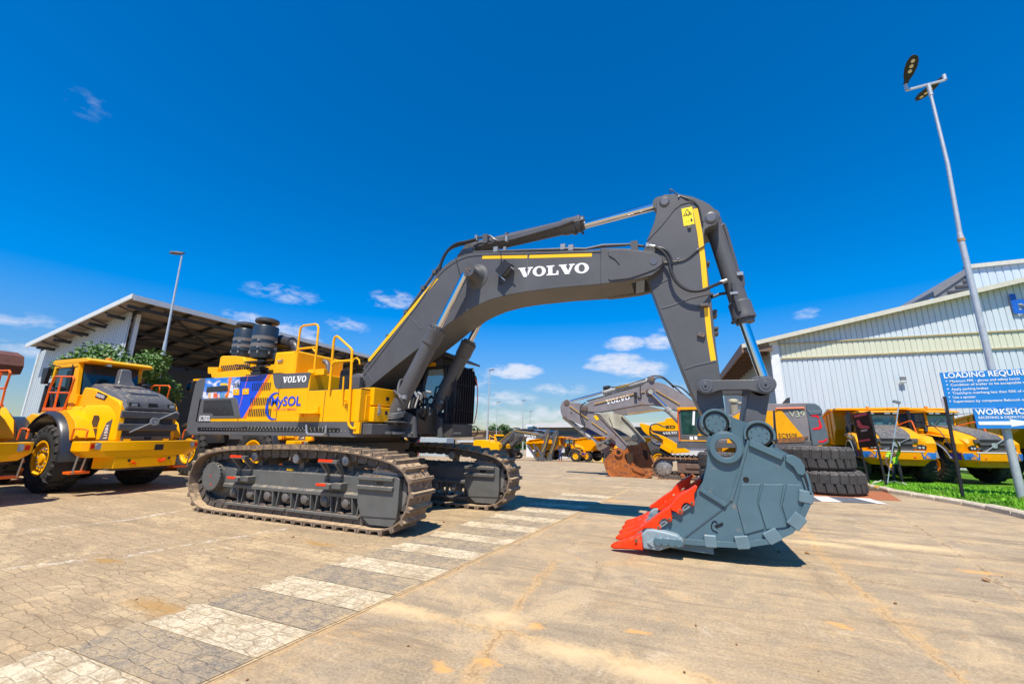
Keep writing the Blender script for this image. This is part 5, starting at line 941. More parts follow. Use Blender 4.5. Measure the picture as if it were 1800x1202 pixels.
b = MB(); q = P(1114, 432, 7.55); b.box(q.x-.05, q.x+.08, 7.46, 7.62, q.z-.22, q.z+.06); q = P(854, 420, 7.75); b.box(q.x-.06, q.x+.06, 7.7, 7.8, q.z-.12, q.z+.1); b.build('pipe_brackets', GRY, boom)
# work lamp on the boom side
q = P(889, 474, 7.36); dl = Vector((.72, 0, -.7)).normalized(); ul = Vector((.7, 0, .72)).normalized()
b = MB(); b.M = Matrix.Translation(q); b.loft([[dl*u+ul*w_*s_+Vector((0, y_, 0)) for w_, y_ in ((-.17, -.06), (.17, -.06), (.17, .1), (-.17, .1))] for u, s_ in ((-.16, .95), (.02, 1), (.06, 1))]); wl = b.build('work_lamp', BLK, boom, bevel=.01)
b = MB(); b.M = Matrix.Translation(q); b.loft([[dl*u+ul*w_+Vector((0, y_, 0)) for w_, y_ in ((-.14, -.04), (.14, -.04), (.14, .08), (-.14, .08))] for u in (.06, .065)]); b.build('lamp_lens', mat('lens_dark', (.12, .12, .13), .15), wl)
b = MB(); b.tube([P(880, 442, 7.48), P(881, 458, 7.48), P(879, 470, 7.48), P(883, 474, 7.45)], .01, 6, 4); b.tube([P(879, 478, 7.46), P(877, 490, 7.45), P(879, 500, 7.48), P(884, 495, 7.46)], .01, 6, 4); b.tube([P(801, 452, 7.49), P(805, 470, 7.49), P(811, 490, 7.49)], .009, 6); b.build('lamp_cable', HOS, boom); b = MB(); b.box(q.x-.1, q.x+.05, 7.4, 7.5, q.z-.03, q.z+.03); b.bar(P(893, 465, 7.33), P(903, 473, 7.33), .02); b.bar(P(878, 484, 7.33), P(888, 493, 7.33), .02); b.build('lamp_bracket', STL, wl)
# ---- arm
A0, A1 = 7.62, 8.34
ao = [(1153.5, 373), (1154, 354), (1160, 345.7), (1168, 342), (1192, 340.5), (1216.5, 345.2), (1236, 353), (1247, 359), (1255, 366), (1261, 373), (1264.9, 381), (1263.5, 389), (1257, 395), (1245.4, 399), (1239.5, 403.6), (1237.7, 412), (1238, 431), (1245.4, 484), (1251.5, 537.4), (1260, 619.4), (1265.6, 658), (1274, 718), (1275, 745), (1268, 756), (1256.6, 760), (1246, 755), (1236, 731), (1217.7, 694), (1196.7, 643), (1172, 580), (1155, 535), (1140, 495), (1135, 480), (1129, 466), (1129, 446), (1137, 424), (1144, 405), (1150, 390)]
b = MB(); b.prism(poly(ao, A0), A0, A1); arm = b.build('arm', GRY, EX, bevel=.012)
strip([(1138, 422), (1162, 397), (1185, 368), (1197, 359), (1212, 355), (1224, 360), (1231, 370), (1236, 390)], A0, .025, .012, 'edge_weld', GRY, arm)
strip([(1222, 367), (1230.5, 412), (1236, 460), (1240, 508)], A0, .085, .004, 'yellow_stripe', STR, arm); strip([(1242, 541), (1247, 590), (1254, 634)], A0, .085, .004, 'yellow_stripe', STR, arm)
wl_ = zm([(322, 155), (400, 138), (418, 265), (340, 282)], 1120, 330, 4.146); ws = MB().prism(poly(wl_, A0), A0-.006, A0).build('warning_label', mat('label_yellow', (.95, .72, .01), .4), arm)
tri = zm([(362, 158), (398, 192), (338, 206)], 1120, 330, 4.146); b = MB(); q = [P(x, y, A0-.008) for x, y in tri]; [b.tube([q[i], q[(i+1) % 3]], .005, 4) for i in range(3)]; q = P(1209.5, 376, A0-.008); [b.box(q.x+dx-.012, q.x+dx+.012, A0-.009, A0-.007, q.z+dz-.012, q.z+dz+.012) for dx, dz in ((-.03, 0), (.02, .01), (0, -.03))]; q = P(1215, 387, A0-.008); b.box(q.x-.01, q.x+.02, A0-.009, A0-.007, q.z-.03, q.z+.03); [b.box(q.x-.08+.03*i, q.x-.07+.03*i, A0-.009, A0-.007, q.z-.02, q.z-.005) for i in (0, 1)]; b.build('label_marks', BLK, ws)
for q in ([(1147, 502), (1158, 499), (1176, 489)], [(1162, 542), (1183, 536), (1212, 524), (1246, 516)], [(1204, 648), (1222, 642), (1258, 634)], [(1228, 720), (1262, 713)]): strip(q, A0, .022, .010, 'weld_seam', mat('weld_grey', (.13, .13, .14), .45), arm)
b = MB()
for x, y, r_ in ((1168, 355, .075), (1250, 383, .085)): q = P(x, y, A0); b.lathe(q, (0, -1, 0), [(0, r_*1.3), (.01, r_*1.3), (.02, r_), (.03, r_*.9)], 20); b.lathe((q.x, A1, q.z), (0, 1, 0), [(0, r_*1.3), (.01, r_*1.3), (.02, r_)], 20)
b.build('arm_pins', mat('pin_steel', (.16, .16, .165), .35, .5), arm)
b = MB(); q = P(1211.5, 399, A0); b.box(q.x-.03, q.x+.03, A0-.04, A0, q.z-.04, q.z+.02); q = P(1238, 538, A0); b.box(q.x-.07, q.x+.06, A0-.1, A0, q.z-.025, q.z+.025); q = P(1232.5, 589, A0); b.M = Matrix.Translation(q) @ Matrix.Rotation(R(25), 4, 'Y'); b.box(-.06, .06, -.05, 0, -.04, .04); b.build('arm_brackets', mat('bracket_brown', (.12, .10, .09), .5), arm, bevel=.005)
b = MB(); q = P(1232.5, 589, A0-.05); [b.lathe(q+Vector((dx, 0, dz)), (0, -1, 0), [(0, .012), (.006, .01)], 8) for dx, dz in ((-.035, .012), (.035, -.012))]; b.build('copper_bolts', mat('copper_bolt', (.6, .28, .12), .4, .6), arm)
b = MB(); z8b = lambda x, y, Y: P(1120+x/4.146, 330+y/4.146, Y)
Yh = A0-.14; b.tube([z8b(75, 420, 7.5), z8b(130, 432, Yh), z8b(190, 470, Yh), z8b(230, 530, Yh), z8b(245, 600, Yh), z8b(275, 670, Yh), z8b(330, 725, Yh), z8b(400, 752, Yh), z8b(480, 745, Yh), z8b(560, 712, Yh+.1), z8b(615, 690, 7.85)], .03, 10, 6)
b.tube([z8b(130, 432, Yh+.1), z8b(200, 450, Yh+.1), z8b(240, 500, Yh+.1), z8b(252, 560, Yh+.1)], .026, 8, 5)
b.tube([z8b(180, 545, A0-.02), z8b(300, 535, A0-.02), z8b(370, 510, A0-.02), z8b(440, 455, A0-.02), z8b(480, 430, A0-.02), z8b(495, 420, A0-.02)], .012, 8, 5); b.tube([z8b(245, 40, A0), z8b(238, 20, A0), z8b(255, 18, A0), z8b(300, 55, A0), z8b(385, 85, A0-.02), z8b(430, 115, A0-.02), z8b(455, 160, A0-.02), z8b(478, 270, A0-.02)], .012, 8, 5); b.tube([z8b(540, 800, 7.9), z8b(600, 775, 7.95), z8b(650, 768, 7.95)], .028, 8)
b.build('arm_hoses', HOS, arm); b = MB(); b.cyl(z8b(90, 425, Yh), z8b(130, 432, Yh), .038); b.box(*sorted((z8b(66, 425, 7.5).x, z8b(86, 425, 7.5).x)), 7.46, 7.54, z8b(70, 436, 7.5).z, z8b(70, 410, 7.5).z); b.cyl(z8b(605, 693, 7.85), z8b(655, 675, 7.85), .04); [b.lathe(z8b(x, y, A0-.01), (0, -1, 0), [(0, .02), (.02, .015)], 8) for x, y in ((298, 520), (440, 450), (303, 65))]; b.build('hose_fittings', STL, arm)
b = MB(); [b.box(z8b(x, y, A0).x-.01, z8b(x, y, A0).x+.07, 7.85, 8.1, z8b(x, y, A0).z-.02, z8b(x, y, A0).z+.02) for x, y in ((505, 508), (530, 745), (560, 870), (560, 885), (560, 900), (570, 998), (570, 1035))]; b.build('rear_brackets', GRY, arm)
# arm cylinder and bucket cylinder
acy = cylinder('arm_cylinder', P(829, 438, YC), P(1017, 398.5, YC), P(1160, 361, YC), .155, .08, EX, .19)
b = MB(); [b.ring(P(x, y, YC), P(1040, 390, YC)-P(833, 440, YC), .175, .15, .05) for x, y in ((892, 422), (1008, 400))]; b.tube([P(840, 433, YC-.2), P(900, 419, YC-.2), P(1000, 393, YC-.2), P(1025, 386, YC-.16)], .02, 8); b.build('cylinder_pipe', mat('pipe_paint', (.09, .09, .095), .35), acy)
bcy = cylinder('bucket_cylinder', P(1251, 385, YC), P(1303.5, 556, YC), P(1346, 676, YC), .155, .082, EX, .195)
b = MB(); b.tube([P(1265, 399, 7.9), P(1272, 395, 7.9), P(1276, 405, 7.9), P(1296, 475, 7.9), P(1305, 487, 7.9), P(1306, 500, 7.9), P(1301, 507, 7.9)], .035, 10); b.tube([P(1288, 497, 7.78), P(1293, 525, 7.78), P(1300, 548, 7.8)], .03, 8); b.build('cylinder_pipe', mat('pipe_paint', (.09, .09, .095), .35), bcy)
b = MB(); b.box(P(1300, 480, 7.8).x-.04, P(1300, 480, 7.8).x+.06, 7.82, 7.9, P(1300, 480, 7.8).z-.03, P(1300, 480, 7.8).z+.03); b.box(P(1290, 515, 7.75).x-.06, P(1290, 515, 7.75).x+.06, 7.74, 7.8, P(1290, 515, 7.75).z-.02, P(1290, 515, 7.75).z+.02); b.build('pipe_clamps', STL, bcy)
# ---- links
LK0, LK1 = 7.46, 8.5
zl = lambda pts: zm(pts, 1220, 640, 5.4636)
lk = zl([(60, 160), (90, 145), (130, 142), (170, 152), (380, 148), (560, 148), (600, 140), (660, 122), (715, 115), (755, 128), (785, 175), (780, 215), (750, 262), (700, 282), (650, 278), (590, 262), (510, 245), (275, 248), (215, 260), (170, 280), (120, 290), (75, 278), (40, 245), (30, 210), (40, 180)])
for y0 in (LK0, LK1-.13): b = MB(); b.prism(poly(lk, LK0), y0, y0+.13); l1 = b.build('side_link', GRY, EX, bevel=.015, seg=2)
b = MB()
for (x, y), ra in (((110, 213), .125), ((688, 200), .14)):
    q = P(*zl([(x, y)])[0], LK0); b.cyl((q.x, LK0-.02, q.z), (q.x, LK1+.02, q.z), ra*.8, n=24); b.lathe((q.x, LK0+.005, q.z), (0, -1, 0), [(0, ra), (.01, ra), (.012, ra*.85), (.03, ra*.8), (.03, ra*.5), (.04, ra*.45)], 28)
lp = b.build('link_pins', mat('pin_grey', (.14, .14, .145), .35, .4), EX)
b = MB(); [b.lathe((P(*zl([c_])[0], LK0-.035).x, LK0-.036, P(*zl([c_])[0], LK0-.035).z), (0, -1, 0), [(0, .02), (.003, .018)], 10) for c_ in ((110, 213), (688, 200))]; b.build('grease_holes', BLG, lp)
C_ = P(1333.8, 764.4, LK0); Bq = P(*zl([(688, 200)])[0], LK0); ya, yb = 7.62, 8.34
b = MB(); Bm = Vector((Bq.x, 0, Bq.z)); Cm = Vector((P(1333.8, 764.4, 7.1).x, 0, P(1333.8, 764.4, 7.1).z)); Bm = Vector((Bq.x-.05, 0, Bq.z)); dv = (Cm-Bm).normalized(); sv = Vector((dv.z, 0, -dv.x))
b.prism([((q+sv*w_).x, (q+sv*w_).z) for q, w_ in ((Bm+dv*.05, .15), (Bm+dv*.05, -.15), (Cm, -.14), (Cm, .14))], ya, yb); b.cyl(Bm+Vector((0, ya, 0)), Bm+Vector((0, yb, 0)), .17); b.cyl(Cm+Vector((0, ya, 0)), Cm+Vector((0, yb, 0)), .15); b.build('bucket_link', GRY, EX, bevel=.012)
# ---- bucket
K0, K1 = 7.02, 8.96
z5 = lambda pts: zm(pts, 1050, 640, 3.34)
ring_c = P(1275, 786.7, K0); pinD = P(1258, 743.4, K0); pinC = P(1333.8, 764.4, K0)
side = [(1127.8, 958), (1199.7, 951.4), (1260, 956), (1301.5, 958.5), (1349.4, 952.9), (1370, 945), (1388, 934), (1400, 922), (1409, 909.5), (1417, 897), (1422, 883), (1420, 862), (1414, 842), (1404, 812), (1390, 800), (1367, 787), (1356, 775), (1345, 763), (1330, 750), (1319.5, 744.8), (1300, 738), (1281, 730), (1262, 735), (1250, 750), (1246, 765), (1241.6, 775), (1243.5, 800), (1242, 820), (1235.6, 846.6), (1228, 858.6), (1205, 884), (1181.7, 909), (1148.8, 928), (1129.3, 931)]
def circ(c, r, n=28, a0=0): return [(c.x+r*math.cos(a0+2*math.pi*i/n), c.z+r*math.sin(a0+2*math.pi*i/n)) for i in range(n)]
def plate(pts, hole, y0, y1, name, m_, parent, **kw):            # side plate with a see-through hole
    pts = poly(pts, K0)
    if sum(pts[i][0]*pts[(i+1) % len(pts)][1]-pts[(i+1) % len(pts)][0]*pts[i][1] for i in range(len(pts))) < 0: pts = pts[::-1]
    hi = [(x, z) for x, z in hole]; k = min(range(len(pts)), key=lambda i: (pts[i][0]-hi[0][0])**2+(pts[i][1]-hi[0][1])**2)
    j = min(range(len(hi)), key=lambda i: (pts[k][0]-hi[i][0])**2+(pts[k][1]-hi[i][1])**2)
    hh = (hi[j:]+hi[:j+1])[::-1]; dv_ = Vector((hi[j][0]-pts[k][0], hi[j][1]-pts[k][1])).normalized(); e_ = (-dv_.y*.0015, dv_.x*.0015); hh[-1] = (hh[-1][0]-e_[0], hh[-1][1]-e_[1]); pp = pts[:k+1]+hh+[(pts[k][0]-e_[0], pts[k][1]-e_[1])]+pts[k+1:]
    n = len(pp); b = MB(); b.add([(x, y0, z) for x, z in pp]+[(x, y1, z) for x, z in pp], [tuple(range(n)), tuple(range(2*n-1, n-1, -1))]+[(i, i+n, (i+1) % n+n, (i+1) % n) for i in range(n)])
    return b.build(name, m_, parent, **kw)
hole = circ(ring_c, .145)
bk = plate(side, hole, K0, K0+.055, 'bucket', BUC, EX)
fh = circ(CAM.lerp(Vector((ring_c.x, K0, ring_c.z)), K1/K0)+Vector((0, 0, 0)), .23); far_ = plate(side, [(x-.12, z) for x, z in fh], K1-.055, K1, 'far_side_plate', BUC, bk); far_.data.transform(Matrix.Translation((.12, 0, 0)))
# wrapped shell: bottom and back, open towards the teeth
shl = [(1140, 950), (1199.7, 950), (1260, 955), (1301.5, 957), (1349.4, 951), (1370, 943), (1388, 932), (1400, 920), (1409, 907), (1416, 895), (1420, 882), (1418, 862), (1412, 842), (1402, 813), (1388, 801), (1367, 788), (1352, 772), (1335, 757), (1315, 745), (1285, 735)]
q = [Vector((x, 0, z)) for x, z in poly(shl, K0)]; inn_ = []
for i, v in enumerate(q): t = (q[min(i+1, len(q)-1)]-q[max(i-1, 0)]).normalized(); inn_.append(v+Vector((-t.z, 0, t.x))*.06)
b = MB(); b.loft([[Vector((v.x, y, v.z)) for v in q]+[Vector((v.x, y, v.z)) for v in inn_[::-1]] for y in (K0+.05, K1-.05)]); b.build('shell', BUC, bk, ang=50)
# lugs for the two pins, with covers
def pin_cover(c, r, y, sgn):
    b = MB(); b.lathe((c.x, y, c.z), (0, sgn, 0), [(0, r*.80), (.02, r*.80), (.025, r*.77)], 32); cv = b.build('pin_cover', BUC, bk, bevel=.004)
    b = MB(); b.ring((c.x, y, c.z), (0, sgn, 0), r*1.16, r*.97, .06, 36, R(-20), R(200)); b.build('pin_hood', BUC, cv, bevel=.006)
    b = MB(); b.ring((c.x, y-sgn*.002, c.z), (0, sgn, 0), r*.97, r*.79, .006, 36); b.build('pin_gap', BLG, cv)
    b = MB(); [b.lathe((c.x+r*.6*math.cos(a), y+sgn*.024, c.z+r*.6*math.sin(a)), (0, sgn, 0), [(0, .013), (.008, .010)], 8) for a in [i*math.pi/4+.3 for i in range(8)]]; b.lathe((c.x, y+sgn*.024, c.z), (0, sgn, 0), [(0, .012), (.006, .012)], 8); b.build('cover_bolts', mat('bolt_blue', (.07, .10, .12), .4), cv)
for c, r in ((pinD, .185), (pinC, .178)):
    for y, s_ in ((K0-.0, -1), (K1, 1)):
        b = MB(); b.prism(circ(c, r*1.14), min(y, y-s_*.5), max(y, y-s_*.5)); 
        if s_ < 0: lg = b.build('pin_lug', BUC, bk, ang=20)
        else: lg = b.build('pin_lug', BUC, bk, ang=20)
        pin_cover(c, r, y+s_*.002, s_)
b = MB(); b.ring((ring_c.x, K0, ring_c.z), (0, -1, 0), .225, .142, .07, 44); b.ring((ring_c.x, K0-.0, ring_c.z), (0, -1, 0), .245, .22, .035, 44); b.build('lifting_ring', BUC, bk, bevel=.012, seg=2)
# raised wear plates and bars on the near side
def on(nm, pts, d, y=K0, m_=BUC, bev=.008): return MB().prism(poly(pts, y), y-d, y+.001).build(nm, m_, bk, bevel=bev)
for q in ([(845, 703), (957, 703), (936, 812), (982, 965), (865, 998), (860, 985), (818, 822)], [(975, 703), (1092, 703), (1070, 830), (1112, 955), (990, 968), (945, 815)], [(1113, 703), (1196, 706), (1238, 770), (1230, 850), (1185, 912), (1120, 952), (1083, 828)]): on('wear_plate', z5(q), .02)
on('ledge_plate', z5([(893, 440), (1095, 530), (1078, 562), (888, 478)]), .05); on('ledge_plate', z5([(1103, 535), (1140, 530), (1185, 553), (1213, 595), (1217, 635), (1203, 652), (1172, 643), (1145, 600), (1102, 568)]), .05)
on('gusset_bar', z5([(608, 722), (762, 818), (750, 838), (595, 740)]), .04); strip(z5([(886, 445), (835, 630), (785, 800)]), K0, .035, .02, 'weld_bar', BUC, bk); strip(z5([(785, 800), (750, 838), (500, 1028)]), K0, .014, .01, 'weld_bar', mat('seam_dark_blue', (.06, .09, .11), .5), bk)
b = MB(); q = P(*z5([(873, 677)])[0], K0); b.lathe(q, (0, -1, 0), [(0, .04), (.004, .038)], 18); b.build('lifting_hole', BLG, bk)
b = MB(); z8c = lambda x, y: P(1060+x/7.07, 820+y/7.07, K0-.004)
for l_ in ([(1418, 698), (1395, 674), (1362, 690), (1346, 740), (1362, 785), (1425, 818)], [(1490, 698), (1440, 716), (1388, 740)], [(1490, 716), (1450, 738), (1408, 745), (1425, 760)], [(1400, 678), (1418, 700)]): b.tube([z8c(*a) for a in l_], .008, 5, 4)
b.build('maker_emblem', BLG, bk)
# heel shrouds wrapped round the bottom edge, both cheeks
strip(z5([(500, 1035), (700, 1052), (845, 1058), (1000, 1035), (1130, 975), (1195, 895), (1232, 810)]), K0, .07, .05, 'edge_bar', BUC, bk)
cen = P(1320, 855, K0)
for (x, y, w_, h_) in ((663, 1033, .17, .165), (848, 1040, .18, .165), (1024, 1005, .19, .16), (1166, 917, .20, .16), (1218, 776, .17, .165)):
    q = P(*z5([(x, y)])[0], K0)
    i = min(range(len(shl)), key=lambda k_: (P(*shl[k_], K0)-q).length); a = P(*shl[max(i-1, 0)], K0); c = P(*shl[min(i+1, len(shl)-1)], K0); t = (c-a); t.y = 0; t.normalize(); nr = Vector((t.z, 0, -t.x))
    for yy, sg in ((K0, -1), (K1, 1)):
        b = MB(); b.M = Matrix(((t.x, 0, nr.x, q.x), (0, 1, 0, yy), (t.z, 0, nr.z, q.z), (0, 0, 0, 1)))
        y0, y1 = (-.06, .2) if sg < 0 else (-.2, .06)
        b.prism([(-w_/2, -h_/2), (w_/2, -h_/2), (w_/2, h_*.42), (w_*.4, h_*.55), (-w_*.4, h_*.55), (-w_/2, h_*.42)], -.06 if sg < 0 else .0, 0 if sg < 0 else .06)
        b.box(-w_*.46, w_*.46, y0+.004, y1-.004, h_*.12, h_*.50); b.build('heel_shroud', mat('light_catching_blue_grey', (.135, .215, .255), .4, var=.15, dust=.15), bk, bevel=.02, seg=2)  # shroud colour lightened for the light it catches
b = MB()
for i in range(7):
    k_ = 2+i*1.6; a = P(*shl[int(k_)], K0).lerp(P(*shl[int(k_)+1], K0), k_ % 1); c = P(*shl[int(k_)+1], K0); t = (c-a); t.y = 0; t.normalize(); nr = Vector((t.z, 0, -t.x)); b.M = Matrix(((t.x, 0, nr.x, a.x), (0, 1, 0, 0), (t.z, 0, nr.z, a.z), (0, 0, 0, 1))); b.box(-.07, .07, K0+.3, K1-.3, -.0, .045)
b.build('heel_wear_bars', BUC, bk, bevel=.008)
strip(z5([(1222, 640), (1240, 700), (1248, 760)]), K0, .03, .06, 'edge_bar', BUC, bk); strip(z5([(1200, 660), (1222, 720), (1232, 770)]), K0, .02, .03, 'edge_bar', BUC, bk)
# lip, corner castings, teeth
lp0 = P(1140, 948, K0); tipz = P(1078, 957, K0-.0)
b = MB(); b.prism([(lp0.x-.10, .19), (lp0.x+.35, .12), (lp0.x+.9, .10), (lp0.x+.9, .19), (lp0.x+.3, .26), (lp0.x-.08, .25)], K0, K1); b.build('lip', BUC, bk, bevel=.01)
cc_ = zm([(472, 840), (540, 775), (620, 772), (760, 800), (935, 848), (962, 885), (990, 900), (1000, 950), (985, 1000), (870, 992), (770, 1015), (690, 1032), (500, 1018)], 1060, 820, 7.07)
for y0, y1 in ((K0-.14, K0+.16), (K1-.16, K1+.14)): MB().prism(poly(cc_, K0-.1), y0, y1).build('corner_casting', mat('worn_blue_grey', (.25, .32, .35), .5, var=.2, rust=.05, rustc=(.35, .22, .1)), bk, bevel=.03, seg=2)
b = MB(); b.prism(poly(zm([(545, 930), (660, 862), (905, 880), (1000, 905), (1000, 985), (870, 990), (620, 990)], 1060, 820, 7.07), K0-.1), K0-.17, K0-.14); b.prism(poly(zm([(620, 975), (870, 975), (700, 1032), (600, 1015)], 1060, 820, 7.07), K0-.1), K0-.16, K0-.1); pk = b.build('wear_button_plate', mat('worn_blue_grey', (.25, .32, .35), .5), bk, bevel=.012)
b = MB(); [b.lathe(P(1060+x/7.07, 820+y/7.07, K0-.17), (0, -1, 0), [(0, .062), (.02, .06), (.03, .05)], 18) for x, y in ((680, 927), (768, 932), (857, 940), (938, 948))]; b.build('wear_buttons', BUC, pk)
for i in range(5):                                              # five adapters and tall pointed teeth
    y = K0-.02+.14+i*(K1-K0-.24)/4
    if i == 0: y = K0-.02
    tb = P(1130, 950, K0-.02); tx = P(1074, 957, K0-.02); L0 = tb.x-tx.x
    xb = tb.x; b = MB()
    rings = []
    for u, z0, z1, w_ in ((0, .08, .31, .12), (.06, .08, .30, .115), (.22, .07, .235, .092), (.45, .055, .165, .07), (.64, .04, .12, .05), (.70, .055, .08, .015)):
        x = xb-u*(L0/.70); rings.append([Vector((x, y-w_, z0+.02)), Vector((x, y-w_*.8, z0)), Vector((x, y+w_*.8, z0)), Vector((x, y+w_, z0+.02)), Vector((x, y+w_*.9, z1-.03)), Vector((x, y+w_*.45, z1)), Vector((x, y-w_*.45, z1)), Vector((x, y-w_*.9, z1-.03))])
    b.loft(rings); th_ = b.build('tooth', RED, bk, bevel=.01)
    b = MB(); b.lathe((xb-.09, y-.124, .21), (0, -1, 0), [(0, .022), (.008, .018)], 10); b.build('tooth_pin', mat('olive_pin', (.12, .10, .06), .5), th_)
    if i: b = MB(); b.loft([[Vector((xb-.02, y-.13, .10)), Vector((xb-.02, y+.13, .10)), Vector((xb-.02, y+.1, .30)), Vector((xb-.02, y-.1, .30))], [Vector((xb+.4, y-.13, .12)), Vector((xb+.4, y+.13, .12)), Vector((xb+.4, y+.09, .30)), Vector((xb+.4, y-.09, .30))]]); b.build('tooth_adapter', BUC, bk, bevel=.01)
    if i < 4:
        ym = y+(K1-K0-.24)/8+.03; b = MB(); b.prism([(xb-.10, .17), (xb-.14, .2), (xb-.05, .27), (xb+.3, .34), (xb+.3, .15), (xb, .12)], ym-.08, ym+.08); b.build('lip_shroud', BUC, bk, bevel=.01)
S1 = [(482, 742), (560, 690), (680, 598), (830, 500), (845, 545), (860, 650), (852, 678), (836, 686), (812, 680), (795, 652), (765, 640), (730, 655), (702, 685), (700, 715), (722, 752), (720, 772), (700, 786), (680, 782), (610, 762), (540, 762), (490, 770)]
S2 = [(830, 500), (905, 400), (985, 335), (1075, 290), (1150, 238), (1175, 252), (1165, 275), (1132, 340), (1138, 462), (1132, 482), (1115, 488), (1085, 468), (1040, 444), (1005, 455), (978, 490), (975, 525), (995, 560), (988, 585), (965, 596), (940, 585), (905, 560), (850, 540)]
for k_, SS in enumerate((S1, S2)):
    for y0, y1 in ((K0-.07, K0+.13), (K1-.13, K1+.07)):
        b = MB(); b.prism(poly(zm(SS, 1060, 820, 7.07), K0-.05), y0, y1); sh_ = b.build('cheek_shroud', RED, bk, bevel=.014, seg=2)
        if y0 < 8:
            b = MB(); [b.lathe(P(1060+x/7.07, 820+y/7.07, y0), (0, -1, 0), [(0, .022), (.01, .018)], 10) for x, y in (((827, 650), (690, 755)) if k_ == 0 else ((1104, 452), (960, 555)))]; b.build('shroud_pins', mat('olive_pin', (.12, .10, .06), .5), sh_)
for q in ([(705, 690), (765, 645), (800, 660), (820, 685), (725, 755), (700, 720)], [(980, 500), (1035, 448), (1085, 470), (1105, 490), (1000, 555), (978, 525)]): on('locking_lug', zm(q, 1060, 820, 7.07), .045, m_=mat('lug_grey', (.2, .24, .26), .5))
for q in ([(722, 710), (775, 672), (775, 688), (728, 722)], [(1000, 505), (1052, 470), (1052, 485), (1006, 515)]): on('lug_slot', zm(q, 1060, 820, 7.07), .048, m_=BLG, bev=0)
# ground-engaging edge running up the cheeks, its red face turned to the mouth of the bucket
b = MB(); cp = poly(zm([(670, 548), (745, 475), (1000, 300), (1215, 145), (1228, 160), (1170, 255), (1000, 370), (850, 480), (740, 552)], 1060, 820, 7.07), K0+.5)
b = MB(); b.prism(poly(zm([(670, 548), (745, 475), (1000, 300), (1215, 145), (1232, 165), (1190, 262), (1000, 372), (850, 500), (740, 556)], 1060, 820, 7.07), K1-.35), K1-.3, K1-.06); b.build('cheek_shroud', RED, bk, bevel=.012)
OFF = Vector((0, 0, 0))
# ================================================================ wheels
def wheel(parent, c, r, w, side=-1, rim=YEL, lugs=22, rr_=.5, m_=RUB, fill=.27):   # axle along y; side = which face looks out
    c = Vector(c); h = w/2; b = MB()
    b.lathe(c-Vector((0, h, 0)), (0, 1, 0), [(.06, r*rr_), (.01, r*(rr_+.1)), (0, r*.72), (.03, r*.88), (.07, r*.955), (w-.07, r*.955), (w-.03, r*.88), (w, r*.72), (w-.01, r*(rr_+.1)), (w-.06, r*rr_), (w-.06, r*rr_-.01), (.06, r*rr_-.01)], 40, cap=False)
    for i in range(lugs):
        for s_ in (-1, 1):
            a = 2*math.pi*(i+(.5 if s_ > 0 else 0))/lugs; da = 2*math.pi/lugs*fill
            f = lambda t, rad, y: c+Vector((rad*math.cos(t), y, rad*math.sin(t)))
            lo, hi = r*.94, r
            rs = []
            for y, k in ((s_*h*1.0, .7), (s_*h*.72, 1.0), (s_*h*.02, 1.0)):
                tw = .35*da*(1-abs(y)/h); lo_ = lo if k == 1 else r*.80; hi_ = hi if k == 1 else r*.90
                rs.append([f(a-da+tw, lo_, y), f(a+da+tw, lo_, y), f(a+da*.85+tw, hi_, y), f(a-da*.85+tw, hi_, y)])
            b.loft(rs)
    t = b.build('tyre', m_, parent, ang=28)
    if rim:
        y = side*h; b = MB(); b.lathe(c+Vector((0, y-side*.02, 0)), (0, -side, 0), [(0, r*rr_*1.04), (.0, r*rr_*.93), (.03, r*rr_*.90), (.05, r*rr_*.84), (.09, r*rr_*.64), (.06, r*rr_*.52), (.06, r*rr_*.34), (.02, r*rr_*.28), (.01, 0)], 28, cap=False)
        rm = b.build('rim', rim, t, ang=30); b = MB(); [b.lathe(c+Vector((r*rr_*.56*math.cos(k*math.pi/6), y-side*.09, r*rr_*.56*math.sin(k*math.pi/6))), (0, side, 0), [(0, .03), (.04, .025)], 6) for k in range(12)]; b.build('wheel_nuts', STL, rm)
    return t
def emblem(parent, o, xd, ud, r, bar, m_=None):                  # ring with a diagonal bar through it
    M4 = frame(o, Vector(xd).normalized(), Vector(ud).normalized()); m_ = m_ or mat('silver_badge', (.62, .66, .7), .25, .6)
    b = MB(); b.M = M4; b.ring((0, 0, 0), (0, 0, 1), r, r*.62, .03, 28); b.lathe((0, 0, .005), (0, 0, 1), [(0, r*.5), (.02, r*.5)], 20)
    for s_ in (-1, 1): b.bar((s_*r*.9, s_*r*.55, .012), (s_*bar, s_*bar*.58, .012), .02, .07, (0, 0, 1))
    b.build('grille_badge', m_, parent)
def tail(parent, x, y, z, sy=1):
    b = MB(); b.box(x-.06, x+.005, y-.19, y+.19, z-.11, z+.11); o = b.build('tail_lamp_recess', YELD, parent); b = MB(); b.lathe((x, y, z), (1, 0, 0), [(0, .085), (.035, .08)], 16); b.box(x, x+.02, y-.07, y+.07, z-.085, z+.085); b.build('reverse_lamp', LLN, o); b = MB(); b.box(x, x+.02, y-.17, y-.10, z-.06, z+.06); b.box(x, x+.02, y+.10, y+.17, z-.06, z+.06); b.build('red_lens', RLN, o)
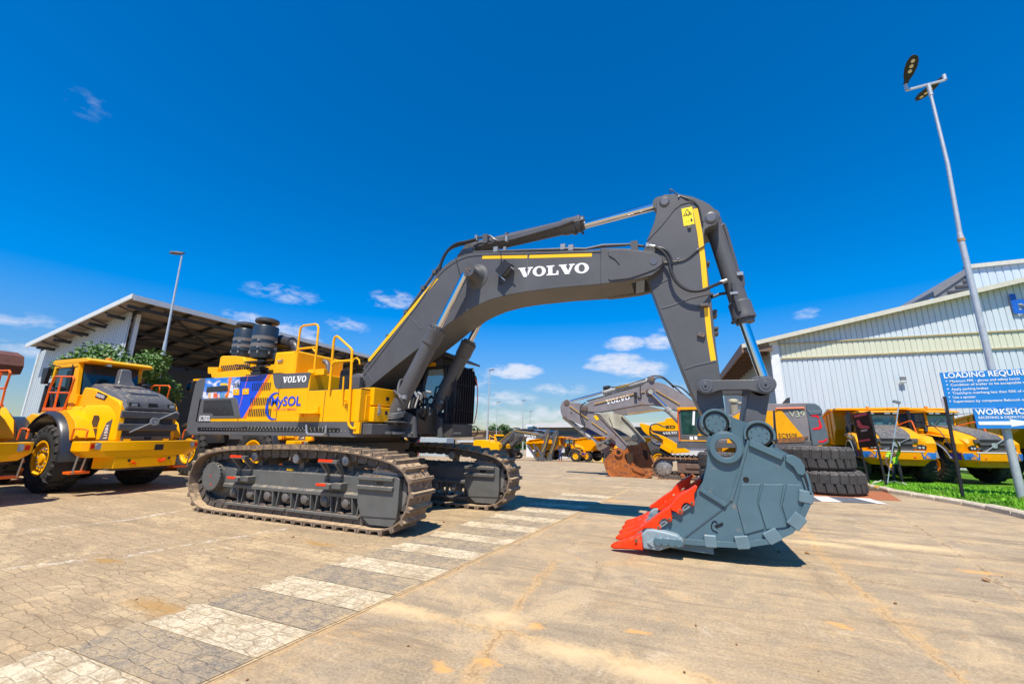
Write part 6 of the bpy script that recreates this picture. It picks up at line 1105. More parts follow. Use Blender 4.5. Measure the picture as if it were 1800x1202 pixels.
# ================================================================ wheel loader, rear end at x = 0, nose towards -x
def make_loader():
    t = thing('wheel_loader', 'x', 'wheel loader')
    b = MB(); b.prism([(.0, -1.05), (-.25, -1.42), (-.62, -1.45), (-.7, -.9), (-.7, .9), (-.62, 1.45), (-.25, 1.42), (.0, 1.05)], 1.16, 1.42, 'Z'); b.loft([[Vector((x, y*1.0, z)) for x, y in ((.0, -1.05), (-.25, -1.42), (-.62, -1.45), (-.7, 1.4), (-.25, 1.42), (.0, 1.05))] for z in (1.17,)]+[[Vector((x-.02, y*.9, z)) for x, y in ((.0, -1.0), (-.25, -1.36), (-.62, -1.4), (-.7, 1.36), (-.25, 1.36), (.0, 1.0))] for z in (1.0,)])
    b.prism([(-.02, -.75), (-.5, -1.0), (-.5, 1.0), (-.02, .75)], .70, 1.01, 'Z'); bp = b.build('rear_bumper', YEL, t, bevel=.02, seg=2)
    tail(bp, -.06, -1.12, 1.30); tail(bp, -.06, 1.12, 1.30)
    b = MB(); b.box(-.01, .012, .12, .34, 1.16, 1.32); b.cyl((-.04, -.42, .9), (.0, -.42, .9), .035); b.cyl((-.04, .55, .92), (.0, .55, .92), .035); b.build('bumper_details', BLK, bp); b = MB(); b.tube([(-.02, -.3, .86), (.02, -.36, .84), (.0, -.25, .8)], .02); b.tube([(-.02, .28, .88), (.03, .36, .84), (.0, .44, .9)], .03); b.build('tow_hooks', RED, bp)
    prof = [(-.28, 1.42), (-.33, 2.36), (-.45, 2.52), (-1.1, 2.72), (-1.9, 2.92), (-2.5, 2.98), (-2.7, 2.2), (-2.7, 1.42)]
    b = MB(); b.loft([[Vector((x, y*w_, z)) for x, z in prof] for y, w_ in ((-.73, 1), (-.62, 1), (.62, 1), (.73, 1))]); b.loft([[Vector((x, y*k, z)) for x, y in ((-2.7, -.98), (-1.35, -.98), (-.31, -.70), (-.31, .70), (-1.35, .98), (-2.7, .98))] for z, k in ((1.42, 1), (2.1, 1), (2.42, .84))]); body = b.build('engine_hood', YEL, t, bevel=.05, seg=3)
    b = MB()
    for x, z, w_ in (): pass
    b.loft([[Vector((x, -w_, z-.10)), Vector((x, -w_*.9, z+.03)), Vector((x, -w_*.5, z+.10)), Vector((x, w_*.5, z+.10)), Vector((x, w_*.9, z+.03)), Vector((x, w_, z-.10))] for x, z, w_ in ((-.27, 2.36, .66), (-.38, 2.52, .68), (-1.1, 2.80, .72), (-1.9, 3.0, .7), (-2.45, 3.05, .62), (-2.62, 2.95, .55))]); hg = b.build('hood_cover', GRY, t, bevel=.02)
    b = MB(); b.loft([[Vector((x, -w_, z)), Vector((x, w_, z)), Vector((x, w_, z+.008)), Vector((x, -w_, z+.008))] for x, z, w_ in ((-.72, 2.755, .36), (-1.55, 3.015, .48))]); b.build('hood_mesh', BLK, hg)
    b = MB(); [b.box(-.33, -.255, y-.11, y+.11, 2.38, 2.5) for y in (-.45, 0, .5)]; lw = b.build('hood_lamp_pods', BLK, hg); b = MB(); [b.box(-.256, -.25, y-.07, y+.07, 2.40, 2.48) for y in (-.45, .5)]; b.build('lamp_lens', LLN, lw)
    b = MB(); b.box(-.30, -.262, -.60, .60, 1.46, 2.35); gr = b.build('grille', mat('grille_charcoal', (.035, .033, .035), .5), t)
    b = MB(); [b.prism([(-.27, z), (-.20, z+.03), (-.20, z+.19), (-.27, z+.22)], -.72, .72) for z in (1.70, 2.05)]; b.box(-.27, -.225, -.60, .62, 1.42, 1.56); b.box(-.27, -.235, -.6, .6, 2.3, 2.38); b.build('grille_louvres', GRY, gr, bevel=.01)
    b = MB(); b.box(-.225, -.215, -.07, .1, 1.46, 1.53); b.build('grille_latch', BLG, gr); b = MB(); b.box(-.22, -.20, -.55, -.4, 1.43, 1.48); b.box(-.22, -.2, .4, .55, 1.43, 1.48); b.build('grille_feet', STR, gr)
    emblem(gr, (-.19, .08, 1.98), (0, 1, 0), (0, 0, 1), .115, .55)
    b = MB(); b.loft([[Vector((x-.1, -w_+.03, z)), Vector((x-.1, w_+.03, z)), Vector((x-.32, w_+.03, z)), Vector((x-.32, -w_+.03, z))] for z, x, w_ in ((3.08, -1.8, .24), (3.3, -1.95, .18), (3.55, -2.0, .15), (3.62, -2.03, .12))]); b.build('air_intake', GRY, t, bevel=.04, seg=2)
    b = MB(); b.cyl((-2.5, .75, 2.8), (-2.5, .75, 3.18), .16); b.cyl((-2.5, .75, 3.18), (-2.5, .75, 3.26), .2, .12); b.build('pre_cleaner', BLK, t)
    ch_ = lambda pts, d=.012: [Vector((-1.35+.966*s_+.26*d, -.98+.26*s_-.966*d, z)) for s_, z in pts]
    def onch(b, pts, d=.012): b.loft([ch_(pts, -.01), ch_(pts, d)])
    b = MB(); onch(b, [(.20, 1.80), (.42, 1.80), (.44, 2.04), (.38, 2.12), (.24, 2.12)]); onch(b, [(.24, 1.48), (.46, 1.48), (.44, 1.76), (.22, 1.76)]); b.build('side_vents', mat('vent_brown', (.06, .04, .03), .5), body)
    b = MB(); onch(b, [(.58, 1.44), (.86, 1.44), (.86, 2.02), (.70, 1.92)]); pl = b.build('model_plate', GRY, body); q_ = ch_([(.81, 1.49)], .016)[0]; text('L150H', q_, (-.0, 0, 1), (-.966, -.26, 0), WHT, pl, .36, .10, 'model_lettering', bold=.02)
    b = MB(); b.prism([(-1.75, 2.66), (-1.2, 2.56), (-1.1, 2.69), (-1.65, 2.82)], -.742, -.73); pl = b.build('name_plate', BLK, body); slab_word('VOLVO', (-1.68, -.748, 2.685), (1, 0, -.18), (.18, 0, 1), .09, WHT, pl, .46)
    for s_ in (-1, 1):
        b = MB(); k = 16
        b.loft([[Vector((-2.35+rad*math.cos(a), y, .98+rad*math.sin(a)*1.02)) for rad, y in ((1.08, s_*.78), (1.08, s_*1.42), (1.15, s_*1.46), (1.22, s_*1.40), (1.24, s_*.78))] for a in [R(-5+i*150/k) for i in range(k+1)]]); b.build('rear_fender', mat('fender_black', (.03, .032, .036), .3, coat=.3), t, ang=50)
        b = MB(); b.prism([(-3.2, 2.05), (-3.2, 2.22), (-1.75, 2.26), (-1.15, 1.95), (-.9, 1.5), (-1.2, 1.42), (-1.9, 2.0)], s_*.8, s_*1.28) if s_ > 0 else b.prism([(-3.2, 2.05), (-3.2, 2.22), (-1.75, 2.26), (-1.15, 1.95), (-.9, 1.5), (-1.2, 1.42), (-1.9, 2.0)], -1.28, -.8); b.build('fender_deck', YEL, t, bevel=.02)
        b = MB(); b.tube([(-3.15, s_*1.25, 2.22), (-3.1, s_*1.25, 2.9), (-3.0, s_*1.25, 3.22), (-2.9, s_*1.25, 3.26), (-2.0, s_*1.22, 3.22), (-1.9, s_*1.22, 3.15), (-1.95, s_*1.22, 2.75), (-3.1, s_*1.25, 2.78)], .026, 8); b.tube([(-2.55, s_*1.25, 3.24), (-2.55, s_*1.25, 2.22)], .026, 8); b.tube([(-1.95, s_*1.22, 2.8), (-2.0, s_*1.25, 2.25)], .022, 8); b.box(-3.15, -1.95, s_*1.25-.03, s_*1.25+.03, 2.24, 2.34); b.build('safety_rail', ORG, t)
        b = MB(); b.tube([(-.95, s_*1.35, 1.45), (-.92, s_*1.35, 1.68), (-.85, s_*1.35, 1.74), (-.38, s_*1.30, 1.72), (-.35, s_*1.3, 1.65), (-.35, s_*1.3, 1.5)], .02, 8, 2); b.build('bumper_rail', ORG, t)
        b = MB(); b.box(-.85, -.5, s_*1.2-.2, s_*1.2+.2, .58, .64); sp = b.build('orange_step', ORG, t); b = MB(); b.bar((-.85, s_*1.05, .6), (-.7, s_*1.05, 1.05), .03); b.bar((-.5, s_*1.35, .6), (-.4, s_*1.35, 1.05), .03); b.build('step_hangers', STL, sp)
        b = MB(); b.prism([(-3.0, .5), (-3.0, 1.9), (-1.0, 1.9), (-1.0, .75)], *sorted((s_*.55, s_*.68))); b.prism([(-1.42, .5), (-1.42, 1.2), (-1.38, 1.2), (-1.38, .5)], *sorted((s_*.7, s_*1.38))); b.build('mudflap', BLK, t)
        wheel(t, (-2.35, s_*1.02, .93), .93, .72, s_); wheel(t, (-6.0, s_*1.02, .93), .93, .72, s_)
        b = MB(); k = 10; b.loft([[Vector((-6.0+rad*math.cos(a), y, .95+rad*math.sin(a))) for rad, y in ((1.08, s_*.7), (1.08, s_*1.36), (1.14, s_*1.36), (1.16, s_*.7))] for a in [R(15+i*110/k) for i in range(k+1)]]); b.build('front_fender', mat('fender_black', (.03, .032, .036), .3), t, ang=50)
        b = MB(); b.prism([(-4.6, 1.5), (-4.7, 2.1), (-5.4, 2.2), (-8.0, 1.2), (-8.5, .6), (-8.4, .4), (-8.0, .6), (-6.8, 1.4), (-5.2, 1.7)], *sorted((s_*.55, s_*.72))); b.build('lift_arm', YEL, t, bevel=.02); b = MB(); b.cyl((-5.2, s_*.4, 1.2), (-7.3, s_*.4, 1.35), .09); b.build('lift_cylinder', BLK, t)
        b = MB(); b.tube([(-3.9, s_*.85, 3.66), (-4.0, s_*1.0, 3.68), (-4.0, s_*1.08, 3.6)], .018); b.loft([[Vector((-4.02+x*.17, s_*(1.08)+y_, 3.34+z*.25)) for x, z in ((-.6, -1), (.6, -1), (1, .6), (1, 1), (-1, 1), (-1, .6))] for y_ in (-.05, .05)]); b.build('mirror', BLK, t, bevel=.02)
    b = MB(); b.prism([(-3.0, 2.3), (-2.62, 2.3), (-2.9, 3.75), (-3.12, 3.75)], -.82, -.70); b.prism([(-3.0, 2.3), (-2.62, 2.3), (-2.9, 3.75), (-3.12, 3.75)], .70, .82); b.box(-2.9, -2.6, -.8, .8, 2.3, 2.75)
    for s_ in (-1, 1): b.box(-4.3, -4.2, s_*.8-.05, s_*.8+.05, 2.2, 3.75); b.box(-4.3, -2.9, s_*.8-.04, s_*.8+.04, 3.62, 3.75)
    cb = b.build('cab', YEL, t, bevel=.02); b = MB(); b.prism([(-4.5, 3.74), (-2.35, 3.74), (-2.3, 3.80), (-2.5, 3.88), (-4.4, 3.9), (-4.5, 3.85)], -.84, .84); rf = b.build('cab_roof', YEL, cb, bevel=.03, seg=2); b = MB(); b.cyl((-2.75, -.2, 3.86), (-2.75, -.2, 3.98), .085); b.build('beacon', mat('orange_beacon', (.95, .3, .02), .3), rf)
    b = MB(); b.box(-2.55, -2.40, -.36, -.24, 3.68, 3.75); b.build('roof_lamp', LLN, rf)
    b = MB(); b.box(-4.2, -3.12, -.80, -.79, 2.35, 3.65); b.box(-4.2, -3.12, .79, .80, 2.35, 3.65); b.add([(-2.64, -.7, 2.72), (-2.64, .7, 2.72), (-2.9, .7, 3.72), (-2.9, -.7, 3.72)], [(0, 1, 2, 3)]); b.add([(-4.3, -.75, 2.3), (-4.3, .75, 2.3), (-4.3, .75, 3.7), (-4.3, -.75, 3.7)], [(0, 1, 2, 3)]); b.build('cab_glass', GLS, cb)
    b = MB(); [b.bar((-3.12, s_*.815, 2.3), (-3.2, s_*.815, 3.7), .07) for s_ in (-1, 1)]; b.box(-4.2, -3.1, -.82, -.81, 2.95, 3.0); b.box(-3.9, -3.4, -.3, .3, 2.3, 3.3); b.build('cab_trim', BLK, cb)
    b = MB(); b.box(-4.4, -.6, -.5, .5, .6, 1.5); b.box(-7.2, -4.3, -.45, .45, .7, 1.7); b.cyl((-2.35, -.9, .93), (-2.35, .9, .93), .22); b.cyl((-6.0, -.9, .93), (-6.0, .9, .93), .22); b.prism([(-3.4, 1.4), (-3.4, 2.3), (-4.6, 2.3), (-4.6, 1.4)], -.75, .75); b.build('chassis', GRY, t)
    b = MB(); pr = [(-8.3, 1.5), (-8.45, .5), (-8.7, .12), (-9.9, .05), (-9.9, .0), (-8.65, .0), (-8.3, .4), (-8.2, 1.5)]; b.prism(pr, -1.6, 1.6)
    for y in (-1.6, 1.55): b.prism([(-8.3, 1.5), (-8.45, .5), (-8.7, .1), (-9.8, .05), (-9.0, 1.2)], y, y+.05)
    b.build('bucket', RST, t); b = MB(); b.tube([(-3.35, -1.0, 2.3), (-3.5, -1.05, 2.9), (-3.9, -1.0, 3.1)], .05); b.cyl((-4.0, -.95, 2.2), (-4.0, -.95, 3.05), .10); b.build('side_gear', BLK, t)
    return t
ld = make_loader(); ld['group'] = 'wheel loaders in a row'; ld.location = (-14.25, 7.3, 0); ld['label'] = 'yellow wheel loader left of the excavator, its rear grille with silver badge fully seen'
l2 = dup(ld); l2.location = (-14.25, 3.62, 0); l2['label'] = 'yellow wheel loader cut off by the left edge, only the corner of its rear showing'
l3 = dup(ld); l3.location = (-11.9, 11.8, 0); l3['label'] = 'yellow wheel loader behind the excavator tracks, mostly hidden by its dark grey body'
l4 = dup(ld); l4.location = (-12.2, 15.8, 0); l4['label'] = 'furthest yellow wheel loader standing under the excavator body beside the shed'
# a loader with its brown bucket held up, beyond the cut-off one
l5 = thing('wheel_loader', 'loader with rust-brown bucket raised high, behind the loader cut off at the left', 'wheel loader', (-27, 4.6, 0), 0, None)
def z0(x, y): return x, y
bq = Vector((-27, 4.6, 0)); OFF = bq
pb0 = PX(43, 670, -23); b = MB(); s_ = MB(); bx0, bz0 = pb0.y, pb0.z
bkp = [(-1.9, .35), (-1.7, .95), (-.75, 1.05), (-.1, .8), (.05, .2), (-.05, -.05), (-.3, .0)]
q0 = PX(36, 646, -24); b.prism([(q0.x+u*.75, q0.z+w_*.8) for u, w_ in ((-1.3, -.35), (-1.2, .55), (-.8, .8), (.1, .55), (.35, .05), (.2, -.35))], q0.y-2.6, q0.y); b.build('raised_bucket', mat('brown_bucket', (.16, .06, .035), .6, var=.3), l5)
b = MB(); [b.bar((-25, q0.y-yy, q0.z), (-30.5, q0.y-yy, 2.2), .25, .4) for yy in (.6, 2.0)]; b.build('lift_arms', YEL, l5); b = MB(); b.box(-34.5, -29.5, 3.6, 5.6, .9, 2.6); b.box(-33, -31.4, 3.8, 5.4, 2.6, 3.9); b.build('body', YEL, l5, bevel=.1); [wheel(l5, (x, y, .93), .93, .72, -1 if y < 4.6 else 1, lugs=16) for x in (-33.5, -29.8) for y in (3.5, 5.7)]; OFF = Vector((0, 0, 0))
# ================================================================ articulated hauler, front bumper at y = 0, nose towards -y
def make_hauler():
    t = thing('articulated_hauler', 'x', 'dump truck'); HY = mat('hauler_yellow_paint', (.90, .36, .0), .42, var=.07, dust=.1, spec=.22)
    b = MB(); pts = [(-.95, 0), (-1.45, .22), (-1.62, .75), (-1.55, 1.1), (1.55, 1.1), (1.62, .75), (1.45, .22), (.95, 0)]
    b.loft([[Vector((x*k, y+.03*(1.6-z), z)) for x, y in pts] for z, k in ((1.16, .96), (1.3, 1), (1.60, 1))]); b.loft([[Vector((x*k, y+.25, z)) for x, y in pts] for z, k in ((.85, .7), (1.18, .93))]); bp = b.build('front_bumper', HY, t, bevel=.02, seg=2)
    for s_ in (-1, 1):
        b = MB(); b.add([(s_*.90, -.012, 1.22), (s_*1.43, .205, 1.22), (s_*1.475, .2, 1.52), (s_*.86, -.012, 1.54)], [(0, 1, 2, 3)]); d_ = b.build('blue_decal', mat('hauler_blue_decal', (.02, .16, .5), .3, var=.7, scale=5), bp)
        b = MB(); b.add([(s_*1.0, .022, 1.24), (s_*1.2, .105, 1.24), (s_*1.22, .11, 1.42), (s_*1.05, .04, 1.38)], [(0, 1, 2, 3)]); b.build('orange_print', mat('decal_orange', (.75, .25, .03), .3, var=.5, scale=20), d_); d_['label'] = 'blue and orange printed sticker'
    b = MB(); b.add([(-1.50, .26, 1.2), (-1.64, .76, 1.2), (-1.66, .76, 1.54), (-1.50, .235, 1.54)], [(0, 1, 2, 3)]); b.build('purple_decal', mat('hauler_purple_decal', (.03, .02, .16), .3, var=.8, scale=6), bp)
    b = MB(); b.prism([(-1.0, -.015), (-1.0, .0), (1.0, 0), (1.0, -.015)], 1.555, 1.60, 'Z'); b.build('white_edge_strip', WHT, bp); b = MB(); b.lathe((.6, .03, 1.3), (0, -1, 0), [(0, .07), (.04, .05)], 12); b.lathe((-.6, .03, 1.3), (0, -1, 0), [(0, .07), (.04, .05)], 12); b.build('tow_caps', ORG, bp)
    b = MB(); b.loft([[Vector((-w_, y, 1.6)), Vector((-w_, y, z-.22)), Vector((-w_*.86, y, z-.05)), Vector((-w_*.6, y, z)), Vector((w_*.6, y, z)), Vector((w_*.86, y, z-.05)), Vector((w_, y, z-.22)), Vector((w_, y, 1.6))] for y, z, w_ in ((.18, 2.2, 1.12), (.35, 2.38, 1.2), (1.0, 2.62, 1.22), (1.8, 2.82, 1.2), (2.6, 2.9, 1.15))]); hd = b.build('hood', HY, t, bevel=.02)
    b = MB(); b.loft([[Vector((-w_, y, z)), Vector((w_, y, z)), Vector((w_*.95, y, z+.05)), Vector((-w_*.95, y, z+.05))] for y, z, w_ in ((.12, 2.18, .60), (.34, 2.39, .66), (1.0, 2.63, .68), (1.8, 2.83, .66), (2.3, 2.89, .6))]); b.build('hood_cover', GRY, hd, bevel=.015)
    b = MB(); b.box(-.62, .62, .10, .2, 1.62, 2.2); gr = b.build('grille', BLG, t); b = MB(); b.box(-.66, .66, .06, .12, 1.93, 2.05); b.box(-.6, .6, .06, .12, 1.62, 1.70); b.box(-.86, -.6, .1, .18, 2.04, 2.20); b.box(.6, .86, .1, .18, 2.04, 2.2); b.box(-.8, .8, .1, .18, 1.70, 1.82); b.build('grille_bars', GRY, gr, bevel=.01)
    emblem(gr, (0, .05, 1.92), (1, 0, 0), (0, 0, 1), .13, .52)
    for s_ in (-1, 1):
        b = MB(); b.prism([(.78, 1.66), (1.12, 1.66), (1.16, 1.84), (.98, 1.92), (.80, 1.9)] if s_ > 0 else [(-.78, 1.66), (-1.12, 1.66), (-1.16, 1.84), (-.98, 1.92), (-.8, 1.9)], .14, .2); hl = b.build('headlight', BLG, t); b = MB(); [b.lathe((s_*x, .14, 1.76), (0, -1, 0), [(0, .06), (.01, .05)], 12) for x in (.88, 1.02)]; b.build('lamp_reflector', LLN, hl)
        b = MB(); k = 12; b.loft([[Vector((y, 1.75+rad*math.cos(a), .95+rad*math.sin(a))) for rad, y in ((1.08, s_*1.05), (1.08, s_*1.68), (1.15, s_*1.70), (1.18, s_*1.6), (1.2, s_*1.05))] for a in [R(0+i*165/k) for i in range(k+1)]]); b.build('front_fender', mat('fender_grey', (.16, .17, .175), .4), t, ang=50)
        b = MB(); b.prism([(.35, 1.6), (.3, 2.0), (.6, 2.3), (1.0, 2.36), (2.4, 2.5), (2.6, 2.2), (1.75, 2.12), (1.1, 1.95), (.7, 1.6)], *sorted((s_*1.15, s_*1.58)), 'X'); fp = b.build('fender_panel', HY, t, bevel=.03); b = MB(); b.prism([(.95, 2.05), (.8, 2.28), (1.9, 2.42), (2.1, 2.28), (1.5, 2.18)], *sorted((s_*1.58, s_*1.587)), 'X'); b.prism([(.40, 1.68), (.40, 1.98), (.85, 2.05), (.95, 1.95), (.68, 1.68)], *sorted((s_*1.58, s_*1.585)), 'X'); b.build('side_vents', BLG, fp)
        for y in (1.75, 6.5, 8.5): 
            tw = MB(); g_ = thing('axle_set', '', '') if False else None
            o_ = wheel(t, (0, 0, 0), .93, .66, s_, lugs=20); 
            for q in [o_]+[c_ for c_ in o_.children]+[c2_ for c_ in o_.children for c2_ in c_.children]:
                q.data.transform(Matrix.Translation((s_*1.32, y, .93)) @ Matrix.Rotation(R(90), 4, 'Z')) if False else q.data.transform(Matrix(((0, 1, 0, s_*1.32), (-1, 0, 0, y), (0, 0, 1, .93), (0, 0, 0, 1))))
        b = MB(); b.tube([(s_*.95, 2.4, 3.55), (s_*1.35, 2.1, 3.62), (s_*1.5, 1.95, 3.6), (s_*1.5, 1.95, 2.9)], .018); b.box(s_*1.5-.1, s_*1.5+.1, 1.9, 2.0, 3.1, 3.5); b.box(s_*1.5-.1, s_*1.5+.1, 1.9, 2.0, 2.8, 3.05); b.build('mirror', BLK, t, bevel=.02)
    b = MB(); b.box(-.8, .8, 2.35, 4.1, 2.2, 2.95)
    for x, y in ((-.76, 2.42), (.76, 2.42), (-.76, 4.05), (.76, 4.05)): b.box(x-.05, x+.05, y-.05, y+.05, 2.9, 3.62)
    cb = b.build('cab', HY, t, bevel=.02); b = MB(); b.prism([(2.15, 3.62), (4.2, 3.62), (4.2, 3.72), (2.3, 3.76), (2.1, 3.68)], -.88, .88, 'X'); rf = b.build('cab_roof', HY, cb, bevel=.03); b = MB(); [b.box(x-.12, x+.12, 2.12, 2.2, 3.56, 3.63) for x in (-.7, -.35, .35, .7)]; b.build('roof_lamps', LLN, rf); b = MB(); b.cyl((-.35, 2.7, 3.74), (-.35, 2.7, 3.88), .02); b.cyl((-.35, 2.7, 3.88), (-.35, 2.7, 4.02), .075); b.build('beacon', mat('orange_beacon', (.95, .3, .02), .3), rf)
    b = MB(); b.box(-.8, .8, 2.2, 2.3, 3.5, 3.62); b.box(-.82, .82, 2.34, 2.4, 2.86, 2.95); b.box(-.3, .3, 3.1, 3.6, 2.9, 3.4); b.build('cab_trim', BLK, cb)
    b = MB(); b.add([(-.72, 2.42, 2.92), (.72, 2.42, 2.92), (.72, 2.36, 3.6), (-.72, 2.36, 3.6)], [(0, 1, 2, 3)]); [b.add([(x, 2.45, 2.92), (x, 4.0, 2.92), (x, 4.0, 3.6), (x, 2.45, 3.6)], [(0, 1, 2, 3)]) for x in (-.79, .79)]; b.build('cab_glass', mat('hauler_sky_toned_glass', (.10, .22, .28), .04, var=.6, scale=1.6, spec=.9), cb)  # pale blue base colour stands for the sky reflected in the panes
    b = MB(); b.cyl((-1.25, 2.9, 2.45), (-1.25, 2.9, 3.6), .12); b.cyl((-1.25, 2.9, 3.15), (-1.25, 2.9, 3.75), .09); b.tube([(-1.25, 2.9, 2.9), (-1.1, 2.7, 2.98), (-1.0, 2.3, 2.8), (-1.2, 2.1, 2.55)], .11, 12, 4); b.cyl((-1.3, 3.2, 1.8), (-1.3, 3.2, 2.9), .16); b.box(-1.5, -1.1, 2.8, 3.5, 2.3, 2.45); b.build('exhaust_and_filter', BLK, t)
    b = MB(); b.tube([(.7, 2.3, 2.9), (.9, 1.9, 3.05), (1.1, 1.5, 3.15), (1.15, 1.45, 3.05), (1.2, 1.3, 2.5)], .03, 8, 3); b.build('hood_rail', ORG, t)
    b = MB(); [b.box(-1.62, -1.4, .45+.28*k, .68+.28*k, .62+.3*k, .65+.3*k) for k in range(4)]; b.tube([(-1.66, .5, 1.7), (-1.66, .9, 2.6), (-1.6, 1.6, 3.05), (-1.5, 2.3, 3.1), (-1.45, 2.4, 2.5)], .022, 8, 3); b.build('boarding_ladder', BLK, t)
    b = MB(); b.tube([(-.5, 2.33, 2.95), (-.1, 2.30, 3.3)], .014, 6); b.tube([(.3, 2.33, 2.95), (.6, 2.30, 3.3)], .014, 6); b.box(-.82, -.805, 2.5, 2.54, 2.3, 3.6); b.box(-.82, -.805, 3.5, 3.54, 2.3, 3.6); b.build('wipers_and_door_gap', BLK, cb)
    b = MB(); [b.prism([(y, 1.6), (y+.02, 1.6), (y+.02, 2.3+.1*y), (y, 2.3+.1*y)], *sorted((s_*1.222, s_*1.226)), 'X') for y in (1.1, 1.9) for s_ in (-1, 1)]; b.box(-1.1, 1.1, .165, .172, 2.205, 2.22); b.build('panel_gap', BLK, hd)
    z_ = [(4.6, 3.98), (5.4, 4.0), (10.2, 3.35), (10.9, 2.9), (9.6, 1.75), (5.6, 1.75), (4.9, 2.55), (4.4, 2.7)]
    b = MB(); b.loft([[Vector((x*1.0, y, z)) for y, z in z_] for x in (-1.72, -1.66)]); b.loft([[Vector((x, y, z)) for y, z in z_] for x in (1.66, 1.72)])
    b.prism([(4.4, 2.7), (4.6, 3.98), (4.66, 3.98), (4.5, 2.75), (5.0, 2.62), (5.7, 1.85), (9.6, 1.85), (10.9, 2.95), (10.9, 2.85), (9.6, 1.72), (5.6, 1.72), (4.9, 2.5)], -1.7, 1.7, 'X')
    b.prism([(3.6, 3.86), (4.62, 3.86), (4.62, 3.98), (3.9, 4.02), (3.6, 3.98)], -1.72, 1.72, 'X')
    for s_ in (-1, 1): b.box(s_*1.78-.09, s_*1.78+.09, 4.55, 10.3, 3.80, 3.95) if False else b.prism([(4.5, 3.86), (5.4, 3.9), (10.2, 3.25), (10.2, 3.4), (5.4, 4.04), (4.5, 4.0)], *sorted((s_*1.68, s_*1.86)), 'X')
    for y in (5.6, 6.8, 8.0, 9.2): [b.prism([(y, 1.9), (y+.14, 1.9), (y+.14, 3.9-(y-5.4)*.135), (y, 3.9-(y-5.4)*.135)], *sorted((s_*1.70, s_*1.78)), 'X') for s_ in (-1, 1)]
    b.build('dump_body', HY, t, bevel=.015)
    b = MB(); b.box(-.5, .5, .8, 10, .75, 1.35); b.box(-.9, .9, .5, 3.9, 1.0, 2.3); [b.cyl((-1.2, y, .93), (1.2, y, .93), .2) for y in (1.75, 6.5, 8.5)]; b.build('chassis', mat('chassis_black', (.02, .02, .02), .6), t)
    return t
hz = make_hauler(); hz['group'] = 'haulers parked behind the lawn'; HS = .98; hz.scale = (HS,)*3
hz.location = (10.35, 26.95, -.44); hz.rotation_euler[2] = R(-7); hz['label'] = 'yellow dump truck facing the camera behind the man, its silver badge in view'
h2 = dup(hz); h2.location = (14.35, 27.6, -.44); h2.rotation_euler[2] = R(21); h2['label'] = 'yellow dump truck behind the lamp post and blue sign, front wheel and side in view'
h3 = dup(hz); h3.scale = (.8,)*3; h3.location = (-6.1, 53.5, gz(53.5)); h3.rotation_euler[2] = R(64); h3['label'] = 'far yellow dump truck with a man in navy overalls at its side'; h3['group'] = 'far dump trucks'
h4 = dup(hz); h4.scale = (.8,)*3; h4.location = (-11.2, 55.5, gz(55)); h4.rotation_euler[2] = R(84); h4['label'] = 'far yellow dump truck half hidden behind the two upright excavator arms'; h4['group'] = 'far dump trucks'
h5 = dup(hz); h5.location = (19.6, 27.6, -.44); h5.rotation_euler[2] = R(4); h5['label'] = 'yellow dump truck behind the blue sign, cut off by the right edge'; h5['group'] = 'haulers parked behind the lawn'
# ================================================================ tyres
def tyre_stack(cx_, cy_, r, w, n, label, offs):
    for i in range(n):
        z = gz(cy_)+w/2+i*(w+.01); dx, dy = offs[i]
        o_ = wheel(None, (0, 0, 0), r, w, rim=None, lugs=26, rr_=.52, fill=.42, m_=mat('old_tyre_rubber', (.05, .047, .045), .85, var=.3, dust=.45, dustc=(.15, .13, .12), bump=.3, bscale=12)); o_.data.transform(Matrix(((1, 0, 0, 0), (0, 0, -1, 0), (0, 1, 0, 0), (0, 0, 0, 1)))); o_.location = (cx_+dx, cy_+dy, z); o_.rotation_euler = (0, 0, i*.3)
        tag(o_, label[i], 'tyre', 'big tyres in stacks')
qa = P(1520, 845, 16.9); tyre_stack(qa.x-1.08, 16.9, 1.09, .72, 2, ['worn black earthmover tyre at the bottom of the front stack by the kerb', 'black earthmover tyre on top of the front stack, pale mark on its tread'], [(0, 0), (-.16, .12)])
qb = P(1471, 795, 19.6); tyre_stack(qb.x-1.08, 19.6, 1.09, .74, 2, ['earthmover tyre at the bottom of the rear stack, hidden behind the front stack', 'earthmover tyre on top of the rear stack, only its upper rim showing'], [(0, 0), (.05, 0)])
qc = P(1226.5, 815, 19.9); tyre_stack(qc.x+.82, 19.9, .80, .62, 2, ['tyre at the bottom of the stack between the big bucket and rusty tracks', 'tyre on top of the stack between the big bucket and rusty tracks'], [(0, 0), (0, 0)])
# ================================================================ worn excavators behind
YB = 26.0
def PP(pts, Y): return poly(zm(pts, 980, 650, 6.0115), Y)
def Q(x, y, Y): return P(980+x/6.0115, 650+y/6.0115, Y)
def stad(x0, x1, z0, r, k=8): return [(x1+r*math.cos(a), z0+r+r*math.sin(a)) for a in [R(-90+180*i/k) for i in range(k+1)]]+[(x0+(x1-x0)*(1-i/4), z0+2*r) for i in range(1, 4)]+[(x0+r*math.cos(a), z0+r+r*math.sin(a)) for a in [R(90+180*i/k) for i in range(k+1)]]+[(x0+(x1-x0)*i/5, z0) for i in range(1, 5)]
def strip_at(pts, Y, w_, par, m_=STR, nm='yellow_stripe'):
    b = MB(); q = [Q(x, y, Y) for x, y in pts]
    for a, c in zip(q, q[1:]): b.bar(a-Vector((0, .01, 0)), c-Vector((0, .01, 0)), .02, w_, (0, 1, 0))
    return b.build(nm, m_, par)
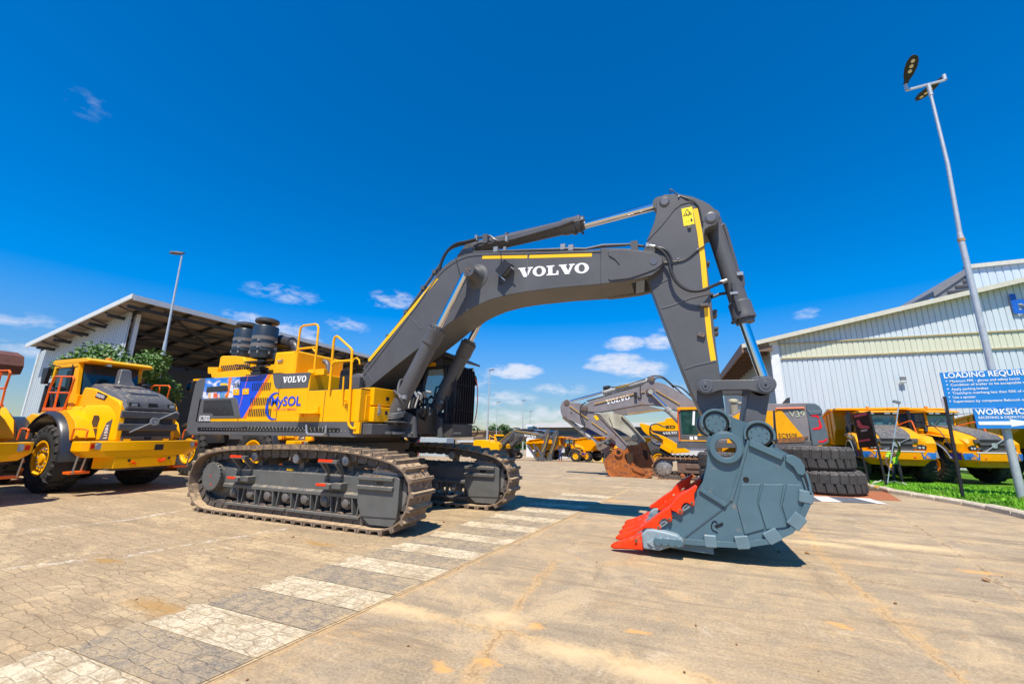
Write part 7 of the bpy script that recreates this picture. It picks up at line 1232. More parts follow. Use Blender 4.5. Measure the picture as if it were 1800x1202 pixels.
def rusty_bucket(par, near, Y0, Y1, m_):
    b = MB(); pts = PP(near, Y0); b.prism(pts, Y0, Y0+.08); bk_ = b.build('bucket', m_, par, bevel=.01)
    b = MB(); b.prism(pts, Y1-.08, Y1); b.build('far_side_plate', m_, bk_); return bk_, pts
g0 = gz(YB); OFF = Vector((4, YB+1.6, g0))
E2 = thing('excavator', 'worn grey and yellow excavator facing left, rusty orange bucket on the ground', 'excavator', OFF, 0, 'excavators behind the big bucket')
YA = YB+1.25
bo = [(262, 405), (268, 382), (290, 375), (310, 360), (330, 335), (420, 305), (600, 255), (880, 172), (940, 140), (990, 122), (1060, 128), (1140, 152), (1240, 205), (1340, 270), (1440, 345), (1600, 450), (1700, 520), (1700, 600), (1560, 560), (1400, 500), (1280, 440), (1180, 405), (1100, 382), (1000, 368), (880, 368), (700, 400), (560, 428), (440, 447), (340, 442), (290, 432), (268, 422)]
bm_ = MB().prism(PP(bo, YA), YA, YA+.95).build('boom', WGR, E2, bevel=.02); strip_at([(390, 362), (818, 255)], YA, .13, bm_); strip_at([(888, 238), (922, 232)], YA, .13, bm_); strip_at([(1040, 218), (1290, 365)], YA, .13, bm_)
a = Q(512, 368, YA); c = Q(765, 312, YA); slab_word('VOLVO', (a.x, YA-.02, a.z), (c-a), (0, 0, 1), .30, WHT, bm_, (c-a).length)
b = MB(); [b.lathe(Q(x, y, YA), (0, -1, 0), [(0, r_), (.10, r_*.9), (.12, r_*.5)], 20) for x, y, r_ in ((287, 405, .22), (978, 230, .26), (995, 98, .2))]; b.build('pin_bosses', mat('worn_pin_brown', (.14, .10, .08), .6, var=.3), bm_)
b = MB(); [b.tube([Q(x, y, YA+dy) for x, y in pl], .045, 8, 4) for dy, pl in ((.2, [(945, 90), (1000, 66), (1060, 62), (1120, 80), (1180, 130), (1250, 190), (1350, 280), (1430, 340)]), (.5, [(1000, 98), (1080, 80), (1150, 110), (1230, 190)]), (.4, [(1200, 165), (1280, 175), (1350, 220), (1420, 290)]), (.1, [(310, 330), (470, 285), (620, 240), (880, 165), (960, 135)]))]; b.tube([Q(x, y, YA-.1) for x, y in ((300, 345), (250, 380), (240, 450), (270, 530), (290, 590), (250, 615), (200, 600))], .04, 8, 4); b.tube([Q(x, y, YA-.06) for x, y in ((875, 175), (875, 240), (885, 270), (870, 300), (850, 280))], .03, 6, 3); b.build('hoses', HOS, bm_)
b = MB(); q = Q(825, 262, YA-.1); b.box(q.x-.09, q.x+.09, YA-.2, YA, q.z-.2, q.z+.15); b.build('boom_lamp', BLK, bm_)
ac2 = cylinder('arm_cylinder', Q(1010, 98, YA+.45), Q(500, 232, YA+.45), Q(110, 340, YA+.45), .17, .085, E2, .2, m_=mat('pale_cylinder', (.38, .37, .34), .5, var=.2)); strip_at([(610, 192), (755, 160)], YA+.26, .12, ac2)
b = MB(); q = Q(520, 190, YA+.3); b.lathe(q-Vector((.25, 0, 0)), (1, .1, .15), [(0, .05), (.05, .12), (.4, .12), (.5, .04)], 10); b.tube([Q(x, y, YA+.3) for x, y in ((520, 180), (560, 175), (600, 185), (760, 150), (930, 95))], .03, 6); b.build('cylinder_pipe', BLK, ac2)
cylinder('boom_cylinder', Q(1330, 590, YA-.18), Q(1170, 415, YA-.18), Q(985, 232, YA-.18), .18, .09, E2, .21, m_=mat('pale_cylinder', (.38, .37, .34), .5, var=.2))
ap = [(32, 440), (30, 385), (50, 340), (75, 322), (110, 320), (150, 345), (235, 350), (268, 380), (300, 432), (420, 460), (560, 610), (735, 795), (715, 845), (660, 850), (620, 800), (560, 745), (300, 603), (200, 560), (70, 508), (45, 480)]
am_ = MB().prism(PP(ap, YA+.08), YA+.08, YA+.85).build('arm', WGR, E2, bevel=.02); strip_at([(128, 382), (325, 520)], YA+.08, .12, am_); strip_at([(362, 552), (525, 668)], YA+.08, .12, am_); strip_at([(412, 462), (560, 612), (728, 792)], YA+.08, .10, am_, RSD, 'rusty_edge')
MB().prism(PP([(378, 492), (405, 475), (440, 515), (412, 538)], YA), YA+.06, YA+.08).build('warning_label', STR, am_)
b = MB(); [b.lathe(Q(x, y, YA+.08), (0, -1, 0), [(0, r_), (.05, r_*.9), (.06, r_*.4)], 18) for x, y, r_ in ((97, 345, .2), (75, 503, .14), (143, 447, .05))]; b.build('arm_pins', mat('worn_pin_brown', (.14, .10, .08), .6), am_)
cylinder('bucket_cylinder', Q(75, 503, YA+.45), Q(345, 700, YA+.45), Q(435, 785, YA+.45), .15, .08, E2, .18, m_=mat('pale_cylinder', (.38, .37, .34), .5, var=.2))
b = MB(); 
for yy in (YA-.08, YA+.9): b.bar(Q(578, 708, yy), Q(435, 785, yy), .1, .3, (0, 1, 0)); b.lathe(Q(578, 705, yy-.06), (0, -1, 0), [(0, .22), (.03, .2)], 18); b.lathe(Q(435, 787, yy-.06), (0, -1, 0), [(0, .2), (.03, .18)], 18)
b.bar(Q(435, 790, YA+.45), Q(545, 850, YA+.45), .6, .24, (0, 1, 0)); b.build('bucket_links', mat('rusty_grey', (.2, .17, .15), .7, rust=.2), E2); MB().prism(PP([(505, 790), (580, 768), (612, 790), (590, 825), (530, 812)], YA+.6), YA+.6, YA+.8).build('red_guard', mat('faded_red', (.3, .05, .05), .6), E2)
nb = [(487, 975), (505, 940), (560, 880), (595, 838), (630, 822), (665, 828), (695, 855), (712, 880), (708, 930), (735, 985), (790, 1040), (900, 1100), (1000, 1105), (985, 1135), (900, 1148), (700, 1155), (590, 1148), (540, 1110), (505, 1050)]
bk_, pts = rusty_bucket(E2, nb, YB+.2, YB+2.6, RST)
b = MB(); b.ring(Q(647, 870, YB+.2), (0, -1, 0), .24, .12, .12, 24); b.lathe(Q(647, 870, YB+.17), (0, -1, 0), [(0, .12), (.001, .12)], 20); b.build('pin_ring', RST, bk_); b = MB(); b.lathe(Q(647, 870, YB+.075), (0, -1, 0), [(0, .115), (.001, .115)], 20); b.build('pin_hole', BLG, bk_)
sp_ = PP([(985, 1135), (900, 1148), (700, 1155), (590, 1148), (540, 1110), (505, 1050), (487, 975), (505, 940), (560, 880), (595, 838)], YB+.2); inn_ = [(x*.97+sum(p_[0] for p_ in sp_)/len(sp_)*.03, z*.97+.04) for x, z in sp_]
b = MB(); b.loft([[Vector((x, y, z)) for x, z in sp_]+[Vector((x, y, z)) for x, z in inn_[::-1]] for y in (YB+.22, YB+2.58)]); b.build('shell', RST, bk_, ang=50)
b = MB(); b.prism(PP([(780, 1020), (850, 1040), (920, 1075), (928, 1098), (900, 1102), (790, 1060)], YB+.1), YB+.12, YB+.2); b.prism(PP([(690, 900), (720, 960), (700, 1000), (610, 880), (640, 850)], YB+.1), YB+.15, YB+.2) if False else None; b.build('side_cutter', RST, bk_, bevel=.02); b = MB(); b.prism(PP([(722, 885), (790, 880), (800, 960), (770, 1005), (735, 970)], YB+1.0), YB+1.0, YB+1.1); b.build('mouth_shade_plate', mat('shaded_mouth_brown', (.06, .03, .015), .9), bk_)  # dark brown plate paints the shade inside the bucket mouth
# the second one, mostly hidden: pale cream arm
YS_ = YB+3.8; OFF2 = OFF; OFF = Vector((6, YS_+1.6, gz(YS_)))
E3 = thing('excavator', 'half hidden excavator with a pale cream arm, behind the rusty orange bucket', 'excavator', OFF, 0, 'excavators behind the big bucket')
MB().prism(PP([(560, 400), (900, 362), (1120, 418), (1400, 520), (1400, 600), (1180, 462), (1110, 425), (960, 440), (850, 458), (700, 474), (600, 462)], YS_), YS_, YS_+.95).build('boom', WGR, E3, bevel=.02); strip_at([(740, 470), (960, 442), (1112, 426)], YS_, .1, E3.children[0])
am_ = MB().prism(PP([(430, 462), (560, 445), (680, 475), (800, 600), (925, 755), (905, 790), (850, 780), (760, 700), (660, 640), (560, 600)], YS_), YS_, YS_+.8).build('arm', mat('mottled_cream_grey', (.46, .45, .38), .6, var=.35, scale=1.2, rust=.1, rustc=(.3, .3, .25)), E3, bevel=.02); strip_at([(675, 478), (800, 605), (920, 752)], YS_, .30, am_, CRM, 'cream_edge'); strip_at([(545, 440), (548, 490), (580, 560), (560, 590)], YS_-.1, .06, am_, CRM, 'cream_hose')
b = MB(); b.bar(Q(815, 725, YS_-.1), Q(700, 760, YS_-.1), .1, .3, (0, 1, 0)); b.lathe(Q(815, 722, YS_-.15), (0, -1, 0), [(0, .24), (.04, .2)], 18); b.build('bucket_link', CRM, E3)
b2, _ = rusty_bucket(E3, [(735, 800), (780, 800), (850, 790), (870, 765), (890, 755), (920, 770), (945, 830), (985, 920), (1015, 985), (1005, 1050), (960, 1075), (900, 1075), (790, 1040), (750, 960)], YS_-.4, YS_+1.6, mat('dusty_brown_bucket', (.36, .13, .035), .8, var=.5, rust=.4, rustc=(.3, .2, .12), scale=3, bump=.4)); b = MB(); b.prism(PP([(900, 840), (945, 850), (960, 930), (940, 960), (905, 900)], YS_-.4), YS_-.42, YS_-.4); b.build('mouth_shade_plate', mat('shaded_mouth_brown', (.06, .03, .015), .9), b2)  # this bucket's mouth also gets its shade from a dark plate
b = MB(); b.box(2.6, 7.4, YS_+.4, YS_+3.2, gz(30)+1.3, gz(30)+3.0); b.build('body', YELD, E3, bevel=.05); [track_chain(stad(2.2, 7.6, gz(30), .6), YS_+y, YS_+y+.6, .3, E3, RSD, LNK, 'track') for y in (-.1, 2.9)]
OFF = OFF2
# running gear, house and cab of the worn excavator
X0_, X1_ = Q(1120, 1035, YB).x, P(1462, 820, YB).x
for y in (YB-.25, YB+3.0):
    ch = track_chain(stad(X0_, X1_, gz(YB), .66), y, y+.65, .27, E2, RSD, LNK, 'track')
    b = MB(); b.box(X0_+.75, X1_-.6, y+.12, y+.5, gz(YB)+.45, gz(YB)+1.0); b.box(X0_+1.2, X0_+2.0, y+.05, y+.12, gz(YB)+.72, gz(YB)+.95); b.box(X0_+.9, X1_-.9, y+.08, y+.14, gz(YB)+.14, gz(YB)+.2); b.build('track_frame', mat('frame_brown', (.13, .09, .07), .8, var=.3, rust=.3, dust=.3), ch, bevel=.02)
    b = MB(); [b.lathe((X0_+1.0+i*.5, y+.1, gz(YB)+.3), (0, 1, 0), [(0, .08), (.03, .13), (.3, .13)], 12) for i in range(int((X1_-X0_-1.5)/.5))]; b.build('track_rollers', RST, ch)
    b = MB(); b.lathe((X0_, y+.12, gz(YB)+.68), (0, 1, 0), [(0, .05), (.0, .36), (.03, .42), (.08, .48), (.4, .48)], 26); b.build('idler_wheel', mat('worn_bright_wheel', (.3, .28, .26), .45, .5, var=.6, scale=6), ch); b = MB(); b.lathe((X0_+2.3, y+.05, gz(YB)+1.18), (0, 1, 0), [(0, .1), (.02, .13), (.3, .13)], 14); b.build('carrier_roller', mat('worn_bright_wheel', (.3, .28, .26), .45, .5), ch)
zc = lambda pts: zm(pts, 1200, 700, 6.0)
hp = lambda pts, Y, Y2, nm, m_, par=None, **k: MB().prism(poly(pts, Y), Y, Y2).build(nm, m_, par or E2, **k)
hp(zc([(-60, 525), (-60, 462), (1360, 450), (1365, 520)]), YB, YB+3.1, 'deck', GRY, bevel=.02)
hb = hp(zc([(330, 455), (420, 240), (480, 192), (600, 122), (735, 60), (1310, 48), (1350, 450)]), YB+.02, YB+3.1, 'engine_house', WGR, bevel=.03)
hp(zc([(470, 225), (585, 158), (600, 150), (950, 130), (965, 470), (470, 470)]), YB-.01, YB+.02, 'yellow_side_panel', YELD, hb); hp(zc([(972, 125), (1040, 125), (1272, 402), (1000, 428), (985, 300)]), YB-.015, YB+.02, 'yellow_door', YELD, hb)
hp(zc([(955, 128), (972, 126), (998, 470), (968, 470)]), YB-.018, YB, 'door_gap', BLK, hb); hp(zc([(1000, 430), (1320, 400), (1325, 415), (1290, 425), (1285, 460), (1010, 470)]), YB-.03, YB, 'rusty_sill', RSD, hb)
b = MB(); b.tube([P(*zc([q])[0], YB-.05) for q in ((985, 122), (985, 106), (1280, 100), (1280, 112))], .04, 8); b.build('orange_rail', ORG, hb)
a = P(*zc([(1015, 418)])[0], YB-.02); c = P(*zc([(1208, 412)])[0], YB); text('EC950F', (a.x, YB-.025, a.z), (1, 0, 0), (0, 0, 1), mat('dark_letters', (.03, .03, .03), .5), hb, c.x-a.x, .26, 'model_lettering')
a = P(*zc([(1128, 196)])[0], YB-.02); c = P(*zc([(1292, 190)])[0], YB); text('V39', (a.x, YB-.01, a.z), (1, 0, .02), (0, 0, 1), mat('chalk_letters', (.55, .58, .38), .8), hb, c.x-a.x, .32, 'chalk_marking')
cw_ = hp(zc([(1305, 120), (1310, 48), (1400, 52), (1450, 85), (1476, 125), (1474, 162), (1470, 175), (1500, 250), (1530, 350), (1548, 470), (1500, 490), (1372, 505), (1350, 380)]), YB-.05, YB+3.15, 'counterweight', mat('slate_counterweight', (.11, .14, .165), .4, var=.1, coat=.2), bevel=.06, seg=2)
hp(zc([(1318, 130), (1474, 128), (1474, 165), (1340, 175)]), YB-.09, YB-.04, 'counterweight_ledge', mat('slate_counterweight', (.11, .14, .165), .4), cw_, bevel=.02)
b = MB(); [b.prism(poly(zc(q), YB-.06), YB-.065, YB-.04) for q in ([(1350, 175), (1432, 180), (1442, 212), (1425, 210), (1410, 193), (1362, 192)], [(1428, 226), (1448, 228), (1472, 300), (1450, 326), (1376, 332), (1368, 316), (1440, 300), (1444, 280)], [(1428, 452), (1445, 445), (1470, 450), (1526, 422), (1528, 440), (1480, 466), (1440, 464)])]; b.build('red_chevrons', mat('red_reflective', (.9, .01, .02), .3), cw_)
b = MB(); q = P(1290, 716, YB+.8); b.cyl(q-Vector((0, 0, .5)), q+Vector((0, 0, .15)), .22); b.cyl(q+Vector((0, 0, .15)), q+Vector((0, 0, .3)), .12); b.tube([P(1297, 709, YB+.8), P(1326, 709, YB+.8)], .1, 12); pc_ = b.build('air_cleaner', mat('dusty_pipe', (.3, .27, .2), .7, dust=.3), E2); b = MB(); b.lathe(q+Vector((0, 0, .28)), (0, 0, 1), [(0, .24), (.04, .26), (.16, .25), (.2, .15)], 20); b.build('rain_cap', CRM, pc_)
b = MB(); q = P(1375, 706, YB+1); b.prism([(q.x-.1, q.z-.2), (q.x+.35, q.z-.2), (q.x+.4, q.z+.25), (q.x+.25, q.z+.2)], YB+1, YB+1.15); b.build('exhaust_tip', STD, E2)
xa, xb = P(1194, 745, YB).x, P(1240, 745, YB).x; zt_ = P(1210, 719, YB).z; zb_ = P(1210, 775, YB).z
b = MB(); b.box(xa, xb, YB, YB+1.1, zb_, zb_+.35); b.box(xa, xa+.12, YB, YB+.1, zb_, zt_); b.box(xb-.2, xb, YB, YB+1.1, zb_, zt_); b.box(xa, xa+.12, YB+1.0, YB+1.1, zb_, zt_); cb = b.build('cab', GRY, E2, bevel=.02); b = MB(); b.box(xa-.05, xb+.05, YB-.05, YB+1.15, zt_-.02, zt_+.12); b.box(xa, xb, YB-.02, YB, zb_+.0, zb_+.06); b.prism(poly(zc([(150, 392), (215, 330), (240, 330), (240, 392)]), YB-.02), YB-.02, YB); b.build('yellow_cab_trim', YELD, cb)
b = MB(); b.box(xa+.12, xb-.2, YB+.03, YB+.04, zb_+.4, zt_-.08); b.build('cab_glass', mat('dark_green_glass', (.015, .06, .05), .06, var=.6, scale=2), cb); b = MB(); b.tube([(xa-.04, YB-.05, zb_), (xa-.04, YB-.05, zt_-.15), (xa+.1, YB-.05, zt_-.05)], .035); b.build('orange_grab_rail', ORG, cb)
b = MB(); b.bar((xa+.75, YB+.02, zb_+.9), (xa+.85, YB+.02, zt_-.1), .02, .12); b.box(xa+.5, xa+.68, YB-.006, YB, zb_+.08, zb_+.26); b.box(xa+.75, xa+.9, YB-.006, YB, zb_+.1, zb_+.28); b.build('white_stickers', WHT, cb)
OFF = Vector((0, 0, 0))
# ================================================================ yellow loader with raised arm, between them
YL = 34.0; OFF = Vector((8, YL+1, gz(YL)))
t = thing('wheel_loader', 'yellow loader with arms in the air, behind the cab of the worn excavator', 'wheel loader', OFF)
la = MB().prism(PP([(862, 572), (880, 560), (925, 572), (975, 585), (985, 640), (1010, 665), (1110, 695), (1200, 740), (1290, 800), (1400, 858), (1402, 870), (1225, 885), (1195, 860), (1130, 800), (1060, 745), (985, 700), (940, 680), (900, 640)], YL), YL, YL+.5).build('lift_arm', YEL, t, bevel=.03)
ub = MB().prism(PP([(985, 600), (1045, 560), (1135, 540), (1140, 515), (1205, 505), (1300, 530), (1300, 650), (1100, 646), (1000, 640)], YL+.3), YL+.3, YL+1.6).build('upper_beam', YEL, t, bevel=.03)
a = Q(1142, 615, YL); c = Q(1245, 608, YL); text('SD', (a.x, YL+.28, a.z), (1, 0, 0), (0, 0, 1), mat('dark_letters', (.03, .03, .03), .5), ub, c.x-a.x, .22, bold=.03)
pl = MB().prism(PP([(1090, 648), (1300, 640), (1300, 700), (1180, 700)], YL+.1), YL+.1, YL+.3).build('name_panel', GRY, t); a = Q(1112, 676, YL); c = Q(1262, 668, YL); slab_word('VOLVO', (a.x, YL+.07, a.z-.03), (1, 0, .05), (0, 0, 1), .16, WHT, pl, (c.x-a.x))
b = MB(); [b.tube([Q(x, y, YL-.1) for x, y in pl_], .05, 8, 4) for pl_ in ([(985, 590), (975, 640), (1010, 690), (1080, 720), (1110, 745), (1080, 760), (1040, 760)], [(985, 585), (1050, 570), (1120, 600), (1170, 590)], [(1010, 680), (1060, 700), (1090, 740)])]; b.build('arm_hoses', HOS, t)
b = MB(); b.bar(Q(1090, 800, YL-.1), Q(1205, 862, YL-.1), .3, .35, (0, 1, 0)); b.build('yellow_cylinder', YEL, t); MB().prism(PP([(935, 780), (980, 752), (1040, 790), (1180, 800), (1230, 850), (1210, 880), (1060, 870), (980, 870), (950, 840)], YL+.2), YL+.2, YL+1.8).build('front_frame', GRY, t, bevel=.05); MB().prism(PP([(912, 730), (935, 715), (985, 722), (985, 760), (925, 785)], YL+.4), YL+.4, YL+1).build('yellow_bracket', YEL, t); b = MB(); b.box(8, 13, YL+.2, YL+2.2, gz(YL)+1, gz(YL)+2.8); b.build('body', YEL, t, bevel=.05)
wq = Q(1075, 950, YL); r_ = wq.z-gz(YL); wheel(t, (wq.x, YL+.2, gz(YL)+.95), .95, .7, -1, lugs=18); wheel(t, (wq.x, YL+2.4, gz(YL)+.95), .95, .7, 1, lugs=18); wheel(t, (wq.x+4, YL+.2, gz(YL)+.95), .95, .7, -1, lugs=18); wheel(t, (wq.x+4, YL+2.4, gz(YL)+.95), .95, .7, 1, lugs=18)
OFF = Vector((0, 0, 0))
# ================================================================ far side of the yard
YD = 48.0
def R8(pts, Y): return poly(zm(pts, 820, 730, 9.474), Y)
def Q8(x, y, Y): return P(820+x/9.474, 730+y/9.474, Y)
def far_exc(dx, dy, Y, label):
    global OFF
    o = Q8(300+dx, 600, Y); OFF = Vector((o.x, Y+1.4, gz(Y))); t = thing('excavator', label, 'excavator', OFF, 0, 'pair of far excavators with upright arms'); S_ = lambda pts: [(x+dx, y+dy) for x, y in pts]
    bd = MB().prism(R8(S_([(110, 500), (110, 422), (150, 405), (300, 410), (400, 440), (455, 440), (530, 470), (545, 590), (240, 580), (230, 515)]), Y), Y, Y+2.6).build('body', YEL, t, bevel=.06)
    b = MB(); b.tube([Q8(x+dx, y+dy, Y) for x, y in ((380, 440), (385, 320), (412, 350), (490, 375), (510, 450))], .06, 6); b.build('handrail', YEL, t)
    b = MB(); q0 = Q8(475+dx, 340+dy, Y+1.6); q1 = Q8(560+dx, 560+dy, Y+1.6); b.box(q0.x, q1.x+.3, Y+1.6, Y+2.6, q1.z, q0.z); cb = b.build('cab', GLS, t); b = MB(); b.box(q0.x-.1, q1.x+.5, Y+1.5, Y+2.7, q0.z, q0.z+.18); b.box(q0.x-.05, q0.x+.1, Y+1.55, Y+2.6, q1.z, q0.z); b.build('cab_roof', YEL, cb)
    bm_ = MB().prism(R8(S_([(510, 500), (520, 470), (640, 350), (755, 255), (790, 235), (830, 238), (1190, 308), (1285, 330), (1300, 352), (1250, 386), (1100, 372), (930, 352), (850, 345), (770, 415), (600, 500)]), Y+1.1), Y+1.1, Y+1.9).build('boom', GRY, t, bevel=.03)
    def sp(pts, w_, Y_, par):
        b = MB(); q = [Q8(x+dx, y+dy, Y_-.02) for x, y in pts]; [b.bar(a, c, .03, w_, (0, 1, 0)) for a, c in zip(q, q[1:])]; b.build('yellow_stripe', STR, par)
    sp([(525, 462), (745, 270)], .14, Y+1.1, bm_); sp([(808, 255), (1185, 322)], .14, Y+1.1, bm_)
    a = Q8(960+dx, 348+dy, Y+1.1); c = Q8(1160+dx, 365+dy, Y+1.1); slab_word('VOLVO', (a.x, Y+1.05, a.z-.02), (1, 0, -.09), (0, 0, 1), .27, WHT, bm_, c.x-a.x)
    am_ = MB().prism(R8(S_([(1318, 250), (1335, 230), (1362, 232), (1375, 260), (1372, 340), (1310, 560), (1245, 760), (1215, 802), (1180, 800), (1185, 740), (1290, 440), (1270, 350), (1290, 300)]), Y+1.2), Y+1.2, Y+1.8).build('arm', GRY, t, bevel=.03); sp([(1362, 320), (1310, 500), (1262, 615)], .14, Y+1.2, am_)
    MB().prism(R8(S_([(1180, 790), (1330, 780), (1340, 800), (1220, 805)]), Y+1.1), Y+.9, Y+2.1).build('coupler', GRY, t, bevel=.03)
    b = MB(); b.bar(Q8(1020+dx, 500+dy, Y+1), Q8(1190+dx, 745+dy, Y+1), .18, .5, (0, 1, 0)); b.bar(Q8(1120+dx, 470+dy, Y+1), Q8(1160+dx, 640+dy, Y+1), .15, .25, (0, 1, 0)); b.bar(Q8(1270+dx, 660+dy, Y+1), Q8(1275+dx, 760+dy, Y+1), .2, .25, (0, 1, 0)); b.build('bucket_linkage', GRY, t)
    b = MB(); b.cyl(Q8(820+dx, 238+dy, Y+1.5), Q8(1130+dx, 240+dy, Y+1.5), .12, n=10); b.tube([Q8(x+dx, y+dy, Y+1.5) for x, y in ((640, 330), (760, 230), (830, 208), (890, 215))], .07, 6, 3); b.build('arm_cylinder', BLK, t); b = MB(); b.cyl(Q8(1130+dx, 240+dy, Y+1.5), Q8(1335+dx, 248+dy, Y+1.5), .07, n=10); b.build('piston_rod', CHR, t.children[-1])
    for yy in (Y+.9, Y+2.1): b = MB(); b.cyl(Q8(570+dx, 580+dy, yy), Q8(700+dx, 420+dy, yy), .14, n=10); b.cyl(Q8(700+dx, 420+dy, yy), Q8(790+dx, 300+dy, yy), .07, n=10); b.build('boom_cylinder', BLK, t)
    x0 = Q8(180+dx, 600, Y).x; x1 = Q8(640+dx, 600, Y).x; [track_chain(stad(x0, x1, gz(Y), .45, 6), y, y+.5, .35, t, LNK, LNK, 'track') for y in (Y-.1, Y+2.2)]; b = MB(); b.box(x0, x1, Y+.2, Y+2.6, gz(Y)+.4, gz(Y)+1.3); b.build('undercarriage', BLK, t); OFF = Vector((0, 0, 0))
far_exc(0, 0, YD, 'far grey-armed excavator with lettered boom, its arm standing upright by the dump trucks')
far_exc(140, 18, YD+4.2, 'second far excavator, its upright arm just right of the lettered one')
# office block and its annex
def zz(pts, Y): return poly(zm(pts, 900, 640, 5.4636), Y)
def building(name, label, Y, D, parts, loc=None):
    global OFF
    o = P(*parts[0][0][0], Y); OFF = Vector((o.x, Y, gz(Y))); t = thing(name, label, 'building', OFF)
    for pts, nm, m_, dy, dd in parts: MB().prism(poly(pts, Y+dy), Y+dy, Y+dy+dd).build(nm, m_, t)
    OFF = Vector((0, 0, 0)); return t
YO = 92; WPN = corr('white_panel', (.62, .64, .65), .3); DGP = corr('dark_grey_panel', (.10, .11, .12), .3)
ob = building('office_block', 'distant grey and white office block with an overhanging pale roof', YO, 20, [
    ([(944, 752), (1300, 750), (1300, 822), (944, 822)], 'wall', WPN, 0, 20), ([(944, 751), (1300, 749), (1300, 767), (944, 768)], 'dark_wall_band', DGP, -.3, .3), ([(933, 746.5), (945, 743), (1240, 742), (1300, 743), (1300, 749), (945, 751)], 'roof', mat('pale_roof', (.6, .61, .6), .5), -2.5, 22),
    ([(925, 746), (945, 744.5), (945, 812), (925, 812)], 'corner_wing', mat('white_wall', (.72, .74, .75), .6), -1, 10), ([(927, 750), (944, 749), (944, 757), (927, 757)], 'corner_windows', mat('blue_window', (.03, .12, .2), .1), -1.1, .1),
    ([(955, 758), (1015, 757.5), (1015, 764), (955, 764)], 'window_band', mat('dull_blue_window', (.06, .10, .13), .1), -.35, .1), ([(1030, 755), (1062, 754.5), (1062, 763), (1030, 763)], 'navy_sign', NAV, -.4, .1), ([(1022, 787), (1062, 787), (1062, 815), (1022, 815)], 'brick_wall', mat('orange_brick', (.38, .12, .05), .8), -.5, .5),
    ([(997, 770), (1018, 770), (1018, 800), (997, 800)], 'loading_door', mat('pale_door', (.55, .58, .6), .5), -.4, .1), ([(1064, 768), (1064, 766), (1150, 765), (1150, 768)], 'lean_to_roof', DGP, -4, 4)])
q = P(1034, 762, YO-.6); text('C', (q.x, q.y, q.z), (1, 0, 0), (0, 0, 1), mat('orange_red_letter', (.8, .12, .03), .5), ob, .75, .8, 'sign_letter', bold=.05)
YK = 60; kb = building('kiosk', 'small cream gatehouse with green windows beside the mesh fence', YK, 4, [([(1042, 781), (1069, 781), (1069, 812.5), (1042, 812.5)], 'wall', mat('cream_wall', (.62, .5, .24), .7), 0, 3), ([(1040, 776), (1071, 775), (1071, 781), (1040, 781)], 'roof', mat('tan_roof', (.45, .36, .25), .7), -.4, 3.6), ([(1044, 783), (1057, 783), (1057, 798), (1044, 798)], 'window', mat('green_window', (.05, .1, .09), .2), -.05, .05), ([(1060, 783), (1066, 783), (1066, 812), (1060, 812)], 'door', mat('grey_door', (.12, .13, .12), .4), -.05, .05), ([(1058, 781), (1060, 781), (1060, 812), (1058, 812)], 'yellow_post', STR, -.08, .08), ([(1068, 781), (1069.5, 781), (1069.5, 812), (1068, 812)], 'yellow_post', STR, -.08, .08)])
def mesh_fence(xa, ya, xb, yb, h, label):
    global OFF
    a = Vector((xa, ya, gz(ya))); c = Vector((xb, yb, gz(yb))); OFF = a.copy(); t = thing('mesh_fence', label, 'fence', a); n = max(2, int((c-a).length/2.4))
    for i in range(n+1): q = a.lerp(c, i/n); MB().box(q.x-.04, q.x+.04, q.y-.04, q.y+.04, q.z, q.z+h).build('post', GAL, t)
    b = MB(); k = int((c-a).length/.16); [b.bar(a.lerp(c, i/k), a.lerp(c, i/k)+Vector((0, 0, h-.1)), .018) for i in range(k)]; [b.bar(a+Vector((0, 0, z)), c+Vector((0, 0, z)), .04) for z in (.1, h*.5, h-.1)]; b.build('mesh_panel', mat('blue_grey_wire', (.18, .27, .29), .5), t); OFF = Vector((0, 0, 0))
fa = P(1008, 812, 59); mesh_fence(fa.x, 59, P(1041, 812, 59).x, 59, 1.9, 'blue-grey mesh fence between the far dump truck and the small gatehouse')
building('brick_building', 'low brown brick building by the trees, seen right of the excavator cab', 80, 10, [([(790, 762), (849, 757), (849, 812), (790, 812)], 'wall', mat('brown_brick', (.26, .17, .09), .8, var=.2), 0, 10), ([(786, 759), (851, 756), (851, 758.5), (786, 762)], 'parapet', mat('brown_parapet', (.3, .21, .12), .8), -.3, 10.6)])
building('office_cabin', 'tan cabin with dark windows behind the excavator undercarriage', 62, 5, [([(785, 768), (832, 768), (832, 792), (785, 792)], 'wall', mat('tan_wall', (.30, .23, .16), .8), 0, 5), ([(803, 774), (835, 774), (835, 777), (803, 777)], 'awning', FSC, -1.2, 1.2), ([(792, 772), (800, 772), (800, 784), (792, 784)], 'window', BLG, -.05, .05)])
def container(x0, x1, y0, y1, Y, m_, label):
    global OFF
    a = P(x0, y0, Y); c = P(x1, y1, Y); OFF = Vector((a.x, Y, gz(Y))); t = thing('shipping_container', label, 'container', OFF); h = a.z-gz(Y)
    b = MB(); ribwall(b, (a.x, Y), (c.x, Y), gz(Y), lambda q: a.z, .3, .04); b.box(a.x, c.x, Y+.05, Y+2.4, gz(Y), a.z); b.build('body', m_, t); b = MB(); [b.box(x-.06, x+.06, Y-.02, Y+.1, gz(Y), a.z) for x in (a.x, c.x)]; b.build('corner_posts', m_, t); OFF = Vector((0, 0, 0))
container(718, 731, 769, 780, 55, mat('red_container', (.5, .03, .02), .5), 'red container seen under the excavator body'); container(733, 784, 769, 780, 56, mat('pale_blue_container', (.42, .5, .55), .5), 'pale blue container right of the red one, under the excavator body'); container(-60, -10, 735, 770, 60, mat('grey_container', (.3, .32, .33), .5), 'grey container beyond the left end of the yard')
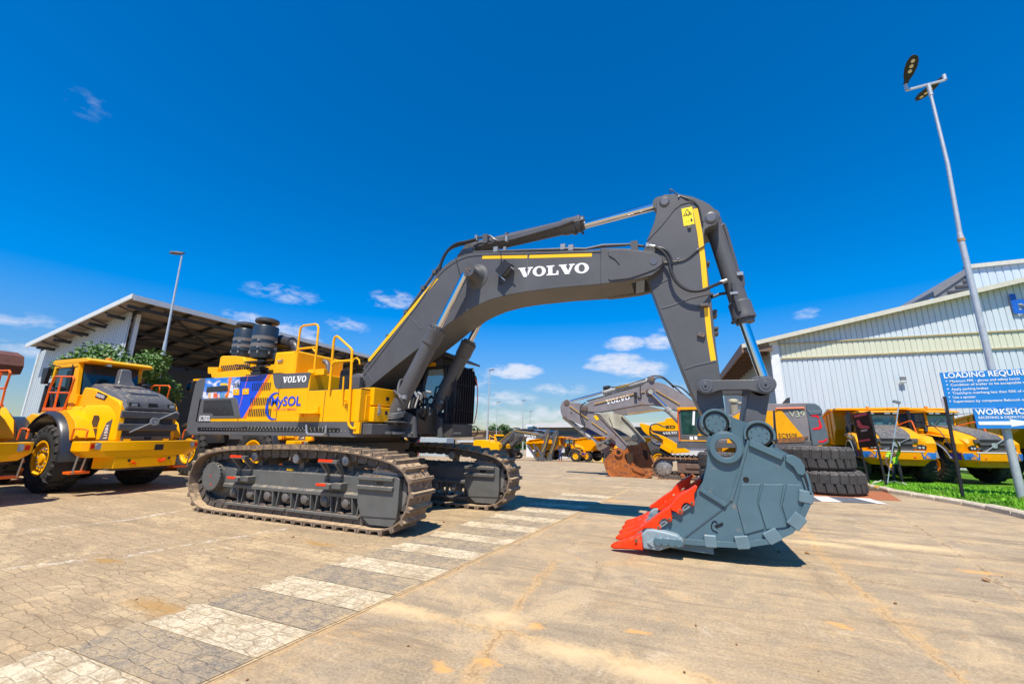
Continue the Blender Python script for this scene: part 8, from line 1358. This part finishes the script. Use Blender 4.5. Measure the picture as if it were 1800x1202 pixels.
# ================================================================ trees
LF = mat('tree_leaf', (.10, .20, .03), .55, var=.5, scale=.8); LF2 = mat('dark_tree_leaf', (.045, .10, .02), .6, var=.5, scale=.4); BRK = mat('tree_bark', (.14, .10, .07), .9, var=.3, bump=.5)
def tree(x, y, z, h, r, n, ls, m_, label, sd, grp=None, crown=.35):
    global OFF
    rr = random.Random(sd); OFF = Vector((x, y, z)); t = thing('tree', label, 'tree', OFF, 0, grp)
    b = MB(); b.loft([[Vector((x+rad*math.cos(a)+dx, y+rad*math.sin(a), z+zz_)) for a in [k*math.pi/4 for k in range(8)]] for zz_, rad, dx in ((0, h*.035, 0), (h*.3, h*.025, .05*h), (h*.6, h*.016, .02*h))])
    lv = MB(); cl = []
    for i in range(13):
        a = i*2.4; u = rr.uniform(.25, 1); q = Vector((x+r*u*math.cos(a)*.8, y+r*u*math.sin(a)*.8, z+h*(crown+rr.random()*(.93-crown)*(1.15-.5*u)))); cl.append((q, r*rr.uniform(.28, .5))); b.tube([(x+.03*h, y, z+h*rr.uniform(.25, .5)), ((x+q.x)/2, (y+q.y)/2, (z+h*.4+q.z)/2), q], h*.008, 5, 2)
    b.build('trunk', BRK, t)
    for i in range(n):
        q, cr = rr.choice(cl); d = Vector((rr.gauss(0, 1), rr.gauss(0, 1), rr.gauss(0, .75))).normalized()*cr*rr.random()**.45; c = q+d
        if c.z < z+h*crown*.6: continue
        a = Vector((rr.gauss(0, 1), rr.gauss(0, 1), rr.gauss(0, .6))).normalized(); e = a.orthogonal().normalized(); s_ = ls*rr.uniform(.6, 1.4); lv.add([c-a*s_, c+e*s_*.45, c+a*s_, c-e*s_*.45], [(0, 1, 2, 3)])
    lv.build('crown', m_, t); OFF = Vector((0, 0, 0))
for px, pyt, X, r, sd, lb in ((188, 606, -23.5, 2.0, 1, 'leafy green tree above the cab of the left wheel loader'), (243, 610, -22.5, 1.9, 2, 'small green tree between the left wheel loader and the shed column')):
    q = PX(px, pyt, X); tree(X, q.y, 0, q.z, r*.85, 9000, .085, LF, lb, sd, 'trees by the shed', .58)
for i, (px, pyt, Y, r) in enumerate([(812, 762, 150, 10), (838, 753, 150, 9), (856, 760, 150, 8), (866, 752, 155, 9), (880, 745, 155, 8), (893, 766, 150, 8), (905, 772, 160, 8), (790, 764, 160, 10)]):
    q = P(px, pyt, Y); tree(q.x, Y, gz(Y), q.z-gz(Y), r*.75, 2600, .75, LF2, ['distant dark green tree above the brown brick building', 'distant rounded tree behind the tall pale lamp post', 'low distant tree right of the tall pale lamp post', 'bushy distant tree left of the tallest one', 'tallest distant tree above the yellow cab of the far excavator', 'low distant tree above the far excavator boom', 'lowest distant tree left of the office block', 'distant tree behind the excavator cab'][i], 20+i, 'distant trees', .1)
b = MB(); rr = random.Random(9)
for i in range(9000):
    x = rr.uniform(-420, 260); y = 210+rr.uniform(0, 25); h = 3.5+2*math.sin(x*.05)+1.5*math.sin(x*.21); c = Vector((x, y, -8+rr.random()**.7*h*1.5)); a = Vector((rr.gauss(0, 1), rr.gauss(0, 1), rr.gauss(0, 1))).normalized(); e = a.orthogonal().normalized(); s_ = 1.5; b.add([c-a*s_, c+e*s_*.6, c+a*s_, c-e*s_*.6], [(0, 1, 2, 3)])
kind(b.build('far_treeline', LF2), 'stuff')
# ================================================================ sign on the lamp post
YG = 16.95; SB = mat('sign_blue', (.015, .22, .62), .35, var=.06, scale=2); OFF = Vector((9.2, YG, 0))
t = thing('information_sign', 'blue sign with white loading rules on the galvanised lamp post', 'sign', OFF)
a, c, d = P(1652, 655, YG), P(1667, 717.5, YG), P(1800, 648, YG); xd = Vector((d.x-a.x, 0, d.z-a.z)).normalized(); W_, H_ = 2.95, a.z-c.z+.0
bd = MB(); bd.prism([(a.x, a.z), (a.x+W_*xd.x, a.z+W_*xd.z), (a.x+W_*xd.x, c.z+W_*xd.z*.3), (a.x, c.z)], YG, YG+.03); board = bd.build('upper_board', SB, t)
def ln(s, x, y, wpx, h, m_=WHT, par=None, bold=.0, sp=1.0): q = P(x, y, YG); e = P(x+wpx, y, YG); return text(s, (q.x, YG-.006, q.z), (1, 0, .02), (0, 0, 1), m_, par or board, e.x-q.x, h, 'sign_lettering', bold=bold, space=sp)
z7 = lambda x, y: (1600+x/4.45, 640+y/4.45)
x_, y_ = z7(265, 110); ln('LOADING REQUIREMENTS', x_, y_, 205, .17, bold=.02)
for s, x, y, w_ in (('Minimum PPE - gloves and safety boots', 310, 143, 553), ('Condition of trailer to be acceptable to loader', 316, 172, 720), ('Apply parking brakes', 322, 205, 290), ('Track/tyre overhang less than 50% of width', 330, 236, 640), ('Use a spotter', 333, 268, 182), ('Supervision by competent Babcock employee', 339, 300, 690)):
    x_, y_ = z7(x, y); ln(s, x_, y_, w_/4.45, .075, bold=.012); q = P(*z7(x-27, y-8), YG); b = MB(); b.lathe((q.x, YG, q.z+.01), (0, -1, 0), [(0, .02), (.006, .018)], 10); b.build('bullet_dot', WHT, board)
a2, c2 = P(1710, 717.8, YG-.04), P(1716.5, 753, YG-.04); bd = MB(); bd.prism([(a2.x, a2.z), (a2.x+1.75, a2.z+.02), (a2.x+1.75, c2.z+.02), (a2.x, c2.z)], YG-.04, YG-.01); lb_ = bd.build('lower_board', SB, t); YG -= .04
x_, y_ = z7(512, 395); ln('WORKSHOP', x_, y_, 99, .17, par=lb_, bold=.025); x_, y_ = z7(535, 427); ln('RECEIVING & DESPATCH', x_, y_, 83, .075, par=lb_, bold=.015)
q = P(*z7(537, 474), YG); b = MB(); b.prism([(q.x, q.z), (q.x+.72, q.z), (q.x+.70, q.z-.05), (q.x+1.35, q.z+.06), (q.x+.70, q.z+.17), (q.x+.72, q.z+.11), (q.x, q.z+.10)], YG-.006, YG-.001); b.build('arrow', WHT, lb_)
b = MB(); [b.box(9.0, 9.45, YG+.07, YG+.35, z, z+.05) for z in (2.2, 2.75, 3.6)]; b.build('clamps', GAL, t); OFF = Vector((0, 0, 0))
# ================================================================ banners on the lawn
gr_ = lambda x, y: G(x, y, .10, gl)
r0 = gr_(1559, 856); l0 = gr_(1528.6, 852); OFF = r0.copy(); t = thing('banner', 'black banner with red print on two dark posts beside the big tyres', 'banner', r0)
rt = P(1528, 722, r0.y); lt = P(1512.5, 770, l0.y); b = MB(); b.bar(r0, rt, .06); b.build('post', BLK, t); b = MB(); b.bar(l0, P(1499, 728, l0.y), .055); b.build('post', BLK, t)
BNM = mat('banner_black_red', (.014, .013, .017), .6, var=.3, spec=.1); p4 = [P(1499.4, 727.7, l0.y-.05), P(1528, 722.3, r0.y-.05), P(1540.5, 785, r0.y-.05), P(1511, 787, l0.y-.05)]
b = MB(); b.loft([p4, [q+Vector((0, .03, 0)) for q in p4]]); pn = b.build('panel', BNM, t); bl_ = lambda u, v: p4[0].lerp(p4[1], u).lerp(p4[3].lerp(p4[2], u), v)-Vector((.03, .0, 0))
[MB().add([bl_(u, v) for u, v in q], [tuple(range(len(q)))]).build('red_print', mat('banner_red', (.62, .01, .08), .5), pn) for q in ([(.1, .04), (.9, .02), (.9, .10), (.1, .12)], [(.2, .2), (.38, .2), (.5, .36), (.9, .42), (.9, .48), (.4, .46), (.2, .38)], [(.12, .78), (.8, .76), (.8, .82), (.12, .84)])]; MB().add([bl_(u, v) for u, v in [(.35, .5), (.75, .49), (.75, .54), (.35, .55)]], [(0, 1, 2, 3)]).build('pale_print', mat('banner_pale', (.4, .4, .42), .4), pn); OFF = Vector((0, 0, 0))
r0 = gr_(1693, 875); OFF = r0.copy(); t = thing('flag_pole', 'thin black pole with a scrap of flag, on the lawn before the blue sign', 'flag pole', r0); rt = P(1660, 697, r0.y); b = MB(); b.bar(r0, rt, .065); b.box(r0.x-.12, r0.x+.12, r0.y-.1, r0.y+.1, r0.z-.04, r0.z+.0); b.build('pole', BLK, t)
p4 = [P(1655, 701, r0.y-.02), P(1661, 699, r0.y), P(1669, 732, r0.y), P(1664, 726, r0.y-.02)]; b = MB(); b.loft([p4, [q+Vector((0, .015, 0)) for q in p4]]); b.build('flag', mat('faded_flag', (.45, .4, .5), .5, rust=.2, rustc=(.4, .02, .1)), t); OFF = Vector((0, 0, 0))
# ================================================================ light stand and the man
o = gr_(1561, 853); OFF = o.copy(); t = thing('light_stand', 'silver telescopic stand with a small lamp on top, gripped by the man on the lawn', 'light stand', o); tp = P(1580, 712, o.y); b = MB(); b.tube([o+Vector((0, 0, .1)), tp], .021, 8); b.build('mast', mat('pale_blue_tube', (.5, .6, .65), .3, .4), t)
b = MB(); b.cyl(o+(tp-o)*.22, o+(tp-o)*.27, .04); b.build('yellow_collar', STR, t)
q = tp+Vector((-.05, 0, .12)); b = MB(); b.M = Matrix.Translation(q) @ Matrix.Rotation(R(20), 4, 'Y'); b.box(-.12, .11, -.06, .06, -.04, .06); b.M = None; b.bar(tp, tp+Vector((0, 0, .08)), .03); lh = b.build('lamp', mat('lamp_grey', (.18, .2, .22), .35), t, bevel=.01)
b = MB(); [b.tube([o+Vector((0, 0, .12)), o+Vector((dx*.5, dy, .2)), o+Vector((dx*.95, dy*1.2, .08))], .012, 6) for dx, dy in ((-.45, -.1), (.4, -.15))]; b.build('spring_legs', STL, t); b = MB(); b.bar(o+Vector((-.62, -.12, .0)), o+Vector((-.38, -.1, .16)), .07, .03); b.bar(o+Vector((.62, -.2, -.02)), o+Vector((.42, -.17, .16)), .07, .03); b.build('pale_feet', mat('cream_plastic', (.75, .7, .62), .4), t); OFF = Vector((0, 0, 0))
SKN = mat('skin_brown', (.12, .055, .03), .5, var=.1)
def skin(name, joints, edges, m_, parent, sub=2, root=0):
    me = bpy.data.meshes.new(name); me.from_pydata([Vector(j[0])-OFF for j in joints], edges, []); o_ = bpy.data.objects.new(name, me); col.objects.link(o_); sm = o_.modifiers.new('skin', 'SKIN'); me.skin_vertices or None
    for i, j in enumerate(joints): v = me.skin_vertices[0].data[i]; v.radius = (j[1], j[2] if len(j) > 2 else j[1]); v.use_root = i == root
    o_.modifiers.new('sub', 'SUBSURF').levels = sub; o_.modifiers['sub'].render_levels = sub
    ev = o_.evaluated_get(bpy.context.evaluated_depsgraph_get()); m2 = bpy.data.meshes.new_from_object(ev); bpy.data.objects.remove(o_); m2.polygons.foreach_set('use_smooth', [True]*len(m2.polygons)); m2.materials.clear(); m2.materials.append(m_); o2 = bpy.data.objects.new(name, m2); col.objects.link(o2); o2.parent = parent; return o2
def man(base, face, hands, label, top, trou, hgt=1.72, boots=None, grip=True):
    global OFF
    OFF = base.copy(); t = thing('person', label, 'person', base); f = Vector((math.cos(face), math.sin(face), 0)); s_ = Vector((-f.y, f.x, 0)); k = hgt/1.75; Z = Vector((0, 0, 1))
    def at(a, c, z): return base+f*a*k+s_*c*k+Z*z*k
    HL, HR = [h if h is not None else at(.08, c_, .82) for h, c_ in zip(hands, (.3, -.3))]
    def elbow(sh, h, out): m_ = (sh+h)/2; return m_+out*.12*k-Z*.06*k
    sL, sR = at(0, .19, 1.42), at(0, -.19, 1.42); eL, eR = elbow(sL, HL, s_-f*.5), elbow(sR, HR, -s_-f*.5)
    J = [(at(0, 0, .98), .145, .11), (at(0, 0, 1.15), .13, .10), (at(0, 0, 1.35), .15, .105), (at(0, 0, 1.46), .085), (at(.01, 0, 1.53), .052), (at(.02, 0, 1.60), .072), (at(.03, 0, 1.68), .085), (at(.02, 0, 1.74), .062), (at(.1, 0, 1.645), .022),
         (sL, .062), (eL, .042), (HL, .03), (sR, .062), (eR, .042), (HR, .03), (at(0, .1, .9), .095), (at(.04, .12, .5), .062), (at(-.01, .13, .1), .042), (at(.15, .15, .04), .036), (at(0, -.1, .9), .095), (at(.05, -.13, .5), .062), (at(0, -.16, .1), .042), (at(.15, -.19, .04), .036)]
    E_ = [(0, 1), (1, 2), (2, 3), (3, 4), (4, 5), (5, 6), (6, 7), (6, 8), (2, 9), (9, 10), (10, 11), (2, 12), (12, 13), (13, 14), (0, 15), (15, 16), (16, 17), (17, 18), (0, 19), (19, 20), (20, 21), (21, 22)]
    J = [(j[0], j[1]*k, (j[2] if len(j) > 2 else j[1])*k) for j in J]; skin('body', J, E_, SKN, t)
    for h, e in ((HL, eL), (HR, eR)):
        d = (h-e).normalized(); side = d.cross(Z); side = side.normalized() if side.length > .1 else s_; up = side.cross(d)
        for i, off in enumerate((-.03, -.01, .01, .03)): ln_ = (.06, .075, .07, .055)[i]; skin('finger', [(h, .012), (h+d*.05+side*off, .0095), (h+d*(.05+ln_*.5)+side*off*1.1-up*.012, .0085), (h+d*(.045+ln_*.6)+side*off-up*.045, .008)], [(0, 1), (1, 2), (2, 3)], SKN, t, 1)
        skin('thumb', [(h, .013), (h+d*.03-side*.04, .010), (h+d*.06-side*.045-up*.03, .009)], [(0, 1), (1, 2)], SKN, t, 1)
    g = .016*k; T = [(at(0, 0, .84), .168, .13), (at(0, 0, 1.15), .15, .12), (at(0, 0, 1.35), .168, .125), (at(0, 0, 1.45), .09, .09), (sL, .08, .08), (sL.lerp(eL, .55), .066, .066), (sR, .08, .08), (sR.lerp(eR, .55), .066, .066)]
    skin('shirt', [(a_, r1*k, r2*k) for a_, r1, r2 in T], [(0, 1), (1, 2), (2, 3), (2, 4), (4, 5), (2, 6), (6, 7)], top, t)
    T = [(at(0, 0, .98), .155, .12), (at(0, .1, .88), .11, .11), (at(.04, .12, .5), .082, .082), (at(-.01, .13, .12), .066, .066), (at(0, -.1, .88), .11, .11), (at(.05, -.13, .5), .082, .082), (at(0, -.16, .12), .066, .066)]
    skin('trousers', [(a_, r1*k, r2*k) for a_, r1, r2 in T], [(0, 1), (1, 2), (2, 3), (0, 4), (4, 5), (5, 6)], trou, t)
    b = MB(); [b.loft([[q+f*u+s_*w_+Z*z for u, w_, z in ((-.09, -.045, -.1), (.18, -.05, -.1), (.18, .05, -.1), (-.09, .045, -.1))], [q+f*u+s_*w_+Z*z for u, w_, z in ((-.09, -.045, -.02), (.16, -.04, -.05), (.16, .04, -.05), (-.09, .045, -.02))], [q+f*u+s_*w_+Z*z for u, w_, z in ((-.07, -.04, .03), (.03, -.04, .03), (.03, .04, .03), (-.07, .04, .03))]]) for q in (at(-.01, .13, .1), at(0, -.16, .1))]; b.build('boots', boots or BLK, t, bevel=.01)
    b = MB(); hd = at(.015, 0, 1.705); b.loft([[hd+Vector((0, 0, z))+(f*math.cos(a)+s_*math.sin(a))*r_*k for a in [i*math.pi/8 for i in range(16)]] for z, r_ in ((-.01, .094), (.03, .092), (.06, .07), (.075, .02))]); b.build('hair', mat('hair_black', (.01, .009, .008), .8), t)
    b = MB(); [b.lathe(at(.098, c, 1.655), f, [(0, .010), (.006, .005)], 8) for c in (-.032, .032)]; b.build('eyes', mat('eye_dark', (.02, .015, .01), .2), t); [b_ for b_ in ()]; OFF = Vector((0, 0, 0))
    b = MB(); return t
pb = gr_(1580, 850); HI = mat('hi_vis_lime', (.42, .75, .02), .6, var=.2, rust=.5, rustc=(.02, .12, .04), scale=5); mo = lambda k_: o+(tp-o)*k_
man(pb, math.atan2(o.y-pb.y, o.x-pb.x)+.3, (mo(.58), mo(.2)+Vector((0, 0, .0))), 'man in a lime hi-vis shirt and black trousers holding the light stand on the lawn', HI, mat('black_trousers', (.02, .02, .022), .8), 1.68)
fb_ = P(985, 812, 50.5); base = Vector((fb_.x, 50.5, gz(50.5))); man(base, R(120), (base+Vector((-.3, .4, 1.9)), base+Vector((.15, .4, 1.7))), 'man in navy overalls with orange boots reaching up at the far dump truck', mat('navy_overalls', (.02, .04, .12), .8), mat('navy_overalls', (.02, .04, .12), .8), 1.8, mat('orange_boots', (.9, .2, .03), .5))
